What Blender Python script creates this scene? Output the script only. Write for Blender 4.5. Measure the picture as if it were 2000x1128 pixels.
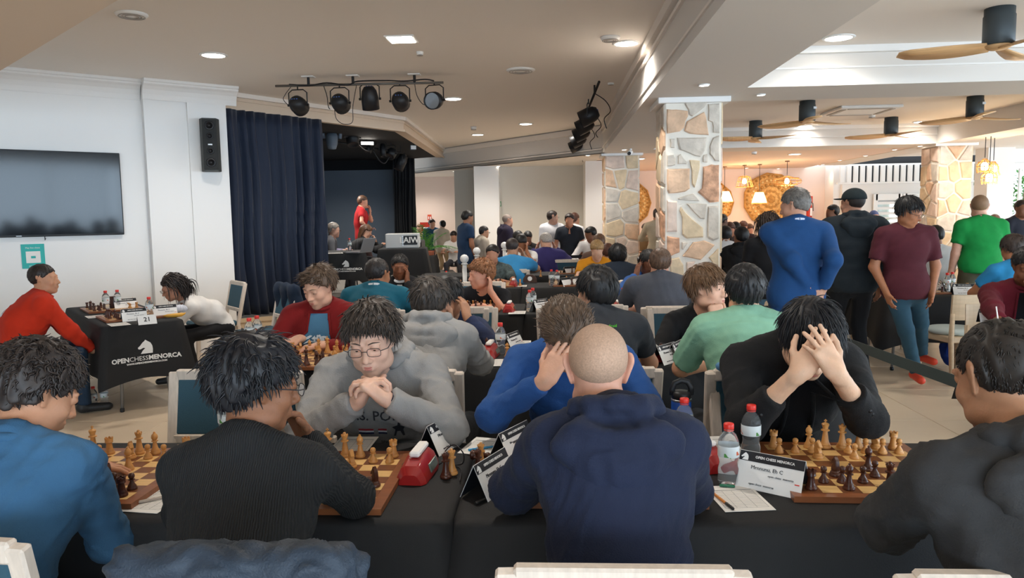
import bpy, bmesh, math, random, time
import numpy as np
from math import sin, cos, pi, radians, degrees, atan2, sqrt
from mathutils import Vector, Matrix, Quaternion
from mathutils.bvhtree import BVHTree
T0 = time.time()
random.seed(7)
rng = np.random.default_rng(11)
SC = bpy.context.scene
COL = SC.collection
for o in list(bpy.data.objects): bpy.data.objects.remove(o)

# ------------------------------------------------------------------ camera
FPX = 1450.0; PITCH = radians(5.6); ROLL = radians(0.95); YAW = radians(3.2); EYE = 1.6
_f = np.array([-sin(YAW)*cos(PITCH), cos(YAW)*cos(PITCH), -sin(PITCH)])
_r0 = np.array([cos(YAW), sin(YAW), 0.0]); _u0 = np.cross(_r0, _f)
_r = cos(ROLL)*_r0 - sin(ROLL)*_u0; _u = sin(ROLL)*_r0 + cos(ROLL)*_u0
camd = bpy.data.cameras.new('camera'); cam = bpy.data.objects.new('camera', camd); COL.objects.link(cam)
camd.sensor_width = 36.0; camd.lens = 36.0*FPX/2000.0; camd.clip_start = 0.05; camd.clip_end = 200
cam.matrix_world = Matrix(((_r[0], _u[0], -_f[0], 0), (_r[1], _u[1], -_f[1], 0), (_r[2], _u[2], -_f[2], EYE), (0, 0, 0, 1)))
SC.camera = cam
def _ray(px, py): return _f + _r*(px-1000)/FPX + _u*(564-py)/FPX
def pz(px, py, z):
    d = _ray(px, py); t = (z-EYE)/d[2]; return Vector((d[0]*t, d[1]*t, z))
def pY(px, py, Y):
    d = _ray(px, py); t = Y/d[1]; return Vector((d[0]*t, Y, EYE+d[2]*t))

# ------------------------------------------------------------------ view, world, big lights
SC.view_settings.view_transform = 'Standard'; SC.view_settings.look = 'None'
SC.view_settings.gamma = 1.0; SC.view_settings.use_curve_mapping = False
SC.view_settings.exposure = 1.22
W = bpy.data.worlds.new('world'); SC.world = W; W.use_nodes = True
W.node_tree.nodes['Background'].inputs[0].default_value = (0.80, 0.90, 1.0, 1)
W.node_tree.nodes['Background'].inputs[1].default_value = 1.6
def area(name, loc, aim, sx, sy, power, col=(1, 1, 1)):
    l = bpy.data.lights.new(name, 'AREA'); l.shape = 'RECTANGLE'; l.size = sx; l.size_y = sy; l.energy = power; l.color = col
    o = bpy.data.objects.new(name, l); COL.objects.link(o); o.location = loc
    o.rotation_euler = (Vector(aim)-Vector(loc)).to_track_quat('-Z', 'Y').to_euler(); return o
# daylight through the window walls at the right and behind the camera
area('window_daylight', (13.3, 3.0, 1.5), (0, 4.0, 1.3), 17.0, 2.3, 300, (0.60, 0.80, 1.0))
area('window_daylight', (4.3, -6.35, 1.6), (1.5, 6.0, 1.2), 15.6, 2.3, 360, (0.56, 0.78, 1.0))
LAMPW = 58.0
# ------------------------------------------------------------------ materials
def lin(c):
    if isinstance(c, str):
        c = tuple(int(c[i:i+2], 16)/255 for i in (0, 2, 4))
    return tuple((x/12.92 if x <= 0.04045 else ((x+0.055)/1.055)**2.4) for x in c)
MATS = {}
def mat(name, col, rough=0.6, metal=0.0, bump=0.0, bscale=40.0, var=0.0, vscale=3.0, sheen=0.0, sss=0.0, spec=0.5, emit=None, es=1.0, trans=0.0, ior=1.45, stretch=None, coat=0.0, weave=False, alpha=1.0):
    if name in MATS: return MATS[name]
    m = bpy.data.materials.new(name); m.use_nodes = True; nt = m.node_tree; b = nt.nodes['Principled BSDF']
    L = nt.links.new
    c = lin(col)
    b.inputs['Base Color'].default_value = (*c, 1); b.inputs['Roughness'].default_value = rough; b.inputs['Metallic'].default_value = metal
    b.inputs['Specular IOR Level'].default_value = spec; b.inputs['IOR'].default_value = ior
    b.inputs['Transmission Weight'].default_value = trans; b.inputs['Coat Weight'].default_value = coat
    b.inputs['Alpha'].default_value = alpha
    if sheen: b.inputs['Sheen Weight'].default_value = sheen; b.inputs['Sheen Roughness'].default_value = 0.5
    if sss:
        b.inputs['Subsurface Weight'].default_value = sss; b.inputs['Subsurface Radius'].default_value = (1.0, 0.35, 0.2); b.inputs['Subsurface Scale'].default_value = 0.012
    if emit: b.inputs['Emission Color'].default_value = (*lin(emit), 1); b.inputs['Emission Strength'].default_value = es
    if bump or var:
        tc = nt.nodes.new('ShaderNodeTexCoord'); mp = nt.nodes.new('ShaderNodeMapping'); L(tc.outputs['Object'], mp.inputs[0])
        if stretch: mp.inputs['Scale'].default_value = stretch
    if var:
        n = nt.nodes.new('ShaderNodeTexNoise'); n.inputs['Scale'].default_value = vscale; n.inputs['Detail'].default_value = 5; L(mp.outputs[0], n.inputs['Vector'])
        r = nt.nodes.new('ShaderNodeValToRGB'); L(n.outputs[0], r.inputs[0])
        r.color_ramp.elements[0].position = 0.3; r.color_ramp.elements[1].position = 0.7
        r.color_ramp.elements[0].color = (*[x*(1-var) for x in c], 1); r.color_ramp.elements[1].color = (*[min(1, x*(1+var)) for x in c], 1)
        L(r.outputs[0], b.inputs['Base Color'])
    if bump:
        if weave:
            n = nt.nodes.new('ShaderNodeTexWave'); n.inputs['Scale'].default_value = bscale; n.inputs['Distortion'].default_value = 2.0; n.inputs['Detail'].default_value = 1
        else:
            n = nt.nodes.new('ShaderNodeTexNoise'); n.inputs['Scale'].default_value = bscale; n.inputs['Detail'].default_value = 4
        L(mp.outputs[0], n.inputs['Vector'])
        bp = nt.nodes.new('ShaderNodeBump'); bp.inputs['Strength'].default_value = bump; bp.inputs['Distance'].default_value = 0.01
        L(n.outputs[0], bp.inputs['Height']); L(bp.outputs[0], b.inputs['Normal'])
    MATS[name] = m; return m
def wood(name, c, dark=0.25, rough=0.4, scale=8.0, stretch=(1, 12, 12)):
    return mat(name, c, rough, var=dark, vscale=scale, stretch=stretch, bump=0.05, bscale=scale*3)
_skin = {}
def skin(c): return mat('skin_'+c, c, 0.5, var=0.07, vscale=25, bump=0.12, bscale=160, sss=0.12, spec=0.35)
def cloth(c, rough=0.85, bump=0.25, scale=260, var=0.10, vscale=9): return mat('fabric_%s_%d' % (c, int(rough*100)), c, rough, bump=bump, bscale=scale, var=var, vscale=vscale, sheen=0.03, spec=0.25)
def hairm(c): return mat('hair_'+c, c, 0.5, var=0.35, vscale=60, spec=0.5)

# ------------------------------------------------------------------ mesh tools
class MB:
    def __init__(s): s.v = []; s.f = []
    def add(s, vs, fs):
        n = len(s.v); s.v.extend([tuple(v) for v in vs]); s.f.extend([tuple(i+n for i in f) for f in fs]); return s
    def box(s, c, d, R=None):
        x, y, z = (q/2 for q in d); vs = [Vector((i*x, j*y, k*z)) for i in (-1, 1) for j in (-1, 1) for k in (-1, 1)]
        if R is not None: vs = [R @ v for v in vs]
        return s.add([v+Vector(c) for v in vs], [(0, 1, 3, 2), (4, 6, 7, 5), (0, 4, 5, 1), (2, 3, 7, 6), (0, 2, 6, 4), (1, 5, 7, 3)])
    def bbox(s, c, d, b=0.005, R=None):     # chamfered box
        x, y, z = (q/2 for q in d); b = min(b, x*.9, y*.9, z*.9); pts = []
        for sx in (-1, 1):
            for sy in (-1, 1):
                for sz in (-1, 1):
                    for a in range(3):
                        v = [sx*(x-b), sy*(y-b), sz*(z-b)]; v[a] = (sx*x, sy*y, sz*z)[a]; pts.append(v)
        idx = lambda sx, sy, sz, a: ((sx > 0)*4+(sy > 0)*2+(sz > 0))*3+a
        fs = []
        for sg in (-1, 1):
            for a in range(3):
                o = [(-1, -1), (1, -1), (1, 1), (-1, 1)]; f = []
                for p, q in o:
                    t = [0, 0, 0]; t[a] = sg; t[(a+1) % 3] = p; t[(a+2) % 3] = q; f.append(idx(*t, a))
                fs.append(tuple(f if sg > 0 else f[::-1]))
        for a in range(3):   # edges parallel to axis a
            b1, c1 = (a+1) % 3, (a+2) % 3
            for p in (-1, 1):
                for q in (-1, 1):
                    t0 = [0]*3; t1 = [0]*3; t0[a] = -1; t1[a] = 1; t0[b1] = t1[b1] = p; t0[c1] = t1[c1] = q
                    f = [idx(*t0, b1), idx(*t1, b1), idx(*t1, c1), idx(*t0, c1)]
                    fs.append(tuple(f if p*q < 0 else f[::-1]))
        for sx in (-1, 1):
            for sy in (-1, 1):
                for sz in (-1, 1):
                    f = [idx(sx, sy, sz, k) for k in range(3)]; fs.append(tuple(f if sx*sy*sz > 0 else f[::-1]))
        vs = [Vector(p) for p in pts]
        if R is not None: vs = [R @ v for v in vs]
        return s.add([v+Vector(c) for v in vs], fs)
    def tube(s, pts, r, n=8, caps=True, flat=1.0, up=None):
        pts = [Vector(p) for p in pts]; rs = r if isinstance(r, (list, tuple)) else [r]*len(pts)
        vs = []; fs = []; prev = None
        for i, p in enumerate(pts):
            t = (pts[min(i+1, len(pts)-1)]-pts[max(i-1, 0)])
            t = t.normalized() if t.length > 1e-9 else Vector((0, 0, 1))
            if prev is None:
                a = Vector(up) if up is not None else (Vector((0, 0, 1)) if abs(t.z) < .9 else Vector((1, 0, 0)))
            else: a = prev
            b = (a - t*a.dot(t)).normalized(); prev = b; c = t.cross(b)
            for k in range(n):
                w = 2*pi*k/n; vs.append(p+(b*cos(w)*flat+c*sin(w))*rs[i])
        for i in range(len(pts)-1):
            for k in range(n):
                k2 = (k+1) % n; fs.append((i*n+k, i*n+k2, (i+1)*n+k2, (i+1)*n+k))
        if caps: fs.append(tuple(range(n))[::-1]); fs.append(tuple((len(pts)-1)*n+k for k in range(n)))
        return s.add(vs, fs)
    def lathe(s, prof, n=16, c=(0, 0, 0), R=None, caps=True):
        vs = []; fs = []
        for (r, z) in prof:
            for k in range(n):
                w = 2*pi*k/n; v = Vector((r*cos(w), r*sin(w), z)); vs.append((R @ v if R is not None else v)+Vector(c))
        m = len(prof)
        for i in range(m-1):
            for k in range(n):
                k2 = (k+1) % n; fs.append((i*n+k, i*n+k2, (i+1)*n+k2, (i+1)*n+k))
        if caps: fs.append(tuple(range(n))[::-1]); fs.append(tuple((m-1)*n+k for k in range(n)))
        return s.add(vs, fs)
    def prism(s, poly, z0, z1, fr=None):      # poly 2d in frame fr = (origin, xaxis, yaxis, zaxis)
        n = len(poly); o, x, y, z = fr if fr else (Vector((0, 0, 0)), Vector((1, 0, 0)), Vector((0, 1, 0)), Vector((0, 0, 1)))
        vs = [o+x*p[0]+y*p[1]+z*zz for zz in (z0, z1) for p in poly]
        return s.add(vs, [tuple(range(n))[::-1], tuple(range(n, 2*n))]+[(i, (i+1) % n, n+(i+1) % n, n+i) for i in range(n)])
    def quad(s, a, b, c, d): return s.add([a, b, c, d], [(0, 1, 2, 3)])
    def mesh(s, name, m, smooth=False):
        me = bpy.data.meshes.new(name); me.from_pydata(s.v, [], s.f); me.validate(); me.materials.append(m)
        if smooth:
            me.polygons.foreach_set('use_smooth', [True]*len(me.polygons))
        return me
    def build(s, name, m, parent=None, smooth=False, loc=None, sharp=None):
        me = s.mesh(name, m, smooth)
        if smooth and sharp is not None:
            try: me.set_sharp_from_angle(angle=radians(sharp))
            except Exception: pass
        return link(name, me, parent, loc)
def link(name, me, parent=None, loc=None):
    o = bpy.data.objects.new(name, me); COL.objects.link(o)
    if parent is not None: o.parent = parent
    if loc is not None: o.location = loc
    return o
def tag(o, label, cat, group=None):
    o['label'] = label; o['category'] = cat
    if group: o['group'] = group
    return o
def struct(o, ): o['kind'] = 'structure'; return o
def stuff(o): o['kind'] = 'stuff'; return o
def thing(name, label, cat, loc=(0, 0, 0), rz=0.0, group=None):
    o = bpy.data.objects.new(name, None); o.empty_display_size = .1; COL.objects.link(o); o.location = loc; o.rotation_euler = (0, 0, rz)
    return tag(o, label, cat, group)
_kids = {}
def dup(root, loc, rz=None, label=None, group=None, R=None):
    def cp(o, par):
        c = o.copy(); COL.objects.link(c)
        if par is not None: c.parent = par
        for ch in o.children: cp(ch, c)
        return c
    c = cp(root, None); c.location = loc
    if rz is not None: c.rotation_euler = (0, 0, rz)
    if R is not None: c.rotation_euler = R
    if label: c['label'] = label
    if group: c['group'] = group
    return c
def frameR(x, y, z): return Matrix((x, y, z)).transposed()
def arr_mesh(name, V, Fq, m, smooth=True):
    """V (n,3) float array, Fq (m,k) int array"""
    me = bpy.data.meshes.new(name); n = len(V); k = Fq.shape[1]; q = len(Fq)
    me.vertices.add(n); me.vertices.foreach_set('co', np.ascontiguousarray(V, dtype=np.float32).ravel())
    me.loops.add(q*k); me.loops.foreach_set('vertex_index', np.ascontiguousarray(Fq, dtype=np.int32).ravel())
    me.polygons.add(q); me.polygons.foreach_set('loop_start', np.arange(0, q*k, k, dtype=np.int32))
    if smooth: me.polygons.foreach_set('use_smooth', np.ones(q, dtype=bool))
    me.update(calc_edges=True); me.validate(); me.materials.append(m); return me
def text_mesh(txt, size, m, depth=0.0006, bold=0.0, align='CENTER', squash=1.0):
    cu = bpy.data.curves.new('t', 'FONT'); cu.body = txt; cu.size = size; cu.extrude = depth; cu.offset = bold; cu.align_x = align; cu.align_y = 'CENTER'; cu.resolution_u = 2
    ob = bpy.data.objects.new('t', cu); COL.objects.link(ob)
    dg = bpy.context.evaluated_depsgraph_get(); me = bpy.data.meshes.new_from_object(ob.evaluated_get(dg))
    bpy.data.objects.remove(ob); bpy.data.curves.remove(cu)
    me.materials.clear(); me.materials.append(m)
    if squash != 1.0:
        for v in me.vertices: v.co.x *= squash
    return me
def put_text(txt, size, m, origin, xax, yax, parent=None, name='lettering', **kw):
    """flat lettering at a world place"""
    me = text_mesh(txt, size, m, **kw); x = Vector(xax).normalized(); y = Vector(yax).normalized(); z = x.cross(y)
    Mx = Matrix.Translation(Vector(origin)) @ frameR(x, y, z).to_4x4()
    me.transform(Mx); o = link(name, me)
    if parent is not None:
        o.parent = parent
        bpy.context.view_layer.update()
        o.matrix_parent_inverse = world_of(parent).inverted()
    return o
def world_of(o):
    return o.matrix_basis.copy() if o.parent is None else world_of(o.parent) @ o.matrix_parent_inverse @ o.matrix_basis
def adopt(o, parent):
    o.parent = parent; o.matrix_parent_inverse = world_of(parent).inverted(); return o
# ------------------------------------------------------------------ room shell
M_white = mat('wall_paint', 'EDEBE8', 0.75, bump=0.04, bscale=60)
M_ceil = mat('ceiling_paint', 'EFE8E0', 0.85, bump=0.03, bscale=50)
M_grey = mat('grey_wall_paint', 'CFCAC0', 0.8, bump=0.04, bscale=60)
M_soft = mat('soffit_paint', 'DDD8D2', 0.8)
M_cream = mat('cream_fascia', 'E2CDB6', 0.6)
M_peach = mat('warm_wall_paint', 'E8D4C8', 0.8)
M_black = mat('stage_black', '15161A', 0.8)
M_back = mat('backdrop_cloth', '56616E', 0.9, bump=0.1, bscale=30)
M_floor = mat('floor_tile', 'D8C4AA', 0.32, var=0.05, vscale=1.5, bump=0.02, bscale=30)
M_grout = mat('floor_grout', 'B3A08C', 0.7)
M_dkmetal = mat('black_metal', '1B1B1D', 0.45, spec=0.4)
M_steel = mat('steel', 'A8A8A8', 0.3, metal=0.9)
M_plastic_w = mat('white_plastic', 'F0F0EE', 0.4)
M_glow = mat('downlight_glow', 'FFFFFF', 0.5, emit='FFF6E8', es=9.0)
M_glow_s = mat('spot_glow', 'FFFFFF', 0.5, emit='FFF0DC', es=7.0)
def poly_slab(name, pts, z0, z1, m, parent=None):
    o = MB().prism([(p[0], p[1]) for p in pts], z0, z1).build(name, m, parent); return o
def vwall(name, a, b, z0, z1, m, th=0.12, side=1, parent=None):
    a = Vector((a[0], a[1], 0)); b = Vector((b[0], b[1], 0)); x = (b-a).normalized(); n = Vector((-x.y, x.x, 0))*side
    L = (b-a).length
    return MB().prism([(0, 0), (L, 0), (L, th), (0, th)], z0, z1, (a, x, n, Vector((0, 0, 1)))).build(name, m, parent)
fl = struct(poly_slab('floor', [(-9, -6), (13, -6), (13, 22), (-9, 22)], -0.12, -0.008, M_grout))
tm = MB().bbox((0, 0, -0.006), (0.994, 0.994, 0.012), 0.002).mesh('floor_tile', M_floor)
n = 0
for j in range(0, 17):
    for i in range(-6, 11):
        if n < 300: link('floor_tile', tm, fl, (i+0.37, j+0.2, 0)); n += 1
fr = MB()
for j in range(-6, 22):
    for i in range(-9, 13):
        if not (0 <= j < 17 and -6 <= i < 11): fr.box((i+0.37, j+0.2, -0.006), (0.994, 0.994, 0.012))
stuff(fr.build('floor_tile', M_floor, fl))
CZ = 3.22; SZ = 2.72; RZ = 3.06
WA = (-4.05, 9.12); wd = Vector((-0.746, -0.666)); WB = (WA[0]+wd.x*6.5, WA[1]+wd.y*6.5)
wl = struct(vwall('wall_left', WA, WB, 0, CZ, M_white, 0.2, -1))
# pilaster on the left wall, and its shallower second step
def along(s, off=0): return Vector((WA[0]+wd.x*s+0.666*off, WA[1]+wd.y*s-0.746*off, 0))
def wallbox(name, s0, s1, d, z0, z1, m, parent=None, d0=0.0):
    a = along(s0, d0); X = Vector((wd.x, wd.y, 0)); N = Vector((0.666, -0.746, 0))
    return MB().prism([(0, 0), (s1-s0, 0), (s1-s0, d), (0, d)], z0, z1, (a, X, N, Vector((0, 0, 1)))).build(name, m, parent)
struct(wallbox('wall_left_pilaster', 0.0, 0.92, 0.10, 0, CZ, M_white))
struct(wallbox('wall_left_pilaster', 0.0, 0.45, 0.03, 0, CZ, M_white, None, 0.10))
struct(wallbox('baseboard_left', 0.92, 6.5, 0.012, 0, 0.08, M_white))
# crown moulding (stepped, curved profile)
def crown(name, s0, s1, d, m=None):
    prof = [(0, 0), (0.012, 0), (0.02, -0.0)]
    P = [(0.0, -0.22), (0.012, -0.22), (0.016, -0.205), (0.02, -0.16), (0.04, -0.11), (0.075, -0.075), (0.11, -0.055), (0.115, -0.035), (0.135, -0.03), (0.135, 0.0), (0.0, 0.0)]
    a = along(s0, d); X = Vector((wd.x, wd.y, 0)); N = Vector((0.666, -0.746, 0)); Z = Vector((0, 0, 1))
    mb = MB(); mb.prism(P, 0, s1-s0, (a+Z*CZ, N, Z, X)); return struct(mb.build(name, m or M_white))
crown('trim_1', 0.93, 6.5, 0.0); crown('trim_2', -0.13, 0.93, 0.12)
# ceilings
struct(poly_slab('ceiling', [(-9, -6), (1.0, -6), (1.0, 20.5), (-9, 20.5)], CZ, CZ+0.1, M_ceil))
struct(poly_slab('ceiling_recess', [(1.6, -6), (6.7, -6), (6.7, 14), (1.6, 14)], RZ, RZ+0.1, M_ceil))
struct(poly_slab('ceiling_beam', [(0.93, -6), (1.77, -6), (1.77, 14.1), (0.93, 14.1)], SZ, CZ+0.05, M_soft))
struct(poly_slab('ceiling_beam', [(1.771, 6.96), (6.6, 6.96), (6.6, 7.78), (1.771, 7.78)], SZ, CZ, M_soft))
struct(poly_slab('ceiling_beam', [(1.771, 13.3), (6.6, 13.3), (6.6, 14.1), (1.771, 14.1)], SZ, CZ, M_soft))
struct(poly_slab('ceiling_beam', [(6.6, -6), (7.25, -6), (7.25, 19.0), (6.6, 19.0)], SZ, CZ, M_soft))
struct(poly_slab('ceiling_right', [(7.25, -6), (13, -6), (13, 19.0), (7.25, 19.0)], 2.9, 3.0, M_ceil))
struct(poly_slab('ceiling_far', [(0.93, 14.1), (6.6, 14.1), (6.6, 20.1), (0.93, 20.1)], SZ+0.01, CZ-0.02, M_peach))
struct(poly_slab('ceiling_far', [(0.93, 13.76), (0.93, 20.9), (-5.5, 20.9), (-3.6, 18.88)], SZ, SZ+0.1, M_soft))
# mouldings on the faces of the beams
def strip(name, a, b, z, h, t, m, side=1): return struct(vwall(name, a, b, z, z+h, m, t, side))
strip('trim_3', (0.93, -6), (0.93, 13.76), 3.13, 0.09, 0.05, M_ceil, 1)
strip('trim_4', (0.93, -6), (0.93, 13.76), 3.06, 0.03, 0.025, M_ceil, 1)
strip('trim_5', (0.93, -6), (0.93, 13.76), 2.80, 0.02, 0.015, M_ceil, 1)
for i, Y in enumerate((6.96, 13.3)):
    strip('trim_6', (1.775, Y), (6.6, Y), 3.0, 0.06, 0.05, M_white, -1)
    strip('trim_6', (1.775, Y), (6.6, Y), 2.87, 0.015, 0.012, M_white, -1)
# upper left corner: soffit close to the camera
struct(poly_slab('ceiling_beam', [(-2.183, 3.767), (-4.6, 5.85), (-9, 2.0), (-6, -4), (1.0-0.5, 1.44)], SZ, CZ, M_cream))
# diagonal fascia at the far end of the hall
FA, FB = (0.93, 13.76), (-3.6, 18.88)
struct(vwall('wall_fascia', FA, FB, SZ, CZ, M_soft, 0.12, -1))
strip('trim_7', FA, FB, 3.1, 0.1, 0.05, M_ceil, 1)
strip('trim_7', FA, FB, 2.78, 0.02, 0.02, M_ceil, 1)
# far walls, left to right
struct(vwall('wall_far', (-5.5, 20.7), (0.5, 20.7), 0, SZ+.02, M_peach, 0.2, 1))
struct(poly_slab('wall_far_pier', [(-2.36, 18.0), (-1.6, 18.0), (-1.6, 20.6), (-2.36, 20.6)], 0, SZ, M_grey))
struct(poly_slab('wall_far_column', [(-1.747, 16.7), (-1.19, 16.7), (-1.19, 17.3), (-1.747, 17.3)], 0, SZ, M_white))
struct(poly_slab('wall_far_grey', [(-1.3, 17.1), (0.8, 17.1), (0.8, 20.6), (-1.3, 20.6)], 0, SZ, M_grey))
struct(poly_slab('wall_far_column', [(0.70, 15.8), (1.14, 15.8), (1.14, 20.6), (0.70, 20.6)], 0, SZ, M_white))
struct(vwall('wall_back', (1.1, 20.0), (7.3, 20.0), 0, SZ+0.05, M_peach, 0.2, 1))
struct(poly_slab('wall_back_pier', [(7.12, 19.4), (7.5, 19.4), (7.5, 20.2), (7.12, 20.2)], 0, SZ+.18, M_white))
struct(vwall('wall_back_right', (7.3, 19.3), (11.0, 19.3), 0, 2.3, M_white, 0.2, 1))
struct(vwall('wall_back_recess', (7.3, 19.5), (11.0, 19.5), 2.28, 2.95, M_dkmetal, 0.1, 1))
# slats above the white wall
sf = thing('slat_screen', 'row of white upright slats over the far white wall', 'screen', (7.2, 19.22, 2.3))
sl = MB().bbox((0, 0, 0.205), (0.115, 0.05, 0.41), 0.006).mesh('slat', M_plastic_w)
for i in range(22): link('slat', sl, sf, (0.06+i*0.165, 0, 0))
MB().box((1.75, 0.03, -0.02), (3.6, 0.08, 0.04)).build('bottom_rail', M_plastic_w, sf)
MB().box((1.75, 0.03, 0.43), (3.6, 0.08, 0.04)).build('top_rail', M_plastic_w, sf)
# louvred double doors in the white wall
dr = thing('louvred_door', 'white double door with glazed horizontal louvres in the far wall', 'door', (8.05, 19.24, 0))
M_louv = mat('louvre_glass', 'BFD0CC', 0.15, var=0.35, vscale=4); M_slitw = mat('daylight_slit', 'FFFFFF', 0.4, emit='F4FAFF', es=1.6)
for k in range(2):
    x0 = k*0.72
    lf = MB()
    for (c, d) in (((x0+0.05, 0, 1.0), (0.10, 0.05, 2.0)), ((x0+0.65, 0, 1.0), (0.10, 0.05, 2.0)), ((x0+0.35, 0, 1.92), (0.6, 0.05, 0.16)), ((x0+0.35, 0, 0.12), (0.6, 0.05, 0.24))): lf.bbox(c, d, .004)
    leaf = lf.build('door_leaf', M_plastic_w, dr)
    for j in range(12):
        MB().box((x0+0.35, 0.02, 0.3+j*0.128), (0.5, 0.02, 0.055)).build('louvre', M_louv, dr)
        MB().box((x0+0.35, 0.0, 0.362+j*0.128), (0.5, 0.03, 0.07)).build('louvre_rail', M_plastic_w, dr)
        MB().box((x0+0.50, -0.004, 0.3+j*0.128), (0.18, 0.03, 0.05)).build('louvre_pane', M_slitw, dr)
# window wall far right
M_glass = mat('window_glass', 'FFFFFF', 0.02, trans=1.0, ior=1.02, spec=0.3)
wf = struct(MB().box((9.4+0.28, 17.0, 1.45), (0.56, 0.5, 2.9)).build('wall_right_column', M_white))
wn = struct(MB().bbox((11.5, 17.2, 2.52), (3.2, 0.08, 0.12)).bbox((11.5, 17.2, 0.1), (3.2, 0.1, 0.2)).bbox((11.0, 17.2, 1.3), (0.05, 0.06, 2.4)).bbox((10.35, 17.2, 1.3), (0.05, 0.06, 2.4)).bbox((12.9, 17.2, 1.3), (0.1, 0.1, 2.5)).build('window_1', M_plastic_w))
MB().box((11.5, 17.22, 1.35), (3.0, 0.008, 2.3)).build('pane', M_glass, wn)
struct(MB().box((11.5, 17.3, 2.78), (3.4, 0.1, 0.4)).build('wall_above_window', M_white))
# side and rear shells (window walls beside and behind the camera)
ww = MB()
ww.box((13.05, 8, 0.15), (0.2, 28, 0.3)).box((13.05, 8, 2.8), (0.2, 28, 0.3))
for i in range(10): ww.box((13.05, -5.8+i*2.6, 1.5), (0.16, 0.16, 2.5))
struct(ww.build('wall_right', M_white))
wr = MB(); wr.box((2, -6.05, 0.15), (22.4, 0.2, 0.3)).box((2, -6.05, 3.0), (22.4, 0.2, 0.55)).box((-6.5, -6.05, 1.6), (5, 0.2, 3.2))
for i in range(7): wr.box((-3.6+i*2.8, -6.05, 1.5), (0.16, 0.16, 2.5))
struct(wr.build('wall_rear', M_white))
struct(vwall('wall_left_near', (-9.05, -6), (-8.85, 4.8), 0, CZ, M_white, 0.2, 1))

# ------------------------------------------------------------------ stage
S0 = (-4.12, 9.30); SC1 = (-2.39, 12.1); SE = (-2.55, 17.55)
M_stagetop = mat('stage_carpet', '6F6A64', 0.9, bump=0.15, bscale=150)
M_stageside = mat('stage_side', 'C9B394', 0.6, var=0.08)
plat = thing('stage_platform', 'low beige-sided stage with grey carpeted top', 'stage', (-4, 12, 0))
PP = [(-4.02, 9.2), (-3.6, 9.5), (-1.85, 12.35), (-1.85, 13.4), (-2.16, 16.5), (-2.4, 17.6), (-7.2, 17.95), (-7.3, 12.2), (-4.25, 9.62)]
adopt(poly_slab('stage_side', PP, 0, 0.33, M_stageside), plat); adopt(poly_slab('stage_top', PP, 0.33, 0.35, M_stagetop), plat)
for a, b in ((PP[1], PP[2]), (PP[0], PP[1])):
    adopt(vwall('step_edge', a, b, 0.30, 0.355, M_stageside, 0.02, -1), plat)
def header(name, a, b):
    struct(vwall(name, a, b, 3.0, CZ, M_cream, 0.16, 1))
    strip('trim_8', a, b, 2.985, 0.035, 0.03, M_cream, -1); strip('trim_8', a, b, 3.12, 0.02, 0.02, M_cream, -1); strip('trim_8', a, b, 3.165, 0.06, 0.05, M_ceil, -1)
header('wall_stage_header', S0, SC1); header('wall_stage_header', SC1, SE)
struct(poly_slab('ceiling_stage', [(-4.25, 9.5), (-2.5, 12.15), (-2.66, 17.6), (-3.7, 18.2), (-7.6, 18.3), (-7.8, 12.2)], 3.02, 3.1, M_black))
struct(vwall('wall_stage_left', (-4.35, 9.45), (-7.6, 12.2), 0.3, 3.1, M_black, 0.1, -1))
struct(vwall('wall_stage_side', (-7.5, 12.2), (-7.5, 18.3), 0.3, 3.1, M_black, 0.1, 1))
struct(vwall('wall_stage_rear', (-7.6, 18.1), (-3.35, 18.1), 0.3, 3.1, M_black, 0.1, 1))
bd = thing('stage_backdrop', 'plain slate grey backdrop panel at the rear of the stage', 'backdrop', (-4.5, 17.8, 0.35))
adopt(vwall('panel', (-5.48, 17.8), (-3.55, 17.85), 0.35, 2.76, M_back, 0.04, 1), bd)
adopt(vwall('panel', (-5.95, 16.6), (-5.48, 17.8), 0.35, 2.76, M_back, 0.04, 1), bd)

def curtain(name, label, a, b, z0, z1, m, folds, amp, seed, gather=0.0, th=0.0):
    r = random.Random(seed); a = Vector((a[0], a[1], 0)); b = Vector((b[0], b[1], 0)); L = (b-a).length; x = (b-a)/L; n = Vector((-x.y, x.x, 0))
    NU, NV = folds*8, 16; ph = [r.uniform(0, 6.28) for _ in range(8)]
    vs = []
    for j in range(NV+1):
        v = j/NV; z = z1+(z0-z1)*v
        for i in range(NU+1):
            u = i/NU
            uu = u+0.012*sin(9*v+ph[0])+0.02*v*sin(5*u+ph[1])
            d = sin(2*pi*folds*uu+1.6*sin(2*pi*2.3*uu+ph[2]))+0.6*sin(2*pi*folds*1.63*uu+ph[3]+2*v)+0.3*sin(2*pi*folds*.37*uu+ph[4]+1.5*v)
            A = amp*(0.45+0.75*v**.6)*(1-0.35*sin(3*v+ph[5])*sin(4*u))
            s = L*(u+gather*v*(0.5-u))
            vs.append(a+x*s+n*(d*A)+Vector((0, 0, z+(0.012*sin(14*u+ph[6]) if j == NV else 0))))
    fs = [(j*(NU+1)+i, j*(NU+1)+i+1, (j+1)*(NU+1)+i+1, (j+1)*(NU+1)+i) for j in range(NV) for i in range(NU)]
    o = MB().add(vs, fs).build(name, m, None, True)
    md = o.modifiers.new('s', 'SOLIDIFY'); md.thickness = 0.006
    base = a.lerp(b, .5); o.location = (0, 0, 0)
    return tag(o, label, 'curtain')
M_navy = mat('navy_velvet', '141F33', 0.6, sheen=0.2, bump=0.05, bscale=90, spec=0.3)
curtain('stage_curtain', 'tall dark navy pleated curtain at left side of the stage opening', (-4.11, 9.20), (-3.26, 10.52), 0.37, 3.0, M_navy, 9, 0.055, 3)
curtain('stage_curtain', 'black curtain at the right rear edge of the stage', (-3.72, 17.5), (-3.22, 17.35), 0.36, 2.98, M_black, 6, 0.05, 5)
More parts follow.
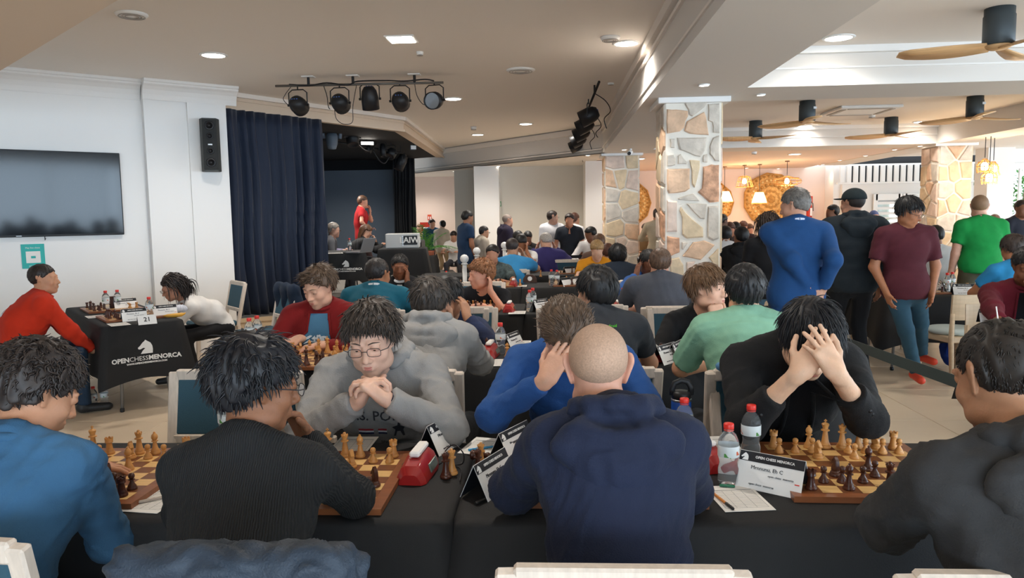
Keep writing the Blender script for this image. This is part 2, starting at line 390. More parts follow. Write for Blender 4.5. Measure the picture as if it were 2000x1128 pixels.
curtain('stage_curtain', 'narrow black curtain strip between navy curtain and grey backdrop', (-5.95, 16.2), (-5.72, 16.35), 0.36, 3.0, M_black, 3, 0.03, 6)

# ------------------------------------------------------------------ stone columns
M_mortar = mat('mortar', 'E9E2D6', 0.9, bump=0.25, bscale=35, var=0.04)
STONE = [mat('stone_grey', 'CDC3B6', 0.85, bump=0.8, bscale=16, var=0.16, vscale=9), mat('stone_orange', 'D9B698', 0.85, bump=0.8, bscale=14, var=0.22, vscale=8),
         mat('stone_sand', 'D8C2A2', 0.85, bump=0.7, bscale=16, var=0.14, vscale=9), mat('stone_rust', 'CE9F80', 0.85, bump=1.0, bscale=18, var=0.42, vscale=11),
         mat('stone_pink', 'D9C3B4', 0.85, bump=0.6, bscale=16, var=0.16, vscale=9)]
def stone_mesh(poly, th, k):
    P = [Vector((p[0], p[1])) for p in poly]
    # subdivide + jitter the outline
    Q = []
    for i, p in enumerate(P):
        q = P[(i+1) % len(P)]; Q.append(p)
        if (q-p).length > 0.07 and len(P) < 9: m_ = (p+q)/2; nn = Vector((-(q-p).y, (q-p).x)).normalized(); Q.append(m_+nn*random.uniform(-.005, .005))
    c = sum(Q, Vector((0, 0)))/len(Q); n = len(Q)
    rings = [(1.0, 0.0), (1.0, th*.55), (0.90, th)]
    mb = MB(); vs = []
    for sc, z in rings:
        for p in Q: v = c+(p-c)*sc; vs.append((v.x, v.y, z+(random.uniform(-.003, .003) if z == th else 0)))
    vs.append((c.x, c.y, th+random.uniform(0, .004)))
    fs = []
    for r_ in range(2):
        for i in range(n): fs.append((r_*n+i, r_*n+(i+1) % n, (r_+1)*n+(i+1) % n, (r_+1)*n+i))
    for i in range(n): fs.append((2*n+i, 2*n+(i+1) % n, 3*n))
    return mb.add(vs, fs).mesh('stone', STONE[k])
def clip(poly, nx, ny, d):   # keep n.p <= d
    out = []
    for i in range(len(poly)):
        a, b = poly[i], poly[(i+1) % len(poly)]; da = a[0]*nx+a[1]*ny-d; db = b[0]*nx+b[1]*ny-d
        if da <= 0: out.append(a)
        if (da < 0) != (db < 0) and abs(da-db) > 1e-9: t = da/(da-db); out.append((a[0]+(b[0]-a[0])*t, a[1]+(b[1]-a[1])*t))
    return out
def voronoi(Wd, Ht, size, gap, seed):
    r = random.Random(seed); seeds = []; rows = int(Ht/size); 
    for j in range(rows):
        nc = max(1, round(Wd/size+r.uniform(-.6, .9)))
        for i in range(nc): seeds.append(((i+.5+r.uniform(-.3, .3))/nc*Wd, (j+.5+r.uniform(-.32, .32))*Ht/rows))
    out = []
    for i, s in enumerate(seeds):
        P = [(0.006, 0.006), (Wd-.006, 0.006), (Wd-.006, Ht-.006), (0.006, Ht-.006)]
        for j, t in enumerate(seeds):
            if i == j: continue
            dx, dy = t[0]-s[0], t[1]-s[1]; L = sqrt(dx*dx+dy*dy)
            if L > size*3.2: continue
            nx, ny = dx/L, dy/L; P = clip(P, nx, ny, (s[0]+t[0])/2*nx+(s[1]+t[1])/2*ny-gap/2)
            if len(P) < 3: break
        if len(P) >= 3:
            a = abs(sum(P[k][0]*P[(k+1) % len(P)][1]-P[(k+1) % len(P)][0]*P[k][1] for k in range(len(P))))/2
            if a > 0.0025: out.append(P)
    return out
def column(label, x0, x1, y0, y1, z1, size, seed, front=None, tones=(0, 0, 2, 4, 1, 0, 2, 3)):
    c = thing('stone_column', label, 'column', ((x0+x1)/2, (y0+y1)/2, 0)); ox, oy = (x0+x1)/2, (y0+y1)/2
    MB().box((0, 0, z1/2), (x1-x0, y1-y0, z1)).build('mortar_core', M_mortar, c)
    MB().bbox((0, 0, z1+0.025), (x1-x0+0.16, y1-y0+0.1, 0.055), .006).build('cap', M_white, c)
    r = random.Random(seed)
    faces = [((x0, y0), (1, 0), (0, -1), x1-x0), ((x0, y1), (0, -1), (-1, 0), y1-y0), ((x1, y0), (0, 1), (1, 0), y1-y0), ((x1, y1), (-1, 0), (0, 1), x1-x0)]
    for fi, (o, u, nn, Wd) in enumerate(faces):
        polys = [(p, r.choice(tones)) for p in voronoi(Wd, z1, size*(1.0 if fi < 2 else 1.5), 0.035, seed*10+fi)]
        if fi == 0 and front: polys = front
        for P, k in polys:
            me = stone_mesh(P, 0.022, k); s = link('stone', me, c)
            X = Vector((u[0], u[1], 0)); Y = Vector((0, 0, 1)); Z = Vector((nn[0], nn[1], 0))
            s.matrix_local = Matrix.Translation((o[0]-ox, o[1]-oy, 0)) @ frameR(X, Y, Z).to_4x4()
    return c
C1 = (1.118, 1.655, 7.47, 8.02)
Z1 = [([(325,130),(345,100),(550,95),(570,120),(545,160),(410,265),(375,245),(365,190)],0),([(130,185),(230,190),(360,205),(362,260),(330,320),(320,390),(270,430),(130,455)],1),
 ([(320,425),(350,320),(540,215),(560,270),(590,470),(380,455)],1),([(585,130),(708,120),(708,450),(640,445),(630,330),(585,310)],0),([(165,515),(212,512),(212,610),(168,608)],0),
 ([(242,500),(570,498),(545,640),(500,710),(440,700),(270,630)],0),([(640,500),(706,475),(706,760),(660,755),(600,680),(600,600)],0),([(132,690),(200,680),(222,730),(220,800),(132,815)],0),
 ([(250,700),(280,680),(350,770),(345,790),(250,790)],0),([(535,690),(575,680),(575,770),(530,770)],0),([(380,745),(490,755),(490,830),(435,1050),(410,1020),(405,870)],2),
 ([(134,845),(380,840),(382,1060),(330,1095),(150,1115),(134,1080)],1),([(530,820),(620,795),(704,800),(704,1060),(700,1205),(600,1215),(470,1100),(515,1060)],3)]
Z2 = [([(250,100),(420,45),(490,125),(260,110)],0),([(132,115),(240,125),(240,465),(132,470)],4),([(345,155),(570,158),(545,325),(500,320)],0),([(585,185),(700,180),(700,540),(640,565),(580,530)],0),
 ([(285,190),(330,250),(410,330),(525,420),(530,525),(350,540),(300,500),(300,320),(270,230)],2),([(132,510),(265,530),(268,690),(150,745),(132,735)],3),([(298,580),(360,585),(310,660),(298,655)],0),
 ([(300,735),(420,580),(540,560),(655,610),(500,775)],1),([(590,750),(690,650),(698,650),(698,840),(640,820)],2),([(165,760),(260,745),(310,830),(320,990),(170,940)],2),([(350,800),(440,790),(400,880),(400,1030),(350,1000)],4),
 ([(340,1060),(480,900),(600,870),(690,880),(690,1120),(500,1140)],0),([(140,960),(310,1030),(300,1120),(140,1130)],1)]
front = []
for zz, y0_ in ((Z1, 180), (Z2, 370)):
    for poly, k in zz:
        pts = [pY(1280+a/5.643, y0_+b/5.643, C1[2]-0.015) for a, b in poly]
        pts = [(min(max(p.x-C1[0], .004), C1[1]-C1[0]-.004), p.z) for p in pts]
        ar = sum(pts[i][0]*pts[(i+1) % len(pts)][1]-pts[(i+1) % len(pts)][0]*pts[i][1] for i in range(len(pts)))
        if ar < 0: pts = pts[::-1]
        front.append((pts, k))
zmin = min(min(q[1] for q in p) for p, k in front)
for p in voronoi(C1[1]-C1[0], zmin-0.02, 0.22, 0.035, 77): front.append((p, random.choice((0, 2, 1))))
column('nearest and tallest-looking rough stone pillar with orange and grey stones', *C1, 2.67, 0.25, 1, front)
column('slimmer stone pillar further back, left of the nearest stone pillar', 0.99, 1.60, 14.0, 14.6, 2.68, 0.27, 2, None, (0, 0, 2, 4, 0, 2, 4, 1))
column('pale stone pillar on the right behind the man in green', 6.67, 7.22, 13.35, 13.95, 2.68, 0.27, 3, None, (4, 2, 4, 2, 0, 2, 1))

# ------------------------------------------------------------------ ceiling lights
def lamp(loc, w, kind='POINT', size=0.08, col=(1.0, 0.94, 0.86)):
    l = bpy.data.lights.new('downlight_lamp', 'SPOT'); l.energy = w; l.color = col; l.shadow_soft_size = size; l.spot_size = radians(150); l.spot_blend = 0.8
    o = bpy.data.objects.new('downlight_lamp', l); COL.objects.link(o); o.location = loc; return o
def downlight(loc, label, r=0.10, w=None, group=None):
    t = thing('downlight', label, 'ceiling light', loc, 0, group)
    MB().lathe([(r*1.25, 0), (r*1.28, -0.004), (r*1.2, -0.010), (r*1.05, -0.012), (r*1.0, -0.008), (r*1.0, 0)], 24).build('ring', M_plastic_w, t, True)
    MB().lathe([(0.001, -0.009), (r, -0.009), (r, -0.004), (0.001, -0.004)], 24).build('diffuser', M_glow if r > .06 else M_glow_s, t)
    if w:
        l = lamp((0, 0, -0.03), w); l.parent = t
    return t
big = [((417, 108), CZ, 'round downlight nearest to the left wall'), ((885, 193), CZ, 'round downlight just right of the rail of five round spotlights'), ((1027, 242), CZ, 'round downlight in the middle of the hall ceiling'),
       ((1031, 276), CZ, 'round downlight above the small rail of track spotlights'), ((933, 263), CZ, 'round downlight beneath the small smoke detector'), ((1223, 85), CZ, 'round downlight beside the big diagonal beam'),
       ((1638, 74), RZ, 'large round downlight in the near right ceiling recess'), ((1573, 246), RZ, 'round downlight between ceiling fans in far recess, left one'), ((1799, 238), RZ, 'round downlight between ceiling fans in far recess, right one'),
       ((1552, 301), SZ+.01, 'round downlight over the wall with woven discs'), ((1248, 310), SZ, 'round downlight seen between the two left stone pillars')]
for (p, z, lb) in big:
    q = pz(p[0], p[1], z-0.005); downlight((q.x, q.y, z), lb, 0.105, LAMPW*(1 if z > 3.1 else .45))
small = [((1375, 166), SZ), ((1486, 185), SZ), ((1219, 292), SZ), ((1690, 304), SZ), ((1640, 313), SZ), ((1797, 285), SZ), ((1812, 290), SZ), ((1747, 292), SZ), ((1843, 274), SZ), ((1900, 263), SZ), ((1968, 250), SZ), ((974, 324), SZ), ((887, 334), SZ), ((1148, 303), SZ), ((1607, 321), SZ), ((1520, 329), SZ), ((1458, 328), SZ)]
for i, (p, z) in enumerate(small):
    q = pz(p[0], p[1], z-0.004)
    if q.x > 7.25: z = 2.9; q = pz(p[0], p[1], z-.004)
    elif 1.77 < q.x < 6.6 and (7.8 < q.y < 13.3 or q.y < 6.9): z = RZ; q = pz(p[0], p[1], z-.004)
    nm = ['above the nearest stone pillar', 'just right of the nearest stone pillar cap', 'above the slim stone pillar', 'fifth along the beam edge left of right pillar', 'sixth along the beam edge left of right pillar', 'left of the right pillar cap', 'touching the right pillar cap', 'over the white slat screen', 'over the right stone pillar', 'right of the right stone pillar', 'at the right edge above the window', 'above the grey far wall', 'above the white wall near the stage', 'left of the slim pillar', 'at right end of the disc wall', 'above the big woven disc', 'above the gap between woven discs'][i]
    downlight((q.x, q.y, z), 'tiny ceiling spot '+nm, 0.04 if i not in (1,) else 0.035, None)
for (x, y) in ((-5.5, 3.5), (-2.5, 1.0), (-0.6, 3.4), (-0.8, -2.0), (-4.5, -1.5)):
    downlight((x, y, CZ), 'round downlight out of view over %s' % {-5.5: 'the left aisle', -2.5: 'the camera, left side', -0.6: 'the front tables', -0.8: 'the tables behind camera', -4.5: 'the rear left'}[x], 0.105, LAMPW)
for (x, y, z, k) in ((3.6, 2.0, RZ, .6), (5.5, 4.5, RZ, .5), (3.8, 16.0, SZ, .15), (2.4, 17.0, SZ, .2), (9.0, 15.0, 2.9, .2), (9, 8, 2.9, .4), (-.4, 15.4, SZ, .45), (-1.9, 15.6, SZ, .28), (-3.6, 19.6, SZ, .8), (0.0, 13.2, CZ, .8)):
    l = lamp((x, y, z-.04), LAMPW*k)  # extra lamps without fittings, added to brighten these parts of the hall
# warm wall washers on the disc wall
for x in (2.0, 4.9, 5.9, 7.0):
    l = bpy.data.lights.new('wall_washer', 'SPOT'); l.energy = 5; l.color = (1, .72, .50); l.spot_size = radians(110); l.spot_blend = 1; l.shadow_soft_size = .04
    o = bpy.data.objects.new('wall_washer', l); COL.objects.link(o); o.location = (x, 19.55, 2.68)
# square panel light
q = pz(784, 75, CZ); t = thing('square_ceiling_light', 'square panel light on the hall ceiling', 'ceiling light', (q.x, q.y, CZ))
MB().bbox((0, 0, -0.006), (0.27, 0.27, 0.012), .003).build('frame', M_plastic_w, t); MB().box((0, 0, -0.014), (0.22, 0.22, 0.006)).build('diffuser', M_glow, t); l = lamp((0, 0, -.03), LAMPW); l.parent = t
# stage lamps: two small work lights with real output
for (px, py, Y) in ((716, 279, 13.5), (630, 247, 12.0)):
    q = pY(px, py, Y); t = thing('stage_work_light', 'small glowing work light under the black stage ceiling, %s' % ('right' if px > 700 else 'left'), 'lamp', q, 0.5)
    MB().bbox((0, 0, 0), (0.28 if px > 700 else .14, 0.09, 0.07), .01).build('housing', M_dkmetal, t); MB().box((0, -0.05, -0.01), (0.22 if px > 700 else .1, 0.01, 0.05)).build('lens', M_glow, t)
    l = lamp((0, -.12, -.06), 10); l.parent = t
    MB().tube([(0, 0, 0.03), (0, 0, 3.03-q.z)], 0.012).build('hanger', M_dkmetal, t)
l = lamp((-4.4, 14.0, 2.8), 90)  # this and the next two are bare lamps, added to brighten the stage
l = lamp((-4.8, 16.0, 2.8), 60); l = lamp((-3.4, 12.2, 2.85), 45)
# ------------------------------------------------------------------ implicit surface modeller for bodies and clothes
def nrm(v):
    v = np.asarray(v, float); return v/(np.linalg.norm(v)+1e-12)
def cap(a, b, ra, rb=None, k=0.02, cut=None, sub=False, flat=None):
    """tapered capsule; flat=(axis, factor) squashes its section along axis; cut=(point, normal) removes the side the normal points to"""
    return dict(t='c', a=np.array(a, float), b=np.array(b, float), ra=ra, rb=ra if rb is None else rb, k=k, cut=cut, sub=sub, flat=flat)
def ell(c, r, R=None, k=0.02, sub=False, cut=None):
    return dict(t='e', c=np.array(c, float), r=np.array(r, float), R=np.eye(3) if R is None else np.array(R, float), k=k, sub=sub, cut=cut)
def bound(p):
    if p['t'] == 'c': return (p['a']+p['b'])/2, np.linalg.norm(p['a']-p['b'])/2+max(p['ra'], p['rb'])
    return p['c'], p['r'].max()
def prim_d(P, p):
    if p['t'] == 'c':
        a = p['a']; q = P-a; ab = p['b']-a; s = 1.0
        if p['flat'] is not None:
            ax, f = p['flat']; g = 1.0/f-1.0
            q = q+np.outer(q@ax, ax)*g; ab = ab+ax*(ab@ax)*g; s = 0.5+0.5*f
        L2 = ab@ab+1e-12; t = np.clip((q@ab)/L2, 0, 1)
        d = (np.linalg.norm(q-t[:, None]*ab, axis=1)-(p['ra']+(p['rb']-p['ra'])*t))*s
    else:
        q = (P-p['c'])@p['R'].T/p['r']; k0 = np.linalg.norm(q, axis=1); k1 = np.linalg.norm(q/p['r'], axis=1)+1e-9
        d = k0*(k0-1.0)/k1
    if p['cut'] is not None:
        d = np.maximum(d, (P-p['cut'][0])@p['cut'][1])
    return d
def field(P, prims):
    n = len(P)
    if n > 6000 and len(prims) > 6:      # split space so that only nearby primitives are evaluated
        c = P[::37]; ax = int(np.argmax(c.max(0)-c.min(0))); m = np.median(c[:, ax]); lo = P[:, ax] < m
        if lo.any() and not lo.all():
            out = np.empty(n)
            for s_ in (lo, ~lo):
                Q = P[s_]; a = Q.min(0); b = Q.max(0); cc = (a+b)/2; hh = (b-a)/2; pr = []
                for p in prims:
                    pc, rr = bound(p)
                    if np.all(np.abs(pc-cc) < hh+rr+p['k']+.07): pr.append(p)
                out[s_] = field(Q, pr) if pr else .07
            return out
    d = np.full(n, 5.0)
    for p in prims:
        e = prim_d(P, p); k = p['k']
        if p['sub']:
            h = np.clip(0.5-0.5*(d+e)/k, 0, 1); d = d*(1-h)-e*h+k*h*(1-h)
        elif k > 0:
            h = np.clip(0.5+0.5*(d-e)/k, 0, 1); d = d*(1-h)+e*h-k*h*(1-h)
        else: d = np.minimum(d, e)
    return d
BLK = 8
def surf(prims, lo, hi, res, extra=None, sharp=False):
    """surface nets of the field inside the box lo..hi"""
    lo = np.array(lo, float); hi = np.array(hi, float)
    pr = []
    c0 = (lo+hi)/2; h0 = (hi-lo)/2
    for p in prims:
        c, r = bound(p)
        if np.all(np.abs(c-c0) < h0+r+p['k']+res*2): pr.append(p)
    if not pr: return np.zeros((0, 3)), np.zeros((0, 4), int)
    nb = np.maximum(1, np.ceil((hi-lo)/(res*BLK)).astype(int)); N = nb*BLK+1
    f = (lambda Q: field(Q, pr)) if extra is None else (lambda Q: extra(Q, field(Q, pr)))
    D = np.full(N, 1.0, np.float32)
    g = [lo[i]+res*np.arange(N[i]) for i in range(3)]
    bc = np.stack(np.meshgrid(*[lo[i]+res*BLK*(np.arange(nb[i])+.5) for i in range(3)], indexing='ij'), -1).reshape(-1, 3)
    bd = f(bc); rad = res*BLK*0.87*1.15+0.012
    keep = np.abs(bd) < rad*1.3
    bi = np.stack(np.meshgrid(*[np.arange(nb[i]) for i in range(3)], indexing='ij'), -1).reshape(-1, 3)
    # fill signs of far blocks
    for (i, j, k_), d in zip(bi[(~keep) & (bd < 0)], bd[(~keep) & (bd < 0)]):
        D[i*BLK:i*BLK+BLK+1, j*BLK:j*BLK+BLK+1, k_*BLK:k_*BLK+BLK+1] = -1.0
    kb = bi[keep]
    if len(kb) == 0: return np.zeros((0, 3)), np.zeros((0, 4), int)
    o = np.arange(BLK+1); off = np.stack(np.meshgrid(o, o, o, indexing='ij'), -1).reshape(-1, 3)
    idx = (kb[:, None, :]*BLK+off[None]).reshape(-1, 3)
    flat = np.unique(np.ravel_multi_index(idx.T, N)); idx = np.stack(np.unravel_index(flat, N), -1)
    Pp = lo+idx*res
    D.reshape(-1)[flat] = f(Pp)
    # boundary outward positive so boxes are open there only if crossing
    S = D < 0
    n0 = (N[0]-1, N[1]-1, N[2]-1)
    KI = []; KP = []
    quads = []
    edges = []
    for ax in range(3):
        sl0 = [slice(None)]*3; sl1 = [slice(None)]*3; sl0[ax] = slice(0, -1); sl1[ax] = slice(1, None)
        a = S[tuple(sl0)]; b = S[tuple(sl1)]
        E = np.argwhere(a != b)
        if len(E) == 0: continue
        E1 = E.copy(); E1[:, ax] += 1
        d0 = D[E[:, 0], E[:, 1], E[:, 2]]; d1 = D[E1[:, 0], E1[:, 1], E1[:, 2]]
        t = d0/(d0-d1); pos = E.astype(np.float32); pos[:, ax] += t
        o1, o2 = [i for i in range(3) if i != ax]
        for u in (0, -1):
            for v in (0, -1):
                C = E.copy(); C[:, o1] += u; C[:, o2] += v
                ok = (C[:, o1] >= 0) & (C[:, o2] >= 0) & (C[:, o1] < n0[o1]) & (C[:, o2] < n0[o2])
                Ck = C[ok]; KI.append((Ck[:, 0]*n0[1]+Ck[:, 1])*n0[2]+Ck[:, 2]); KP.append(pos[ok])
        edges.append((ax, o1, o2, E, S[E[:, 0], E[:, 1], E[:, 2]]))
    if not KI: return np.zeros((0, 3)), np.zeros((0, 4), int)
    KI = np.concatenate(KI); KP = np.concatenate(KP)
    if len(KI) == 0: return np.zeros((0, 3)), np.zeros((0, 4), int)
    uq, inv = np.unique(KI, return_inverse=True); cn = np.bincount(inv)
    V = lo+np.stack([np.bincount(inv, KP[:, i]) for i in range(3)], 1)/cn[:, None]*res
    vid = np.full(n0[0]*n0[1]*n0[2], -1, np.int64); vid[uq] = np.arange(len(uq)); vid = vid.reshape(n0)
    for ax, o1, o2, E, ins in edges:
        ok = (E[:, o1] > 0) & (E[:, o2] > 0) & (E[:, o1] < n0[o1]) & (E[:, o2] < n0[o2])
        E = E[ok]; ins = ins[ok]
        q = []
        for u, v in ((0, 0), (-1, 0), (-1, -1), (0, -1)):
            C = E.copy(); C[:, o1] += u; C[:, o2] += v; q.append(vid[C[:, 0], C[:, 1], C[:, 2]])
        q = np.stack(q, 1)
        flip = ins if ax != 1 else ~ins
        q[~flip] = q[~flip][:, ::-1]
        quads.append(q)
    Fq = np.concatenate(quads); Fq = Fq[(Fq >= 0).all(1)]
    V, Nn = project(V, f, res)
    return V, Fq, Nn
def grad(V, f, e):
    d = f(V); G = np.stack([f(V+np.eye(3)[i]*e)-d for i in range(3)], 1)/e
    return d, G
def project(V, f, res):
    d, G = grad(V, f, res*.25); g2 = (G*G).sum(1)+1e-6
    step = G*(d/g2)[:, None]; L = np.linalg.norm(step, axis=1); s = np.minimum(1, res*.6/(L+1e-12))
    return V-step*s[:, None], G/np.sqrt(g2)[:, None]
def multi(prims, boxes, extra=None):
    """boxes: [(lo,hi,res)...] finest first; later boxes skip faces inside earlier ones"""
    VV = []; FF = []; NN = []; n = 0
    for i, (lo, hi, res) in enumerate(boxes):
        r = surf(prims, lo, hi, res, extra)
        if len(r) < 3 or len(r[0]) == 0 or len(r[1]) == 0: continue
        V, Fq, Nn = r
        c = V[Fq].mean(1); keep = np.ones(len(Fq), bool)
        for lo2, hi2, r2 in boxes[:i]:
            keep &= ~np.all((c > np.array(lo2)+r2*1.5+res*.5) & (c < np.array(hi2)-r2*1.5-res*.5), 1)
        Fq = Fq[keep]
        used = np.unique(Fq); mp = np.full(len(V), -1); mp[used] = np.arange(len(used))
        VV.append(V[used]); NN.append(Nn[used]); FF.append(mp[Fq]+n); n += len(used)
    if not VV: return None
    return np.concatenate(VV), np.concatenate(FF), np.concatenate(NN)
def bbox_of(prims, pad=0.01):
    lo = np.full(3, 9e9); hi = -lo
    for p in prims:
        if p['sub']: continue
        if p['t'] == 'c':
            for q, r in ((p['a'], p['ra']), (p['b'], p['rb'])): lo = np.minimum(lo, q-r); hi = np.maximum(hi, q+r)
        else: r = p['r'].max(); lo = np.minimum(lo, p['c']-r); hi = np.maximum(hi, p['c']+r)
    return lo-pad, hi+pad
def wave(P, seed, f):
    r = np.random.default_rng(seed); k = r.normal(size=(5, 3)); ph = r.uniform(0, 6.28, 5)
    w = np.sin(P@k[0]*f*.6+ph[0]); x = np.sin(P@k[1]*f*.8+ph[1]+1.5*w); y = np.sin(P@k[2]*f*1.1+ph[2]+1.7*x)
    return (1-np.abs(y))*0.9+0.35*np.sin(P@k[3]*f*2.1+ph[3]+2*x)*x-0.3

# ------------------------------------------------------------------ anatomy
def rot_head(face, yaw, pitch, roll):
    """world rotation whose columns are right, forward, up of the head"""
    a = radians(face+yaw); p = radians(pitch); q = radians(roll)
    Rz = np.array([[cos(a), -sin(a), 0], [sin(a), cos(a), 0], [0, 0, 1]])
    Rx = np.array([[1, 0, 0], [0, cos(p), -sin(p)], [0, sin(p), cos(p)]])      # + pitch looks up
    Ry = np.array([[cos(q), 0, sin(q)], [0, 1, 0], [-sin(q), 0, cos(q)]])
    return Rz@Rx@Ry
def head_prims(H, R, s, detail=True, female=False, fat=1.0, lids=False, ears=1.0):
    def T(p): return H+R@(np.array(p)*s)
    RR = R.T; P = []
    P.append(ell(T((0, -.018, .036)), np.array((.077*min(fat, 1.04), .096, .086))*s, RR, .02*s))
    P.append(ell(T((0, .022, -.022)), np.array((.063*fat, .073, .088))*s, RR, .03*s))
    P.append(ell(T((0, .030, -.070)), np.array((.050*fat, .055, .045))*s, RR, .03*s))
    P.append(ell(T((0, .072, -.098)), np.array((.024, .020, .018))*s, RR, .022*s))
    for sx in (-1, 1):
        P.append(ell(T((sx*.040*fat, .058, -.028)), np.array((.024, .026, .024))*s, RR, .02*s))
        P.append(ell(T((sx*.050*fat, .02, -.075)), np.array((.018, .035, .020))*s, RR, .025*s))
    if detail:
        for sx in (-1, 1):
            P.append(ell(T((sx*.031, .098, .006)), np.array((.019, .016, .013))*s, RR, .012*s, sub=True))
            P.append(ell(T((sx*.031, .078, .005)), np.array((.0165, .0155, .0125))*s, RR, .004*s))
            if lids: P.append(ell(T((sx*.031, .0800, .0095)), np.array((.0165, .0165, .0105))*s, RR, .003*s))
            P.append(cap(T((sx*.014, .089, .026)), T((sx*.048, .078, .025)), .0085*s, .007*s, .010*s))
        P.append(cap(T((0, .086, .012)), T((0, .112, -.030)), .0085*s, .0115*s, .012*s))
        for sx in (-1, 1): P.append(ell(T((sx*.0125, .100, -.035)), np.array((.0085, .011, .0085))*s, RR, .006*s))
        P.append(ell(T((0, .086, -.062)), np.array((.026, .016, .018))*s, RR, .012*s))
        P.append(cap(T((-.018, .094, -.056)), T((.018, .094, -.056)), .0062*s, .0062*s, .005*s))
        P.append(cap(T((-.014, .0935, -.068)), T((.014, .0935, -.068)), .0075*s, .0075*s, .005*s))
        P.append(cap(T((-.022, .107, -.0618)), T((.022, .107, -.0618)), .0035*s, .0035*s, .003*s, sub=True))
    for sx in (-1, 1):
        a = T((sx*(.074+.012*(ears-1))*min(fat, 1.04), -.004, .024)); b = T((sx*(.070+.006*(ears-1))*min(fat, 1.04), .002, -.024))
        P.append(cap(a+R@np.array([sx*.006, -.008, 0])*s, b, .0175*s*ears, .0105*s*ears, .006*s, flat=(R@nrm((1, -.35*sx*sx*-1 if sx < 0 else .35, 0)) if False else R@nrm((sx, .45, 0)), .38)))
        if detail: P.append(ell(T((sx*.086, .006, .008)), np.array((.006, .008, .013))*s, RR, .005*s, sub=True))
    return P
def hand_prims(W, fdir, pdir, side, s, curl=(.25, .3, .35, .4), thumb=0.5, spread=0.12, fseg=None):
    """W wrist, fdir = direction the fingers leave, pdir = palm normal (the way the palm looks), side=+1 right hand, -1 left hand"""
    f = nrm(fdir); n = nrm(np.asarray(pdir, float)-f*np.dot(pdir, f)); x = np.cross(f, n)*side     # x points to the thumb side
    M = np.stack([x, f, n], 1)
    def T(p): return W+M@(np.array(p)*s)
    P = []
    ax = (n, .45)
    P.append(cap(T((0, -.01, 0)), T((0, .02, 0)), .029*s, .032*s, .012*s, flat=(n, .72)))
    for xx in (.026, .009, -.009, -.026):
        P.append(cap(T((xx*.75, .015, 0)), T((xx*1.08, .083, 0)), .018*s, .0135*s, .012*s, flat=(n, .82)))
    P.append(ell(T((.022, .035, .008)), np.array((.018, .026, .012))*s, M.T, .012*s))
    L = (.072, .080, .074, .058); base = (.0295, .0098, -.0098, -.0285)
    for i in range(4):
        p = np.array([base[i], .086-(.006 if i in (0, 3) else 0)-(.008 if i == 3 else 0), 0.0]); c = curl[i] if not np.isscalar(curl) else curl
        ang = 0.0; sp = spread*(1.5-i)*.6; rr = .0088 if i < 3 else .0078
        for j, (fr, cj) in enumerate(((.46, 1.0), (.30, 1.15), (.24, .8))):
            ang += c*cj*1.25
            d = np.array([sin(sp)*cos(ang), cos(sp)*cos(ang), sin(ang)]); q = p+d*L[i]*fr
            P.append(cap(T(p), T(q), rr*s, (rr-.0007)*s, .006*s if j == 0 else .0025*s)); p = q; rr -= .0007
    p = np.array([.024, .022, .004]); th = thumb
    for j, (ln, rr, a, b) in enumerate(((.040, .0135, .95, .35), (.030, .0105, .60, .55), (.025, .0095, .35, .75))):
        d = np.array([sin(a)*(1-.55*th), cos(a), sin(b)*th*1.3]); d /= np.linalg.norm(d); q = p+d*ln
        P.append(cap(T(p), T(q), rr*s, (rr-.001)*s, .008*s if j == 0 else .004*s)); p = q
    return P
def ik(A, B, l1, l2, pole):
    A = np.array(A, float); B = np.array(B, float); d = B-A; L = np.linalg.norm(d); u = d/(L+1e-9)
    if L > (l1+l2)*.999: B = A+u*(l1+l2)*.999; L = (l1+l2)*.999
    L = max(L, abs(l1-l2)+.01)
    a = (l1*l1-l2*l2+L*L)/(2*L); h = sqrt(max(0, l1*l1-a*a)); p = np.array(pole, float); p = p-u*(p@u); p = nrm(p)
    return A+u*a+p*h, B
def tufts(roots, dirs, normals, length, rad, seed, curl=0.0, lift=0.02, grav=0.3, seg=5, keepout=None, wob=.3):
    """tapered 3-sided locks; arrays (n,3)"""
    r = np.random.default_rng(seed); n = len(roots); p = roots.copy(); d = dirs.copy(); rings = []; L = length if np.ndim(length) else np.full(n, length)
    ph = r.uniform(0, 6.28, n)
    side = np.cross(normals, d); side /= np.linalg.norm(side, axis=1, keepdims=True)+1e-9
    for j in range(seg+1):
        t = j/seg; rr = rad*(1.0-0.82*t**1.6)*np.ones(n)*(0.75 if j == 0 else 1)
        up = np.cross(side, d); up /= np.linalg.norm(up, axis=1, keepdims=True)+1e-9
        ring = np.stack([p+rr[:, None]*(side*cos(a)*1.5+up*sin(a)*.8) for a in (0.5, 0.5+2.09, 0.5+4.19)], 1); rings.append(ring)
        if j == seg: break
        st = (L/seg)[:, None]
        w = side*(np.sin(ph+t*6+0)*wob+curl*np.sin(ph+t*9))[:, None]+up*(curl*.8*np.cos(ph+t*9))[:, None]
        dd = d+w+normals*(lift*(1-t)*3)+np.array([0, 0, -grav*t]); dd /= np.linalg.norm(dd, axis=1, keepdims=True)
        p = p+dd*st; d = dd
        if keepout is not None:
            H, R, rad3 = keepout; q = (p-H)@R/rad3; k = np.linalg.norm(q, axis=1); bad = k < 1.0
            if bad.any():
                q[bad] = q[bad]/k[bad][:, None]; p[bad] = H+(q[bad]*rad3)@R.T
        side = np.cross(normals, d); side /= np.linalg.norm(side, axis=1, keepdims=True)+1e-9
    V = np.stack(rings, 1)      # n, seg+1, 3, 3
    V = V.reshape(-1, 3); F_ = []
    base = np.arange(n)*(seg+1)*3
    for j in range(seg):
        for k in range(3):
            k2 = (k+1) % 3; F_.append(np.stack([base+j*3+k, base+j*3+k2, base+(j+1)*3+k2, base+(j+1)*3+k], 1))
    return V, np.concatenate(F_)
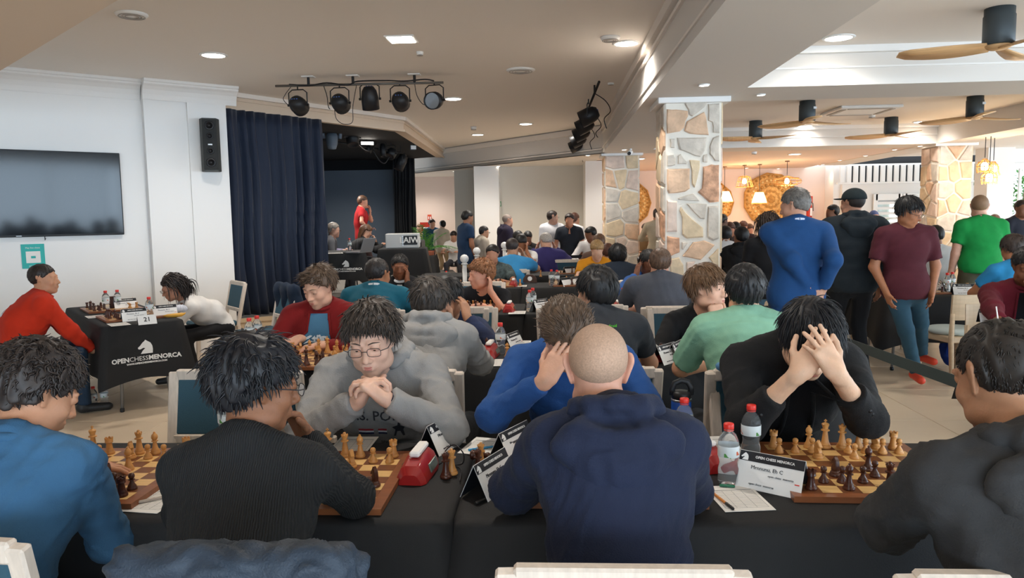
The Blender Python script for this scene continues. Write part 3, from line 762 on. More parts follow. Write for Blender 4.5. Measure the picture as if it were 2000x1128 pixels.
def hairline(q, low=0.0):
    """q local head coords /s ; >0 inside hair zone"""
    return q[:, 2]-(-.004+low+.76*np.clip(q[:, 1], -.075, .2)+np.where(q[:, 1] > .03, .10*(q[:, 1]-.03), 0))
def _h(): pass
HAIR = {  # thickness, tuft length, radius, count, lift, curl, gravity, scatter
    'short': (.010, .028, .0021, 1000, .02, .08, .15, .18), 'buzz': (.0035, 0, 0, 0, 0, 0, 0, 0), 'crop': (.006, .013, .0018, 900, .02, .05, .1, .2),
    'medium': (.016, .055, .0025, 900, .010, .12, .35, .12), 'messy': (.019, .058, .0030, 1000, .025, .35, .35, .30), 'curly': (.022, .045, .0038, 1500, .05, 1.3, .2, .4),
    'quiff': (.016, .055, .0027, 900, .04, .15, .1, .15), 'long': (.014, .26, .0040, 700, .0, .10, 1.6, .05), 'fringe': (.015, .075, .0027, 1000, .008, .10, .5, .12)}
def make_hair(H, R, s, style, m, res, seed, parent, female=False, low=0.0, bald=False, extra=None, dens=1.0, thin=False, part=None):
    th, L, rad, cnt, lift, curl, grav, scat = HAIR[style]
    RR = R.T
    def T(p): return H+R@(np.array(p)*s)
    P = [ell(T((0, -.018, .036)), np.array((.077+th, .096+th, .086+th))*s, RR, .0)]
    if style not in ('buzz', 'crop'): P.append(ell(T((0, -.045, .005)), np.array((.066+th, .060+th, .07+th))*s, RR, .02*s))
    if style == 'long':
        nb_ = np.array([0, 0, -1.0]); bk = R[:, 1]
        P.append(cap(T((0, -.075, .0)), T((0, -.085, -.02))+nb_*.16*s, .070*s, .085*s, .03)); P.append(cap(T((0, -.085, -.02))+nb_*.16*s, T((0, -.11, -.02))+nb_*.34*s, .085*s, .045*s, .03))
    def extra_f(Q, d):
        q = (Q-H)@R/s
        if style == 'long': d = d+.006*np.sin((Q@R[:, 0])*160+3*np.sin(Q[:, 2]*22))
        z = -(hairline(q, low)+(.005*np.sin(q[:, 0]*130+2*np.sin(q[:, 1]*60))*np.sin(q[:, 2]*90+q[:, 0]*50+q[:, 1]*120) if style != 'buzz' else 0))*s*.8
        ear = .020*s-np.linalg.norm((q-np.array([0, 0, -.004]))[:, 1:]*np.array([1.0, .62]), axis=1)*s
        if style == 'long': z = np.where((q[:, 2] < -.01) & (q[:, 1] < -.03), -1.0, z)
        d2 = np.maximum(d, z)
        if bald:
            d2 = np.maximum(d2, (.030+.0*q[:, 1]-np.linalg.norm(q[:, :2]-np.array([0, .02]), axis=1))*s*0-(-(q[:, 2]-.085)*s)*0-1)
        d2 = np.maximum(d2, np.where(np.abs(q[:, 0]) > .05, ear, -1))
        if style not in ('buzz',): d2 = d2+(.008 if style == 'curly' else .0035)*s*np.sin(q[:, 0]*210+40*q[:, 2]+3*np.sin(q[:, 1]*60))*np.sin(q[:, 1]*40+q[:, 2]*30)
        return d2
    lo, hi = bbox_of(P, .01)
    r = surf(P, lo, hi, res, extra_f)
    if len(r) < 3: return None
    V, Fq, _ = r
    parts = [(V, Fq)]
    if cnt and res < .0165:
        n = int(cnt*dens*(1.0 if res < .007 else .5)); rg = np.random.default_rng(seed)
        u = rg.normal(size=(n*4, 3)); u /= np.linalg.norm(u, axis=1, keepdims=True)
        q = u*np.array([.077+th*.7, .096+th*.7, .086+th*.7])+np.array([0, -.018, .036])
        ok = (hairline(q, low+.006) > 0) & ~((np.abs(q[:, 0]) > .05) & (np.hypot(q[:, 1], (q[:, 2]+.004)*.62) < .024))
        q = q[ok][:n]; nn = q-np.array([0, -.018, .036]); nn = nn/np.array([.077, .096, .086])**2; nn /= np.linalg.norm(nn, axis=1, keepdims=True)
        crown_ = np.array([.012, -.055, .125] if style != 'long' else [0, .085, .075]) if part is None else np.array(part)
        d = q-crown_; d[:, 0] += .015*np.sin(q[:, 1]*50)
        if style == 'fringe': d[:, 1] += .02
        d = d-nn*(d*nn).sum(1)[:, None]; d /= np.linalg.norm(d, axis=1, keepdims=True)+1e-9
        d += rg.normal(size=d.shape)*scat
        if style == 'quiff': d[q[:, 1] > .03] += np.array([0.25, .1, .9])
        Lr = L*s*rg.uniform(.7, 1.15, len(q))
        Lr = np.where(hairline(q, low) < .03, Lr*(.55 if style != 'long' else 1), Lr)
        front_ = q[:, 1] > .045
        if style == 'long': Lr = np.where(front_, Lr*1.0, Lr)
        Vt, Ft = tufts(H+(q*s)@R.T, d@R.T, nn@R.T, Lr, rad*s*(1.0 if res < .007 else 1.4), seed, curl, lift, grav, 5 if style != 'long' else 9, (T((0, -.016, .034)), R, np.array([.078+th*.8, .097+th*.8, .087+th*.8])*s), .3 if style in ('messy', 'curly') else .12)
        parts.append((Vt, Ft))
    if extra: parts += extra
    VV = []; FF = []; n = 0
    for a, b in parts: VV.append(a); FF.append(b+n); n += len(a)
    me = arr_mesh('hair', np.concatenate(VV), np.concatenate(FF), m)
    return adopt(link('hair', me), parent)
PERS = []
def A3(v): return np.array([v[0], v[1], v[2]], float)
def person(label, H, face=0, look=(0, 0, 0), s=1.0, skin_c='C99A7C', hair=('short', '2A211C'), top=('tee', '444444'), legs=('2B2F38',), pose='sit', lean=0.12, L='table', Rr='table', sw=.185,
           glasses=None, build=1.0, shoe='2A2A2A', group=None, fwd=.05, dist=None, beard=None, seed=None, neckdrop=.155, bx=0.0, hip_z=None, detail=None, hlow=0.0, hang=None, fat=1.0, eyes=True, thin=False, feet=None, shz=0.0, hk=1.0, tilt=0.0, cuffc=None, hdens=1.0, ears=1.0, under=None, part=None):
    """H = head centre in the world.  face = heading of the body in degrees (0 looks along +Y, 90 along -X)"""
    H = A3(H); seed = seed or (abs(hash(label)) % 9999 if False else sum(map(ord, label)) % 9973)
    D = H[1] if dist is None else dist
    a = radians(face); Fw = np.array([-sin(a), cos(a), 0]); Rt = np.array([cos(a), sin(a), 0]); Up = np.array([0, 0, 1.0])
    R = rot_head(face, *look); hs = s*hk
    rh = max(.0042, D*.0019); rb = max(.0095, D*.0028); 
    det = rh < .0175
    def loc(r, f, z): return H+Rt*r*s+Fw*f*s+Up*z*s
    lean_f = lean*s
    N = H-Fw*fwd*s-Up*neckdrop*s+Rt*bx                    # base of the neck
    Sh = {+1: N+Rt*sw*s-Up*(.045+shz)*s+Rt*0, -1: N-Rt*sw*s-Up*(.045+shz)*s}
    if tilt: Sh[1] = Sh[1]+Up*tilt*s; Sh[-1] = Sh[-1]-Up*tilt*s
    if pose == 'stand': hz = .93*s if hip_z is None else hip_z
    else: hz = .53 if hip_z is None else hip_z
    base_z = hang if hang is not None else 0.0
    if pose == 'stand' and hip_z is None: hz = base_z+.93*s
    elif hip_z is None: hz = base_z+.53
    hip = np.array([N[0], N[1], hz])-Fw*lean_f
    mid = (hip+N)/2-Fw*(.03+lean_f*.18)
    ua, fa = .285*s, .255*s
    b = build
    # --- arms
    arms = {}
    presets = {
        'table': lambda q: (loc(.10*q, .30, -.44), (q*.9, -.2, -.55), ((-.75*q, .65, 0), (0, 0, -1), .25, .4)),
        'fold': lambda q: (loc(-.02*q, .26, -.45), (q*1.0, .1, -.4), ((-.95*q, .30, 0), (0, 0, -1), .2, .4)),
        'chin': lambda q: (loc(.045*q, .135, -.165), (q*.55, .2, -.9), ((-.25*q, -.10, .95), (-.3*q, -1, .1), .75, .6)),
        'cheek': lambda q: (loc(.085*q, .085, -.13), (q*.6, .3, -.9), ((.05*q, -.25, .95), (-1*q, -.15, .1), .3, .4)),
        'head': lambda q: (loc(.13*q, .10, -.10), (q*.75, .35, -.75), ((-.25*q, -.35, .95), (-.9*q, -.5, .1), .25, .3)),
        'mouth': lambda q: (loc(.03*q, .15, -.165), (q*.7, .1, -.9), ((-.15*q, -.25, .95), (-.1*q, -1, 0), .95, .7)),
        'hang': lambda q: (loc(.27*q, .03, -.80), (q*.3, -1, 0), ((-.05*q, .1, -1), (-1*q, 0, 0), .22, .3)),
        'pocket': lambda q: (loc(.19*q, .05, -.70), (q*.9, -.7, 0), ((-.25*q, .25, -1), (-1*q, 0, 0), .2, .3)),
        'behind': lambda q: (loc(.05*q, -.17, -.74), (q*.5, -.8, -.1), ((-.65*q, -.1, -.7), (0, 1, 0), .35, .4)),
        'lap': lambda q: (loc(.09*q, .30, -.62), (q*.8, -.5, -.3), ((-.5*q, .8, -.1), (0, 0, -1), .3, .4)),
        'cross': lambda q: (loc(-.10*q, .20, -.42), (q*.7, -.1, -.8), ((-.95*q, .1, .05), (0, -1, 0), .25, .3)),
        'clasp': lambda q: (loc(.055*q, .16, -.20), (q*.9, -.05, -.75), ((-.72*q, .05, .70), (-.8*q, -.5, -.2), .55, .4)),
    }
    for q, spec in ((1, Rr), (-1, L)):
        if spec is None: continue
        if isinstance(spec, str): W_, pole, hd = presets[spec](q); pole = Rt*pole[0]+Fw*pole[1]+Up*pole[2]; fd = Rt*hd[0][0]+Fw*hd[0][1]+Up*hd[0][2]; pd = Rt*hd[1][0]+Fw*hd[1][1]+Up*hd[1][2]; cu, thb = hd[2], hd[3]; spr = .12
        else: W_ = A3(spec['w']); pole = np.array(spec['pole'], float); fd = spec['f']; pd = spec['p']; cu = spec.get('curl', .3); thb = spec.get('thumb', .4); spr = spec.get('spread', .12)
        if isinstance(spec, str) and spec in ('table', 'fold') and pose != 'stand': W_ = np.array([W_[0], W_[1], max(W_[2], base_z+.80)])
        if isinstance(spec, str) and spec in ('chin', 'cheek', 'head', 'mouth', 'clasp'): pass
        E_, W_ = ik(Sh[q], W_, ua, fa, pole)
        arms[q] = (Sh[q], E_, W_, fd, pd, cu, thb, spr)
    # --- legs
    lg = {}
    for q in (1, -1):
        hj = hip+Rt*q*.095*s
        if pose == 'sit':
            kn = hj+Fw*.43*s+Rt*q*.07*s; kn[2] = base_z+.50; an = kn+Fw*(.02 if q > 0 else -.08)*s; an[2] = base_z+.09
        else:
            an = hj+Rt*q*.03*s; an[2] = base_z+.09
            if feet and q in feet: an = A3(feet[q]); an[2] += .09
            kn, an = ik(hj, an, .44*s, .44*s, Fw)
        lg[q] = (hj, kn, an)
    # --- prims: body
    fl = (Fw, .66)
    def torso(g, zt=1.0):
        w = b*s
        spine = nrm(N-hip)
        P = [cap(hip+Rt*.06*w, hip-Rt*.06*w, .115*w+g, None, .05, flat=(Fw, .85)),
             cap(hip+Up*.04*s, mid, .135*w+g, .135*w+g, .06, flat=fl),
             cap(mid, N-spine*.16*s, .135*w+g, .155*w+g, .06, flat=fl),
             cap(N-spine*.13*s+Rt*.055*s, N-spine*.13*s-Rt*.055*s, .115*w+g, None, .06, flat=(Fw, .82)),
             cap(Sh[1]-Rt*.03*s, Sh[-1]+Rt*.03*s, .054*w+g, None, .05)]
        for q in (1, -1): P.append(cap(N+Up*.030*s+Rt*q*.02*s-Fw*.01, Sh[q]-Rt*q*.02*s, .045*s+g*.8, .047*w+g, .045))
        return P
    def arm(q, g, upto, k=.03, hem=0.0):
        S_, E_, W_ = arms[q][:3]; w = b*s; P = []
        if upto >= 1.0:
            P.append(cap(S_, E_, .050*w+g, .039*w+g, k)); t = min(1.0, upto-1.0)
            e = E_+(W_-E_)*t
            n_ = nrm(W_-E_)
            P.append(cap(E_, e, .040*w+g, (.040-.012*t)*w+g*.8, .022, cut=(e+n_*.002, n_)))
            if g > 0: P.append(ell(E_, np.array([.040, .040, .040])*w+g, None, .03))
        else:
            e = S_+(E_-S_)*upto; n_ = nrm(E_-S_)
            P.append(cap(S_, e, .054*w+g, .047*w+g*1.25, k, cut=(e, n_)))
        return P
    bp = torso(-.012)
    bp.append(cap(H-R[:, 2]*.05*hs-R[:, 1]*.018*hs, N-Up*.03*s, .050*hs*min(b, 1.1), .062*hs*min(b, 1.1), .025*s))
    handboxes = []
    for q in arms:
        S_, E_, W_, fd, pd, cu, thb, spr = arms[q]
        bp.append(cap(S_, E_, .047*b*s, .036*b*s, .03)); bp.append(cap(E_, W_, .038*b*s, .024*s, .02)); bp.append(cap(W_-nrm(W_-E_)*.06, W_, .026*s, .024*s, .01))
    hp = {}
    for q in arms:
        S_, E_, W_, fd, pd, cu, thb, spr = arms[q]
        hp[q] = hand_prims(W_, fd, pd, q, s*.97, cu, thb, spr)
    hdp = head_prims(H, R, hs, det, fat=fat, lids=look[1] < -9, ears=ears)
    for q in lg: hj, kn, an = lg[q]; bp.append(cap(hj, kn, .075*s, .05*s, .04)); bp.append(cap(kn, an, .048*s, .033*s, .03))
    allp = bp+hdp
    for q in hp: allp = allp+hp[q]
    boxes = []
    lo, hi = bbox_of(hdp, .012); lo[2] -= .05*s; boxes.append((lo, hi, rh))
    for q in hp:
        lo2, hi2 = bbox_of(hp[q], .008); boxes.append((lo2, hi2, max(.0038, rh*.95)))
    lo3, hi3 = bbox_of(allp, .02); boxes.append((lo3, hi3, rb*1.15))
    V, Fq, _n = multi(allp, boxes)
    base = (hip[0], hip[1], base_z)
    t = thing('person', label, 'person', base, 0, group)
    adopt(link('body', arr_mesh('body', V, Fq, skin(skin_c))), t)
    # --- clothing
    def garment(name, prims, m, res, fold=.005, fs=16, lo=None, hi=None, extra=None):
        l, h = bbox_of(prims, .015)
        r = surf(prims, l, h, res, extra)
        if len(r) < 3: return None
        V, Fq, Nn = r
        if fold: V = V+Nn*(wave(V, seed+len(name), fs)*fold+(wave(V, seed+5+len(name), fs*2.6)*fold*.45 if rb < .012 else 0))[:, None]
        return adopt(link(name, arr_mesh(name, V, Fq, m)), t)
    kind, c = top[0], top[1]; mt = top[2] if len(top) > 2 else cloth(c)
    g = {'tee': .010, 'polo': .010, 'sweater': .014, 'hoodie': .019, 'jacket': .018, 'suit': .017, 'shirt': .013, 'puffer': .022}[kind]
    slv = {'tee': .62, 'polo': .60, 'sweater': 1.93, 'hoodie': 1.93, 'jacket': 1.93, 'suit': 1.90, 'shirt': 1.90, 'puffer': 1.93}[kind]
    if len(top) > 3 and top[3] is not None: slv = top[3]
    res = rb
    P = torso(g)
    P[0]['cut'] = (hip-Up*.06*s, -Up)
    if pose == 'stand': P.append(cap(hip+Up*.06, hip-Up*.07*s, .150*b*s+g, .150*b*s+g, .04, cut=(hip-Up*(.10 if kind not in ('suit', 'jacket') else .19)*s, -Up), flat=(Fw, .72)))
    if pose == 'stand' and kind in ('suit',): P[-1]['b'] = hip-Up*.20*s
    for q in arms: P += arm(q, g, slv)
    # neck hole
    hole = ell(N+Up*.055*s+Fw*.03*s, np.array([.060, .062, .045])*s, None, .012, sub=True)
    if kind in ('tee', 'polo', 'sweater', 'shirt', 'suit', 'jacket'): P.append(hole)
    fold = {'tee': .005, 'polo': .004, 'sweater': .004, 'hoodie': .008, 'jacket': .006, 'suit': .005, 'shirt': .007, 'puffer': .010}[kind]*(1 if rb < .03 else 0)
    nm = {'tee': 't_shirt', 'polo': 'polo_shirt', 'sweater': 'sweater', 'hoodie': 'hoodie', 'jacket': 'jacket', 'suit': 'suit_jacket', 'shirt': 'shirt', 'puffer': 'puffer_jacket'}[kind]
    sh = garment(nm, P, mt, res, fold)
    if kind in ('hoodie', 'puffer') or (kind == 'jacket' and len(top) > 4 and top[4] == 'hood'):
        hd = []
        arc = []
        for k_ in range(9):
            w = -2.5+5.0*k_/8; arc.append(N+Up*(.045+.030*cos(w))*s+Rt*sin(w)*.098*s-Fw*(cos(w)*.080-.0)*s)
        for k_ in range(8): hd.append(cap(arc[k_], arc[k_+1], .027*s, .027*s, .012))
        hd.append(ell(N-Fw*.105*s-Up*.015*s, np.array([.160, .052, .078])*s, np.stack([Rt, Fw, Up]), .030))
        hd.append(ell(N-Fw*.122*s-Up*.085*s, np.array([.105, .044, .070])*s, np.stack([Rt, Fw, Up]), .045))
        hd.append(ell(N-Fw*.125*s+Up*.052*s, np.array([.085, .030, .018])*s, np.stack([Rt, Fw, Up]), .02, sub=True))
        hd.append(ell(N-Fw*.165*s-Up*.005*s, np.array([.10, .012, .010])*s, np.stack([Rt, Fw, Up]), .012, sub=True))
        garment('hood', hd, mt, res, .006, 22)
    if det and kind in ('tee', 'sweater', 'polo', 'shirt', 'suit', 'jacket'):
        cl = []; ring = []
        rr = (.069, .068) if kind in ('tee', 'sweater') else (.069, .070); zz = .018 if kind in ('tee', 'sweater') else .030
        for k_ in range(17):
            w = 2*pi*k_/16; ring.append(N+Rt*sin(w)*rr[0]*s-Fw*cos(w)*rr[1]*s+Up*(zz+.022*cos(w))*s+Fw*.006)
        mb = MB(); mb.tube([Vector(p) for p in ring], (.008 if kind in ('tee', 'sweater') else .015)*s, 8, False, 1.0)
        cc = mt if not under else cloth(under)
        o = mb.build('collar', cc, None, True); adopt(o, t)
    # trousers
    lp = [cap(hip+Rt*.06*s, hip-Rt*.06*s, .120*b*s, None, .05, flat=(Fw, .85))]
    for q in lg:
        hj, kn, an = lg[q]; n_ = nrm(an-kn)
        lp.append(cap(hj, kn, .088*s*min(b, 1.1), .066*s, .045)); lp.append(cap(kn, an+n_*.0, .064*s, .052*s, .03, cut=(an+n_*.02, n_)))
    lm = legs[1] if len(legs) > 1 else cloth(legs[0], .8)
    garment('trousers', lp, lm, rb*1.25, .004 if rb < .03 else 0)
    for q in lg:
        hj, kn, an = lg[q]; fd = Fw*.9+Rt*q*.15; fd = nrm(fd)
        z0 = an[2]-.09
        heel = an-Fw*.02; heel[2] = z0+.045; toe = an+fd*.17*s; toe[2] = z0+.035
        sp = [cap(heel, toe, .042*s, .036*s, .02, cut=(np.array([0, 0, z0+.002]), -Up), flat=(Up, .9)), cap(heel+Up*.01, heel+Up*.045+fd*.01, .040*s, .036*s, .02)]
        l, h = bbox_of(sp, .01); r = surf(sp, l, h, max(.008, rb*.9))
        if len(r) == 3: adopt(link('shoe', arr_mesh('shoe', r[0], r[1], mat('shoe_'+shoe, shoe, .5))), t)
    # hair, face parts
    if hair:
        make_hair(H, R, hs, hair[0], hairm(hair[1]) if hair[0] != 'buzz' else mat('stubble_'+hair[1], hair[1], .6, var=.16, vscale=220, bump=.3, bscale=300), rh*1.05, seed, t, low=hlow, dens=hdens, thin=thin, part=part)
    def Th(p): return Vector(H+R@(np.array(p)*hs))
    if det and eyes and rh < .0105:
        me_w = mat('eye_white', 'E8E4DF', .2); me_i = mat('iris', '3A2A20', .15)
        for sx in (-1, 1):
            mb = MB(); c_ = Th((sx*.031, .0825, .005)); mb.lathe([(.0001, -.011), (.008, -.0085), (.0115, 0), (.008, .0085), (.0001, .011)], 10, c_)
            e = mb.build('eye', me_w, None, True); adopt(e, t)
            if rh < .012:
                ax = R[:, 1]; mb = MB(); c2 = Th((sx*.031, .0925, .0035)); zz = Vector(R[:, 1]); xx = Vector(R[:, 0]); yy = zz.cross(xx)
                mb.lathe([(.0001, .0028), (.003, .0024), (.0056, .0008), (.0058, -.001)], 10, c2, frameR(xx, yy, zz)); o = mb.build('iris', me_i, None, True); adopt(o, e)
            mb = MB(); mb.tube([Th((sx*.013, .0985, .026)), Th((sx*.030, .0965, .0315)), Th((sx*.052, .0815, .026))], [.0028*hs, .0036*hs, .0016*hs], 6, True, .6)
            o = mb.build('eyebrow', hairm(hair[1] if hair else '4A3A30'), None, True); adopt(o, t)
        mb = MB(); mb.tube([Th((-.024, .092, -.0615)), Th((-.010, .1005, -.0590)), Th((0, .1015, -.0602)), Th((.010, .1005, -.0590)), Th((.024, .092, -.0615))], [.001, .0042, .0046, .0042, .001], 6)
        mb.tube([Th((-.022, .092, -.0625)), Th((-.010, .0998, -.0665)), Th((0, .1006, -.0675)), Th((.010, .0998, -.0665)), Th((.022, .092, -.0625))], [.001, .0045, .0050, .0045, .001], 6)
        lc = tuple(int(skin_c[i:i+2], 16) for i in (0, 2, 4)); lc = '%02X%02X%02X' % (int(lc[0]*.88), int(lc[1]*.68), int(lc[2]*.70))
        adopt(mb.build('lips', mat('lips_'+lc, lc, .4), None, True), t)
    if beard and det:
        bpz = [ell(H+R@(np.array((0, .030, -.072))*hs), np.array((.056*fat, .062, .050))*hs, R.T, .01), ell(H+R@(np.array((0, .074, -.098))*hs), np.array((.028, .024, .022))*hs, R.T, .02)]
        def bx_(Q, d):
            q = (Q-H)@R/hs
            return np.maximum(np.maximum(d, (q[:, 2]+.040-.0*q[:, 1])*hs), np.maximum((.0-q[:, 1])*hs, (.022-np.hypot(q[:, 0], (q[:, 2]+.062)*1.4))*hs*np.where(q[:, 1] > .05, 1, 0)-np.where(q[:, 1] > .05, 0, 1)))
        l, h = bbox_of(bpz, .01); r = surf(bpz, l, h, rh*1.1, bx_)
        if len(r) == 3: adopt(link('beard', arr_mesh('beard', r[0], r[1], hairm(beard))), t)
    if glasses:
        mg = mat('frame_'+glasses, glasses, .35); mb = MB()
        for sx in (-1, 1):
            P4 = []
            for k_ in range(15):
                w = 2*pi*k_/14; ex = .0235*np.sign(cos(w))*abs(cos(w))**.6; ez = .0155*np.sign(sin(w))*abs(sin(w))**.6
                P4.append(Th((sx*.033+ex, .112-.10*abs(sx*.033+ex)*.5, .002+ez)))
            mb.tube(P4, .0013, 5, False)
            mb.tube([Th((sx*.056, .106, .006)), Th((sx*.078, .09, .007)), Th((sx*.082, .01, .006)), Th((sx*.080, -.01, -.004))], .0017, 5)
        mb.tube([Th((-.010, .111, .005)), Th((0, .115, .008)), Th((.010, .111, .005))], .0014, 5)
        gl = mb.build('glasses', mg, None, True); adopt(gl, t)
        ml = mat('lens', 'FFFFFF', .03, trans=1.0, ior=1.02, alpha=1.0); mb = MB()
        for sx in (-1, 1):
            vs = [Th((sx*.033+.022*cos(w)*abs(cos(w))**-.4 if abs(cos(w)) > .05 else sx*.033, .111-.05*abs(sx*.033), .002+.0145*np.sign(sin(w))*abs(sin(w))**.6)) for w in [2*pi*k_/14 for k_ in range(14)]]
            mb.add(vs, [tuple(range(14))])
        adopt(mb.build('lenses', ml), gl)
    t['_j'] = 0
    del t['_j']
    info = dict(root=t, H=H, R=R, N=N, Sh=Sh, arms=arms, hip=hip, Fw=Fw, Rt=Rt, Up=Up, shirt=sh, s=s, hs=hs, lg=lg, mid=mid, rb=rb, seed=seed, Th=Th, garment=garment)
    PERS.append(info); return info
def decal_on(ob_list, me, origin, xax, yax, off=.002, inset=1.0):
    """lay flat lettering onto cloth: each vertex is pushed along the view normal onto the surface"""
    x = Vector(xax).normalized(); y = (Vector(yax)-x*Vector(yax).dot(x)).normalized(); z = x.cross(y)
    bm = bmesh.new(); bm.from_mesh(me); 
    for _ in range(2):
        ed = [e for e in bm.edges if e.calc_length() > .03]
        if ed: bmesh.ops.subdivide_edges(bm, edges=ed, cuts=1)
    bmesh.ops.triangulate(bm, faces=bm.faces[:]); bm.to_mesh(me); bm.free()
    trees = []
    for o in ob_list:
        W_ = world_of(o); vs = [W_ @ v.co for v in o.data.vertices]; trees.append(BVHTree.FromPolygons(vs, [tuple(p.vertices) for p in o.data.polygons]))
    for v in me.vertices:
        p = Vector(origin)+x*v.co.x+y*v.co.y; best = None
        for tr in trees:
            h = tr.ray_cast(p+z*.25, -z, .6)
            if h[0] is not None and (best is None or h[3] < best[3]): best = h
        v.co = (best[0] if best else p)+z*(off+v.co.z)
    return me
# ------------------------------------------------------------------ tables and cloths
M_tcloth = mat('black_tablecloth', '232324', 0.75, bump=.12, bscale=300, spec=.35, var=.08, vscale=4)
M_print = mat('white_print', 'E8E6E2', .6); M_blackprint = mat('black_print', '15161A', .5)
M_legs = mat('grey_table_leg', '8E8F90', .35, metal=.6)
def cloth_mesh(Lx, Ly, drop, seed, nx=None, hem=.014):
    """cloth lying on a Lx x Ly top, hanging folds all round; origin at the top centre on the floor, top at z = .75"""
    r = random.Random(seed); vs = []; fs = []
    per = []
    NX = max(10, int(Lx/.055)); NY = max(8, int(Ly/.055))
    for i in range(NX): per.append((-Lx/2+Lx*i/NX, -Ly/2, 0, -1))
    for i in range(NY): per.append((Lx/2, -Ly/2+Ly*i/NY, 1, 0))
    for i in range(NX): per.append((Lx/2-Lx*i/NX, Ly/2, 0, 1))
    for i in range(NY): per.append((-Lx/2, Ly/2-Ly*i/NY, -1, 0))
    n = len(per); rows = 9; ph = [r.uniform(0, 6.28) for _ in range(4)]
    vs.append((0, 0, .752))
    def rnd(k, j):
        x, y, a, b = per[k]; rr = .02; L = 2*(Lx+Ly); s = k/n*L
        cx = min(Lx/2-abs(x), Ly/2-abs(y)) ; corner = max(0, 1-min(abs(abs(x)-Lx/2) if b else abs(abs(y)-Ly/2), .3)/.3)
        if j == 0: return (x*(1-.02/Lx*2), y*(1-.02/Ly*2), .752)
        if j == 1: return (x+a*.003, y+b*.003, .748)
        if j == 2: return (x+a*.012, y+b*.012, .738)
        v = (j-2)/(rows-2)
        f = (sin(s*9+ph[0])+.6*sin(s*17+ph[1]+2*sin(s*3+ph[2])))*.016*v**1.1+.018*v
        k_ = corner**2*.10*v
        z = .738-v*(drop-.014)*(1.0)-corner**2*.06*v
        ex = (1 if x > 0 else -1)*k_; ey = (1 if y > 0 else -1)*k_
        return (x+a*(.012+f)+ex*.8, y+b*(.012+f)+ey*.8, z)
    for j in range(rows+1):
        for k in range(n): vs.append(rnd(k, j))
    for k in range(n): fs.append((0, 1+k, 1+(k+1) % n))
    for j in range(rows):
        for k in range(n): fs.append((1+j*n+k, 1+(j+1)*n+k, 1+(j+1)*n+(k+1) % n, 1+j*n+(k+1) % n))
    return MB().add(vs, fs)
def table(cx, cy, Lx, Ly, rz, lab, seed, drop=.46, group='tables under black cloths', base=0.0, cgroup='black tablecloths'):
    t = thing('folding_table', 'folding table hidden under black cloth, '+lab, 'table', (cx, cy, base), rz, group)
    MB().bbox((0, 0, .733), (Lx, Ly, .026), .006).build('table_top', mat('table_top', 'BDB4A6', .5), t)
    for sx in (-1, 1):
        for sy in (-1, 1):
            x = sx*(Lx/2-.14); y = sy*(Ly/2-.08)
            mb = MB(); mb.tube([(x-sx*.03, y*.8, .72), (x, y, .60), (x+sx*.03, y*1.05, .02)], .013, 8); mb.build('leg', M_legs, t, True)
            MB().lathe([(.015, 0), (.018, .004), (.018, .03), (.013, .035)], 10, (x+sx*.03, y*1.05, 0)).build('foot', M_dkmetal, t, True)
        MB().tube([(sx*(Lx/2-.14), -Ly/2+.1, .30), (sx*(Lx/2-.14), Ly/2-.1, .30)], .009, 8).build('crossbar', M_legs, t, True)
    c = cloth_mesh(Lx+.01, Ly+.01, drop, seed).build('tablecloth', M_tcloth, None, True, None)
    c.location = (cx, cy, base); c.rotation_euler = (0, 0, rz)
    tag(c, 'black cloth covering the table, '+lab, 'tablecloth', cgroup)
    return t, c
ROWS = [('front row', 2.0, 2.72, -2.14, -.31, -.275, 1.54), ('second row', 4.15, 4.87, -2.05, -.24, -.20, 1.58), ('third row', 6.45, 7.17, -2.08, -.28, -.24, .98), ('fourth row', 8.75, 9.45, -2.1, -.40, -.36, 1.36),
        ('fifth row', 10.6, 11.3, -1.95, -.42, -.38, 1.36), ('sixth row', 12.45, 13.1, -1.5, -.45, -.41, 1.3)]
for i, (nm, y0, y1, a0, a1, b0, b1) in enumerate(ROWS):
    table((a0+a1)/2, (y0+y1)/2, a1-a0, y1-y0, 0, '%s, left of the central gap' % nm, i*2+1)
    table((b0+b1)/2, (y0+y1)/2, b1-b0, y1-y0, 0, '%s, right of the central gap' % nm, i*2+2)
def horse_poly(): return [(-.42, -.55), (.50, -.55), (.53, -.25), (.50, .05), (.38, .32), (.15, .48), (-.02, .60), (-.10, .48), (-.22, .40), (-.45, .12), (-.62, -.02), (-.58, -.14), (-.45, -.17), (-.20, -.06), (-.05, -.10), (-.25, -.28)]
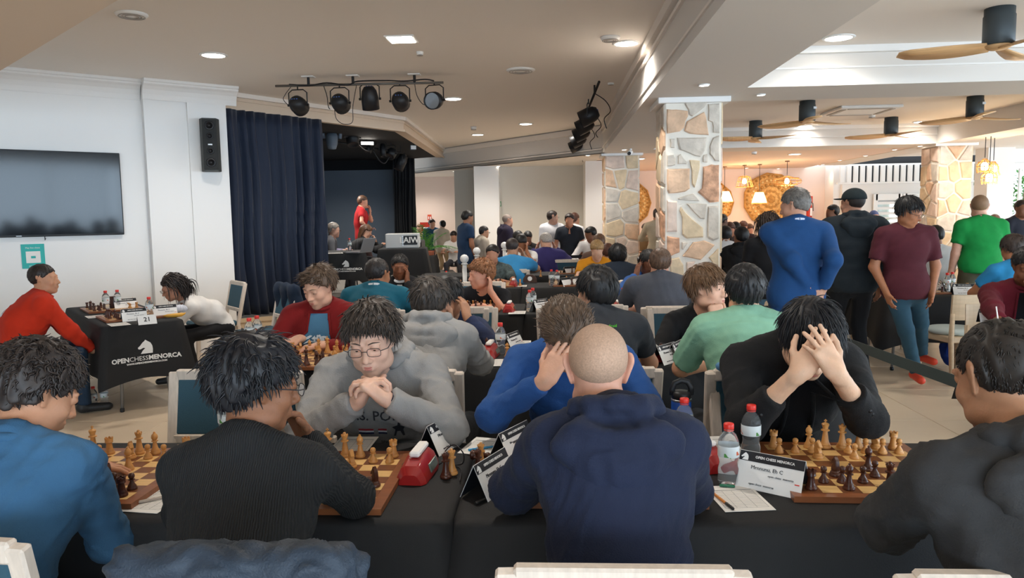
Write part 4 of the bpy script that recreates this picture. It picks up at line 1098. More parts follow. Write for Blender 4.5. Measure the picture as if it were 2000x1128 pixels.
def logo_print(cl, origin, x, y, size):
    """horse head, name and web line printed on a cloth"""
    X = Vector(x).normalized(); Y = Vector(y).normalized(); Z = X.cross(Y); o = Vector(origin); lst = []
    p = [(a*size*.30, b*size*.30) for a, b in horse_poly()]
    me = MB().prism(p, 0, .0006).mesh('horse_emblem', M_print); lst.append(('horse_emblem', me, o+Y*size*.22))
    p2 = [(.08*size*.3, .40*size*.3), (.30*size*.3, .22*size*.3), (.42*size*.3, -.05*size*.3), (.43*size*.3, -.48*size*.3), (.36*size*.3, -.48*size*.3), (.35*size*.3, -.05*size*.3), (.24*size*.3, .18*size*.3)]
    w1 = text_mesh('OPEN', size*.155, M_print, bold=.006*size); w2 = text_mesh('CHESS', size*.155, M_print); w3 = text_mesh('MENORCA', size*.155, M_print, bold=.006*size)
    wd_ = [max(v.co.x for v in m_.vertices)-min(v.co.x for v in m_.vertices) for m_ in (w1, w2, w3)]; tot = sum(wd_)+.02*size; x0 = -tot/2
    for m_, w in zip((w1, w2, w3), wd_): lst.append(('lettering', m_, o+X*(x0+w/2)-Y*size*.06)); x0 += w+.01*size
    lst.append(('lettering', text_mesh('WWW.OPENCHESSMENORCA.COM', size*.058, M_print, bold=.001), o-Y*size*.17))
    for nm, me, oo in lst:
        decal_on([cl], me, oo, X, Y, .004); adopt(link(nm, me), cl)
    return cl
# table by the left wall, its printed cloth end faces the camera
ta = radians(41.8)
e1 = Vector((cos(ta), sin(ta), 0)); e2 = Vector((-sin(ta), cos(ta), 0))
c0 = Vector((-3.72, 5.88, 0)); ctr = c0+e1*.305+e2*.9
_, lc = table(ctr.x, ctr.y, .61, 1.8, ta, 'by the left wall with a white horse logo', 31, .47)
logo_print(lc, c0+e1*.31+Vector((0, 0, .47))-e2*.03, e1, (0, 0, 1), .34)
# stage table
q = pz(606, 494, 1.1); q2 = pz(712, 491, 1.1); xs = (q2-q).normalized(); Lst = (q2-q).length
ang = atan2(xs.y, xs.x); ys = Vector((-xs.y, xs.x, 0)); cs = q+xs*Lst/2+ys*.36
_, sc_ = table(cs.x, cs.y, Lst, .70, ang, 'on the stage with a white horse logo', 41, .42, base=.35)
logo_print(sc_, Vector((q.x, q.y, 0))+xs*(Lst*.64)+Vector((0, 0, .86))-ys*.03, xs, (0, 0, 1), .30)
ang3 = .12; xs3 = Vector((cos(ang3), sin(ang3), 0)); ys3 = Vector((-xs3.y, xs3.x, 0)); L3 = .80; cs3 = Vector((-2.50, 12.32, 0))
_, sc3 = table(cs3.x, cs3.y, L3-.05, .64, ang3, 'on the stage, right, under the white amplifier case', 42, .42, base=.35)
STG = [q, q2, xs, ys, xs3, ys3]
# right hand side tables
RT = [(4.12, 7.82, 1.7, .72, 'right of the rope aisle, behind the maroon tee'), (3.72, 5.0, 1.5, .7, 'at the right edge in front of the maroon shirt'), (3.2, 9.6, 1.6, .7, 'right block, further back behind blue suit'), (5.95, 8.4, 1.5, .7, 'right block, under the block lettering tee'), (3.5, 12.2, 1.6, .7, 'right block, far rear near the woven discs')]
for i, (x, y, lx, ly, lb) in enumerate(RT): table(x, y, lx, ly, 0, lb, 60+i)
table(1.95, 14.6, .5, 1.0, 0, 'between the two left stone pillars', 71); table(-2.9, 16.9-.35, .5, .5, 0, 'small, far left near the palm plant', 72)

# ------------------------------------------------------------------ chairs
M_cwood = mat('pale_limed_wood', 'D6C8BA', .45, var=.10, vscale=6, stretch=(12, 12, 1), bump=.05, bscale=30)
M_teal = mat('teal_upholstery', '2F5262', .8, bump=.2, bscale=250, var=.08)
def make_chair():
    t = thing('dining_chair', 'x', 'chair')
    def rail(mb, a, b, w, d, up=(0, 0, 1)):
        a = Vector(a); b = Vector(b); z = (b-a).normalized(); x = Vector((0, 1, 0)); x = (x-z*x.dot(z)).normalized(); y = z.cross(x)
        return mb.bbox((a+b)/2, (d, w, (b-a).length), .006, frameR(x, y, z))
    # chair faces +Y; back is at -Y
    def py(z): return -.22-(z-.44)*.22
    for sx in (-1, 1):
        mb = MB(); rail(mb, (sx*.215, py(.42), .42), (sx*.228, py(.90), .90), .048, .034); mb.build('back_post', M_cwood, t)
        mb = MB(); rail(mb, (sx*.215, py(.44), .44), (sx*.22, -.30, 0), .040, .040); mb.build('rear_leg', M_cwood, t)
        mb = MB(); rail(mb, (sx*.215, .21, .43), (sx*.22, .23, 0), .040, .040); mb.build('front_leg', M_cwood, t)
        mb = MB(); rail(mb, (sx*.215, -.20, .41), (sx*.215, .21, .41), .055, .03); o = mb.build('side_rail', M_cwood, t)
    for z, h, nm in ((.885, .052, 'top_rail'), (.60, .042, 'lower_rail')):
        mb = MB(); mb.bbox((0, py(z), z), (.43, .034, h), .006); mb.build(nm, M_cwood, t)
    mb = MB(); mb.bbox((0, .215, .41), (.42, .03, .055), .005); mb.bbox((0, -.205, .41), (.42, .03, .055), .005); mb.build('seat_rail', M_cwood, t)
    mb = MB(); R_ = Matrix.Rotation(radians(12.4), 3, 'X'); mb.bbox((0, py(.745), .742), (.415, .030, .262), .010, R_); mb.build('back_panel', M_teal, t)
    mb = MB(); mb.bbox((0, 0, .455), (.45, .44, .06), .02); mb.build('seat', M_teal, t)
    return t
chair0 = make_chair(); _cu = [False]
def place_chair(x, y, rz, label, z=0.0):
    if not _cu[0]: _cu[0] = True; chair0.location = (x, y, z); chair0.rotation_euler = (0, 0, rz); chair0['label'] = label; chair0['group'] = 'pale framed teal dining chairs'; return chair0
    return dup(chair0, (x, y, z), rz, label, 'pale framed teal dining chairs')
def cX(px, Y, z=.9): return pY(px, 700, Y).x
CH = [(-1.38, 1.84, -.08, 'teal backed chair behind the blue shirt, bottom left corner'), (-.60, 1.62, 0, 'teal backed chair under the navy quilted jacket, foreground'), (.13, 1.73, 0, 'teal backed chair behind the navy hoodie, bottom centre'),
      (.90, 1.72, 0, 'teal backed chair behind the charcoal hoodie, bottom right'), (cX(384, 3.1), 3.02, pi, 'empty teal backed chair beyond the front left chessboard'), (cX(775, 3.25), 3.05, pi, 'teal backed chair of the glasses and grey hoodie'),
      (.17, 3.10, pi, 'teal backed chair of the bright blue shirt'), (cX(1516, 3.15), 3.0, pi, 'teal backed chair of the black blazer'), (cX(806, 3.4), 3.62, 0, 'teal backed chair behind the pale grey hoodie'),
      (cX(1183, 3.45), 3.66, 0, 'teal backed chair behind the green collar tee'), (cX(1470, 3.45), 3.60, 0, 'teal backed chair behind the mint tee with blue cloth on it'), (cX(505, 3.45), 3.66, 0, 'teal backed chair seen between black sweater and grey hoodie'),
      (cX(635, 5.3), 5.38, pi, 'teal backed chair of the red cardigan'), (cX(900, 5.3), 5.35, pi, 'teal backed chair of the striped jumper'), (cX(1345, 5.2), 5.2, pi, 'teal backed chair of the black jumper'), (cX(1170, 5.3), 5.4, pi, 'teal backed chair behind the green collar opponent'),
      (cX(896, 5.7), 5.95, 0, 'empty teal backed chair in front of the ginger curls'), (cX(738, 5.7), 5.9, 0, 'teal backed chair behind the teal polo'), (cX(1312, 5.7), 5.9, 0, 'teal backed chair behind the slate grey tee'), (cX(1112, 5.7), 5.9, 0, 'empty teal backed chair, third row middle'),
      (cX(790, 7.6), 7.7, pi, 'teal backed chair of the black suit'), (cX(940, 7.6), 7.55, pi, 'teal backed chair of the ginger curls'), (cX(1257, 7.6), 7.55, pi, 'teal backed chair of the blue shirt by the pillar'),
      (cX(1206, 8.0), 8.1, 0, 'teal backed chair behind the navy jacket'), (cX(960, 9.9), 9.9, pi, 'teal backed chair of the patterned shirt'), (cX(1166, 9.9), 9.9, pi, 'teal backed chair of the mustard polo'), (cX(1002, 9.9), 9.98, 0, 'teal backed chair behind the sky blue tee'),
      (cX(1100, 11.9), 12.0, .15, 'teal backed chair near the purple sports jacket'), (cX(1016, 11.6), 11.6, pi, 'teal backed chair of the white tee beyond sky blue tee'), (cX(1033, 13.8), 13.75, pi, 'teal backed chair before the grey far wall')]
for c in CH: place_chair(*c)
w_dir = atan2(-.746, .666)
place_chair(-4.72, 6.18, -radians(48), 'teal backed chair of the red tracksuit jacket by left wall'); place_chair(-5.45, 6.4, -radians(58), 'empty teal backed chair at the left edge, behind red jacket')
place_chair(-3.0, 7.35, radians(132), 'teal backed chair of the white blouse by the left wall'); place_chair(-3.85, 8.1, radians(132), 'empty teal backed chair at the wall end of the left table')
q = pz(672, 560, .35); place_chair(q.x-1.1, q.y+.9, -1.4, 'teal backed chair of the grey suit on the stage', .35)
# round backed cafe chairs on the right
M_beech = mat('beech_wood', 'C9B193', .45, var=.10, vscale=5, stretch=(1, 1, 6)); M_palecush = mat('pale_blue_cushion', 'C3D0CF', .7, bump=.1, bscale=200)
def cafe_chair():
    t = thing('cafe_chair', 'x', 'chair')
    mb = MB(); vs = []; n = 12
    prof = []
    for k in range(n+1):
        w = -1.05+2.1*k/n; prof.append((sin(w)*.25, -.17-.09*cos(w)))
    for (zb, zt, nm) in ((.60, .83, 'backrest'),):
        vs = []; 
        for k, (x, y) in enumerate(prof):
            nx, ny = x*.9, y+.0; L = sqrt(nx*nx+ny*ny); 
            for z, o in ((zb, 0), (zt, .015)):
                for th in (0, .02): vs.append((x*(1+o)-0*nx, y-o+(th if True else 0), z))
        fs = []
        for k in range(n):
            a = k*4; b = a+4
            fs += [(a, b, b+2, a+2), (a+1, a+3, b+3, b+1), (a+2, b+2, b+3, a+3), (a, a+1, b+1, b)]
        fs += [(0, 2, 3, 1), (n*4, n*4+1, n*4+3, n*4+2)]
        mb.add(vs, fs); mb.build(nm, M_beech, t, False)
    for sx in (-1, 1):
        mb = MB(); mb.tube([(sx*.205, -.215, .66), (sx*.20, -.20, .42), (sx*.205, -.235, 0)], [.018, .024, .016], 8, True); mb.build('rear_leg', M_beech, t, True)
        mb = MB(); mb.tube([(sx*.19, .18, .44), (sx*.20, .20, 0)], [.024, .016], 8); mb.build('front_leg', M_beech, t, True)
    mb = MB(); mb.bbox((0, 0, .415), (.42, .42, .06), .01); mb.build('seat_frame', M_beech, t)
    mb = MB(); mb.lathe([(.001, .445), (.20, .445), (.225, .455), (.232, .475), (.215, .497), (.12, .507), (.001, .509)], 20); mb.build('cushion', M_palecush, t, True)
    return t
cc = cafe_chair(); cg = 'round backed beech cafe chairs'
cc.location = (pY(1862, 690, 7.1).x, 7.1, 0); cc.rotation_euler = (0, 0, .22); cc['label'] = 'beech cafe chair with pale blue seat behind the maroon tee'; cc['group'] = cg
for (px, Y, rz, lb) in ((1715, 8.9, 3.1, 'beech cafe chair between black hoodie and maroon tee'), (1965, 5.9, 2.9, 'beech cafe chair under the maroon shirt'), (1960, 8.6, pi, 'beech cafe chair right of the green tee'), (1480, 8.3, 0, 'beech cafe chair left of the blue suit'), (1765, 9.1, 3.0, 'beech cafe chair of the seated white tee')):
    q = pY(px, 600, Y); dup(cc, (q.x, Y, 0), rz, lb, cg)
# ------------------------------------------------------------------ chess sets
M_lt = mat('boxwood', 'C98F50', .35, var=.12, vscale=30, spec=.5); M_dk = mat('rosewood', '4A2416', .3, var=.25, vscale=30, spec=.6)
M_sql = mat('maple_square', 'E2B878', .35, var=.10, vscale=12, stretch=(1, 8, 1)); M_sqd = mat('walnut_square', '7A4A2C', .35, var=.18, vscale=12, stretch=(1, 8, 1))
M_frame = mat('board_frame', '8A5230', .35, var=.18, vscale=8, stretch=(1, 6, 1))
BASE = [(.0185, 0), (.0195, .002), (.0195, .006), (.0175, .009), (.0160, .011), (.0165, .013), (.0130, .018)]
def stem(h, r0, r1): return [(r0, .022), (r1, h*.55), (r1*.95, h*.62)]
PROF = {
    'pawn': [(r*.80, z*.85) for r, z in BASE]+[(.0075, .020), (.0055, .026), (.0055, .029), (.0100, .0305), (.0098, .032), (.0055, .0335), (.0085, .037), (.0098, .042), (.0090, .047), (.0055, .0508), (.0004, .052)],
    'rook': [(r*.92, z) for r, z in BASE]+[(.0115, .022), (.0095, .036), (.0098, .040), (.0135, .042), (.0135, .045), (.0128, .046), (.0140, .057), (.0105, .057), (.0100, .0525), (.0004, .0525)],
    'bishop': [(r*.92, z) for r, z in BASE]+[(.0095, .024), (.0065, .040), (.0065, .044), (.0115, .046), (.0115, .048), (.0070, .050), (.0105, .056), (.0115, .062), (.0095, .069), (.0045, .0745), (.0035, .0755), (.0045, .078), (.0004, .081)],
    'queen': [(r*1.0, z) for r, z in BASE]+[(.0110, .026), (.0075, .050), (.0075, .053), (.0140, .055), (.0140, .058), (.0085, .060), (.0080, .063), (.0125, .076), (.0105, .078), (.0095, .077), (.0060, .080), (.0045, .082), (.0048, .086), (.0004, .088)],
    'king': [(r*1.05, z) for r, z in BASE]+[(.0115, .028), (.0080, .056), (.0080, .060), (.0145, .062), (.0145, .065), (.0090, .067), (.0085, .070), (.0130, .084), (.0110, .087), (.0050, .090), (.0035, .091)]}
PM = {}
def knight_mb():
    mb = MB(); mb.lathe([(r*.92, z) for r, z in BASE]+[(.0125, .020), (.0004, .021)], 16)
    poly = [(-.012, .019), (.012, .019), (.0135, .028), (.012, .036), (.011, .044), (.0085, .052), (.003, .058), (-.001, .062), (-.002, .058), (-.006, .055), (-.011, .047), (-.0155, .042), (-.0150, .038), (-.011, .037), (-.006, .040), (-.003, .039), (-.008, .032), (-.012, .026)]
    n = len(poly); vs = []; cx, cz = 0, .04
    for x, sc in ((-.0075, .82), (-.0055, 1.0), (.0055, 1.0), (.0075, .82)):
        for p in poly: vs.append((x, -(cx+(p[0]-cx)*sc), cz+(p[1]-cz)*sc if p[1] > .022 else p[1]))
    fs = [tuple(range(n)), tuple(range(3*n, 4*n))[::-1]]
    for j in range(3):
        for i in range(n): fs.append((j*n+i, (j+1)*n+i, (j+1)*n+(i+1) % n, j*n+(i+1) % n))
    for s_ in (-1, 1): mb.add([Vector(v) for v in ()], []); 
    mb.add(vs, fs); mb.box((.003, .001, .060), (.002, .004, .006)); mb.box((-.003, .001, .060), (.002, .004, .006))
    return mb
for cn, m in (('light', M_lt), ('dark', M_dk)):
    for k, pf in PROF.items():
        mb = MB().lathe(pf, 16)
        if k == 'rook':
            for i in range(6): w = i*pi/3; mb.box((.0118*cos(w), .0118*sin(w), .0585), (.004, .006, .004), Matrix.Rotation(w, 3, 'Z'))
        if k == 'king': mb.box((0, 0, .0955), (.0035, .0028, .013)).box((0, 0, .097), (.010, .0028, .0035))
        if k == 'queen':
            for i in range(8): w = i*pi/4; mb.box((.0108*cos(w), .0108*sin(w), .078), (.003, .003, .004))
        me = mb.mesh(cn+'_'+k, m, True); me.set_sharp_from_angle(angle=radians(50)); PM[cn, k] = me
    me = knight_mb().mesh(cn+'_knight', m, True); me.set_sharp_from_angle(angle=radians(35)); PM[cn, 'knight'] = me
ORD = ['first', 'second', 'third', 'fourth', 'fifth', 'sixth', 'seventh', 'eighth']
NM = dict(p='pawn', r='rook', n='knight', b='bishop', q='queen', k='king')
def board(cx, cy, z, rz, S, name, rows, detail=True, scale=None):
    """rows: 8 strings from the far edge to the near edge, capital = light piece"""
    t = thing('chess_board', 'wooden inlaid chessboard '+name, 'chess board', (cx, cy, z), rz, 'wooden tournament chessboards')
    h = .018 if detail else .016; sq = S*.87/8; b = S/2; i_ = sq*4
    fr_ = MB(); fr_.prism([(-b, -b), (b, -b), (b, b), (-b, b)], 0, h*.86)
    for k in range(4):
        w = k*pi/2; R_ = Matrix.Rotation(w, 3, 'Z'); P = [(-b, -b), (b, -b), (i_, -i_), (-i_, -i_)]
        P = [(R_ @ Vector((p[0], p[1], 0))) for p in P]; fr_.prism([(p.x, p.y) for p in P], h*.86, h)
    fr_.build('frame', M_frame, t)
    if detail:
        for (m_, nm, par) in ((M_sql, 'light_square', 1), (M_sqd, 'dark_square', 0)):
            me = MB().box((0, 0, 0), (sq*.992, sq*.992, .0026)).mesh(nm, m_)
            for r in range(8):
                for c in range(8):
                    if (r+c) % 2 == par: link(nm, me, t, (-i_+sq*(c+.5), -i_+sq*(r+.5), h-.0005-.0005))
    else:
        for (m_, nm, par) in ((M_sql, 'light_squares', 1), (M_sqd, 'dark_squares', 0)):
            mb = MB()
            for r in range(8):
                for c in range(8):
                    if (r+c) % 2 == par: mb.box((-i_+sq*(c+.5), -i_+sq*(r+.5), h-.0008), (sq, sq, .0022))
            mb.build(nm, m_, t)
    sc = scale or sq/.0575*1.0
    R_ = Matrix.Rotation(rz, 3, 'Z'); rr = random.Random(len(name))
    for r, line in enumerate(rows):
        for c, ch in enumerate(line):
            if ch in '. ': continue
            col = 'light' if ch.isupper() else 'dark'; k = NM[ch.lower()]
            p = R_ @ Vector((-i_+sq*(c+.5)+rr.uniform(-.003, .003), i_-sq*(r+.5)+rr.uniform(-.003, .003), 0))
            o = link(col+'_'+k, PM[col, k]); o.location = (cx+p.x, cy+p.y, z+h+.0003); o.scale = (sc, sc, sc)
            o.rotation_euler = (0, 0, rz+(pi if ch.isupper() else 0)+rr.uniform(-.3, .3)+(.6 if k == 'knight' else 0))
            tag(o, '%s %s, %s column, %s row, board %s' % (col, k, ORD[c], ORD[r], name), 'chess piece', 'chess pieces on board '+name)
    return t
def loose(kind, px, py, Y=None, rz=0, lab='', z=.7535, lie=False):
    q = pz(px, py, z); o = link(kind[0]+'_'+kind[1], PM[kind]); o.location = q; o.rotation_euler = (0, 0, rz)
    if lie: o.rotation_euler = (radians(86), 0, rz); o.location.z += .016
    return tag(o, '%s %s standing off the board, %s' % (kind[0], kind[1], lab) if not lie else '%s %s lying on its side, %s' % (kind[0], kind[1], lab), 'chess piece')
TZ = .7535
board(-1.52, 2.325, TZ, 0, .53, 'at front left', ['.KR.QB.R', '..P.NPPP', '........', '.....B..', '...Np...', '.....n..', '......pp', '......pr'])
board(-.765, 2.295, TZ, 0, .53, 'left of centre, front', ['R..KQB.R', 'PPP...PP', '.....N..', '...p.P..', '........', '......pn', 'ppp...pp', 'r..kqb.r'])
board(.175, 2.35, TZ, 0, .53, 'behind the navy hoodie', ['R.BQK..R', 'PPP..PPP', '..N..N..', '...p....', '........', '.....n..', 'ppp..ppp', 'r.bqkb.r'])
q = pz(1560, 970, .772); board(q.x+.262, q.y+.262, TZ, -.03, .53, 'at front right', ['R.BKQBNR', 'PPP.PPPP', '..N.P...', '........', '....b...', '..n.p...', 'pppp.ppp', 'r.b.qk.r'])
q = pz(673, 716, .772); board(q.x-.265, q.y+.265, TZ, 0, .53, 'before the red cardigan', ['RNBQKBNR', 'PPPP.PPP', '........', '....P...', '....p...', '..n..n..', 'pppp.ppp', 'r.bqkb.r'])
q = pz(925, 706, .772); board(q.x-.265, q.y+.25, TZ, 0, .53, 'before the pale grey hoodie', ['R.BQK..R', 'PPP..PPP', '..N..N..', '........', '...p....', '.....n..', 'ppp..ppp', 'r.bqkb.r'], True)
q = pz(1030, 694, .772); board(.17, 4.53, TZ, 0, .53, 'before the green collar tee', ['R..QKB.R', 'PPP..PPP', 'NB......', '........', '...p....', '.....n..', 'ppp..ppp', 'r.bqkb.r'], True)
q = pz(1352, 712, .772); board(q.x+.27, q.y+.27, TZ, 0, .53, 'before the mint tee', ['RK.Q.B.R', 'P.P..PPP', '..N.....', '........', '...p....', '.....n..', 'ppp..ppp', 'r.bqkb.r'], True)
FAR = ['R.BQK..R', 'PPP..PPP', '..N.....', '...P....', '....p...', '..n..n..', 'pp...ppp', 'r..qk..r']
FAR2 = ['..RQ.K..', 'PP..BPPP', '...N....', '........', '..p.p...', '.....n..', 'pp..bppp', '..rq.k..']
q = pz(978, 610, .77); board(q.x-.27, 6.78, TZ, 0, .50, 'before the ginger curls', ['RNBQKB.R', 'PPPP.PPP', '.....N..', '....P...', '....p...', '..n.....', 'pppp.ppp', 'r.bqkbnr'], False)
q = pz(822, 608, .77); board(q.x-.27, 6.78, TZ, 0, .50, 'before the black suit', FAR, False)
board(.15, 6.80, TZ, 0, .50, 'third row right of the gap', FAR2, False); board(.70, 6.80, TZ, 0, .46, 'before the slate grey tee', FAR, False)
for (x, y, nm, rw) in ((-1.35, 9.08, 'before the patterned shirt', FAR), (-.72, 9.08, 'fourth row near the gap', FAR2), (.25, 9.08, 'before the mustard polo', FAR), (.92, 9.08, 'before the navy jacket', FAR2),
                       (-.85, 10.95, 'before the sky blue tee', FAR), (.3, 10.95, 'fifth row right', FAR2), (-.9, 12.78, 'sixth row left', FAR2), (.35, 12.78, 'sixth row right', FAR)):
    rows = [''.join(ch if (i*3+j*5) % 2 == 0 else '.' for j, ch in enumerate(l)) for i, l in enumerate(rw)]
    board(x, y, TZ, 0, .50, nm, rows, False)
def side_board(p, rz, nm, rw): board(p.x, p.y, TZ, rz, .48, nm, rw, False)
side_board(c0+e1*.30+e2*.42, ta-pi/2, 'on left wall table, nearer', FAR2); side_board(c0+e1*.30+e2*1.25, ta-pi/2, 'on left wall table, further', FAR)
for (x, y, nm) in ((3.72, 7.82, 'behind the maroon tee, left'), (4.52, 7.82, 'behind the maroon tee, right'), (3.6, 5.05, 'before the maroon shirt'), (3.2, 9.6, 'behind the blue suit'), (5.9, 8.4, 'before the block lettering tee'), (3.5, 12.2, 'in the far crowd')):
    board(x, y, TZ, 0, .48, nm, [''.join(ch if (i*3+j*5) % 2 == 0 else '.' for j, ch in enumerate(l)) for i, l in enumerate(FAR)], False)
loose(('dark', 'queen'), 871, 932, None, 0, 'right of the red clock'); loose(('light', 'queen'), 883, 925, None, 0, 'just behind the dark queen by the clock')
loose(('dark', 'queen'), 934, 925, None, 0, 'left of the near tent card'); loose(('light', 'queen'), 940, 912, None, 0, 'behind the dark queen near the tent card'); loose(('dark', 'bishop'), 922, 896, None, 1.2, 'before the score sheet', lie=True)
loose(('dark', 'bishop'), 951, 683, None, 0, 'behind the clock in second row'); loose(('light', 'queen'), 991, 697, None, 0, 'right of the water bottle, second row'); loose(('light', 'rook'), 921, 684, None, 0, 'beside the grey hoodie elbow')
loose(('dark', 'queen'), 1291, 698, None, 0, 'between tent cards, second row right'); loose(('light', 'queen'), 1016, 558, None, 0, 'fourth row left of the gap')
loose(('light', 'king'), 1056, 540, None, 0, 'fifth row near the gap'); loose(('light', 'queen'), 1057, 521, None, 0, 'sixth row near the gap')

# ------------------------------------------------------------------ clocks, bottles, cards, sheets
M_red = mat('clock_red', 'A01E1C', .35, coat=.3); M_clockw = mat('clock_lever', 'EDE9E4', .4)
def make_clock():
    t = thing('chess_clock', 'x', 'chess clock')
    mb = MB(); P = []
    prof = [(-.052, 0), (.052, 0), (.050, .022), (.034, .060), (.020, .072), (-.020, .072), (-.034, .062), (-.050, .022)]      # across (x), height
    vs = []; 
    for y, sc, zz in ((-.112, .70, .45), (-.095, .96, .80), (-.02, 1.0, 1.0), (.06, 1.0, 1.0), (.085, .92, .85), (.098, .75, .5)):
        for x, z in prof: vs.append((x*(sc), y, z*zz))
    n = len(prof); fs = [tuple(range(n)), tuple(range(5*n, 6*n))[::-1]]
    for j in range(5):
        for i in range(n): fs.append((j*n+i, (j+1)*n+i, (j+1)*n+(i+1) % n, j*n+(i+1) % n))
    b = mb.add(vs, fs).build('casing', M_red, t, True); b.data.set_sharp_from_angle(angle=radians(32))
    MB().bbox((0, .010, .080), (.036, .125, .020), .006).build('lever', M_clockw, t)
    MB().bbox((-.047, .01, .030), (.006, .09, .030), .002, Matrix.Rotation(.32, 3, 'Y')).build('display', mat('lcd', '5C665C', .2), t)
    MB().bbox((.047, .01, .030), (.006, .09, .030), .002, Matrix.Rotation(-.32, 3, 'Y')).build('display', mat('lcd', '5C665C', .2), t)
    for i in range(3): MB().lathe([(.006, 0), (.006, .004), (.001, .005)], 8, (-.054, -.03+i*.03, .012), Matrix.Rotation(-pi/2, 3, 'Y')).build('button', M_dkmetal, t, True)
    return t
ck = make_clock(); clk = [(815, 930, -.08, 'right of the board left of centre, front'), (1376, 903, .25, 'left of the front right bottles'), (957, 694, -.1, 'second row beside the pale grey hoodie'), (1275, 700, .1, 'second row left of the mint tee'),
      (995, 607, -.05, 'third row beside the ginger curls'), (1208, 606, 0, 'third row before the slate tee'), (1003, 562-4, 0, 'fourth row left of the gap'), (830, 608, 0, 'third row near the black suit')]
for i, (px, py, rz, lb) in enumerate(clk):
    q = pz(px, py, TZ); lb = 'red digital chess clock with white lever, '+lb
    if i == 0: ck.location = q; ck.rotation_euler = (0, 0, rz); ck['label'] = lb; ck['group'] = 'red chess clocks'
    else: dup(ck, q, rz, lb, 'red chess clocks')
    if i == 0: ck.location.y += .03
for (px, py, lb) in ((1035, 548, 'dark domed analogue clock on the fifth row'), (1035, 528, 'dark domed analogue clock on the sixth row')):
    q = pz(px, py+3, TZ); t = thing('analogue_clock', lb, 'chess clock', q, 0)
    MB().prism([(-.09, 0), (.09, 0), (.085, .05), (.06, .085), (.03, .10), (-.03, .10), (-.06, .085), (-.085, .05)], -.03, .03, (Vector((0, 0, 0)), Vector((1, 0, 0)), Vector((0, 0, 1)), Vector((0, -1, 0)))).build('casing', mat('walnut', '4A3226', .5), t)
    MB().lathe([(.001, .001), (.028, .001), (.030, .003)], 12, (-.0, -.031, .05), Matrix.Rotation(pi/2, 3, 'X')).build('dial', M_plastic_w, t)
M_pet = mat('clear_plastic', 'F4F8FA', .06, trans=.92, ior=1.15, spec=.6); M_cap = mat('red_cap', 'E0342A', .4); M_water = mat('water', 'EAF2F6', .02, trans=1.0, ior=1.2)
M_lab = mat('bottle_label', 'D6DCDC', .5, var=.0); M_green = mat('label_green', '4F8A42', .5); M_orange = mat('label_orange', 'D0603A', .5)
def make_bottle():
    t = thing('water_bottle', 'x', 'bottle')
    pr = [(.0004, .004), (.022, .0), (.030, .004), (.0325, .014), (.031, .028), (.0325, .040), (.0315, .050), (.0285, .060), (.0275, .070), (.0300, .082), (.0325, .088), (.0325, .128), (.0305, .140), (.0235, .156), (.0150, .166), (.0128, .170), (.0128, .178)]
    MB().lathe(pr, 20, caps=False).build('bottle_body', M_pet, t, True)
    MB().lathe([(.0004, .176), (.0155, .176), (.0160, .178), (.0160, .190), (.0145, .193), (.0004, .1935)], 18).build('cap', M_cap, t, True)
    MB().lathe([(.0150, .1705), (.0158, .1715), (.0150, .1735)], 16, caps=False).build('cap_ring', M_cap, t, True)
    mb = MB(); n = 20
    lb = MB().lathe([(.0329, .090), (.0332, .091), (.0332, .124), (.0329, .125)], 24, caps=False).build('label', M_lab, t, True)
    for (w0, z0, z1, m_) in ((-2.2, .092, .104, M_green), (-1.0, .098, .110, M_orange), (.6, .092, .106, M_green), (2.0, .098, .108, M_orange)):
        mb = MB(); vs = []
        for k in range(5): w = w0+k*.16; vs += [(.0335*cos(w), .0335*sin(w), z0), (.0335*cos(w), .0335*sin(w), z1-(.004*k if k > 1 else 0))]
        mb.add(vs, [(2*k, 2*k+2, 2*k+3, 2*k+1) for k in range(4)]); mb.build('label_print', m_, lb)
    return t
bt = make_bottle()
BT = [(1422, 943, TZ, 'nearest, in the gap left of the big tent card'), (1466, 897, TZ, 'with flipped cap right behind the nearest bottle'), (1336, 880, TZ, 'left, before the tall blue flask'), (978, 690, TZ, 'second row right of the clock'),
      (1259, 712, TZ, 'second row left of the tent cards'), (1035, 608, TZ, 'third row front one of a pair'), (1041, 603, TZ, 'third row rear one of a pair'), (1217, 604, TZ, 'third row beside the slate grey tee'),
      (1077, 557, TZ, 'fourth row left one of a pair'), (1088, 558, TZ, 'fourth row right one of a pair'), (1103, 516, TZ, 'sixth row before the pale chair'), (208, 606, TZ, 'left wall table, left one of the rear pair'), (231, 604, TZ, 'left wall table, right one of the rear pair'),
      (293, 622, TZ, 'left wall table, nearest'), (184, 797, 0, 'standing on floor, left one'), (205, 794, 0, 'standing on floor, right one'), (489, 676, TZ, 'behind the black hair, left one'), (504, 670, TZ, 'behind the black hair, right one'),
      (446, 868, TZ, 'hidden beside the black sweater with only red cap showing'), (683, 489, 1.1035, 'on the stage table'), (1849, 569, TZ, 'right block, left one of a pair'), (1859, 567, TZ, 'right block, right one of a pair'), (872, 548, .3535, 'on the stage floor edge')]
for i, (px, py, z, lb) in enumerate(BT):
    q = pz(px, py, z+.0005); lb = 'clear water bottle with red cap, '+lb
    if i == 0: bt.location = q; bt['label'] = lb; bt['group'] = 'water bottles with red caps'; r_ = bt
    else: r_ = dup(bt, q, i*.9, lb, 'water bottles with red caps')
M_card = mat('card_white', 'EDEBE8', .7); M_cardk = mat('card_black', '1E1F24', .5); M_ink = mat('card_ink', '3A3A3E', .6)
_cm = {}
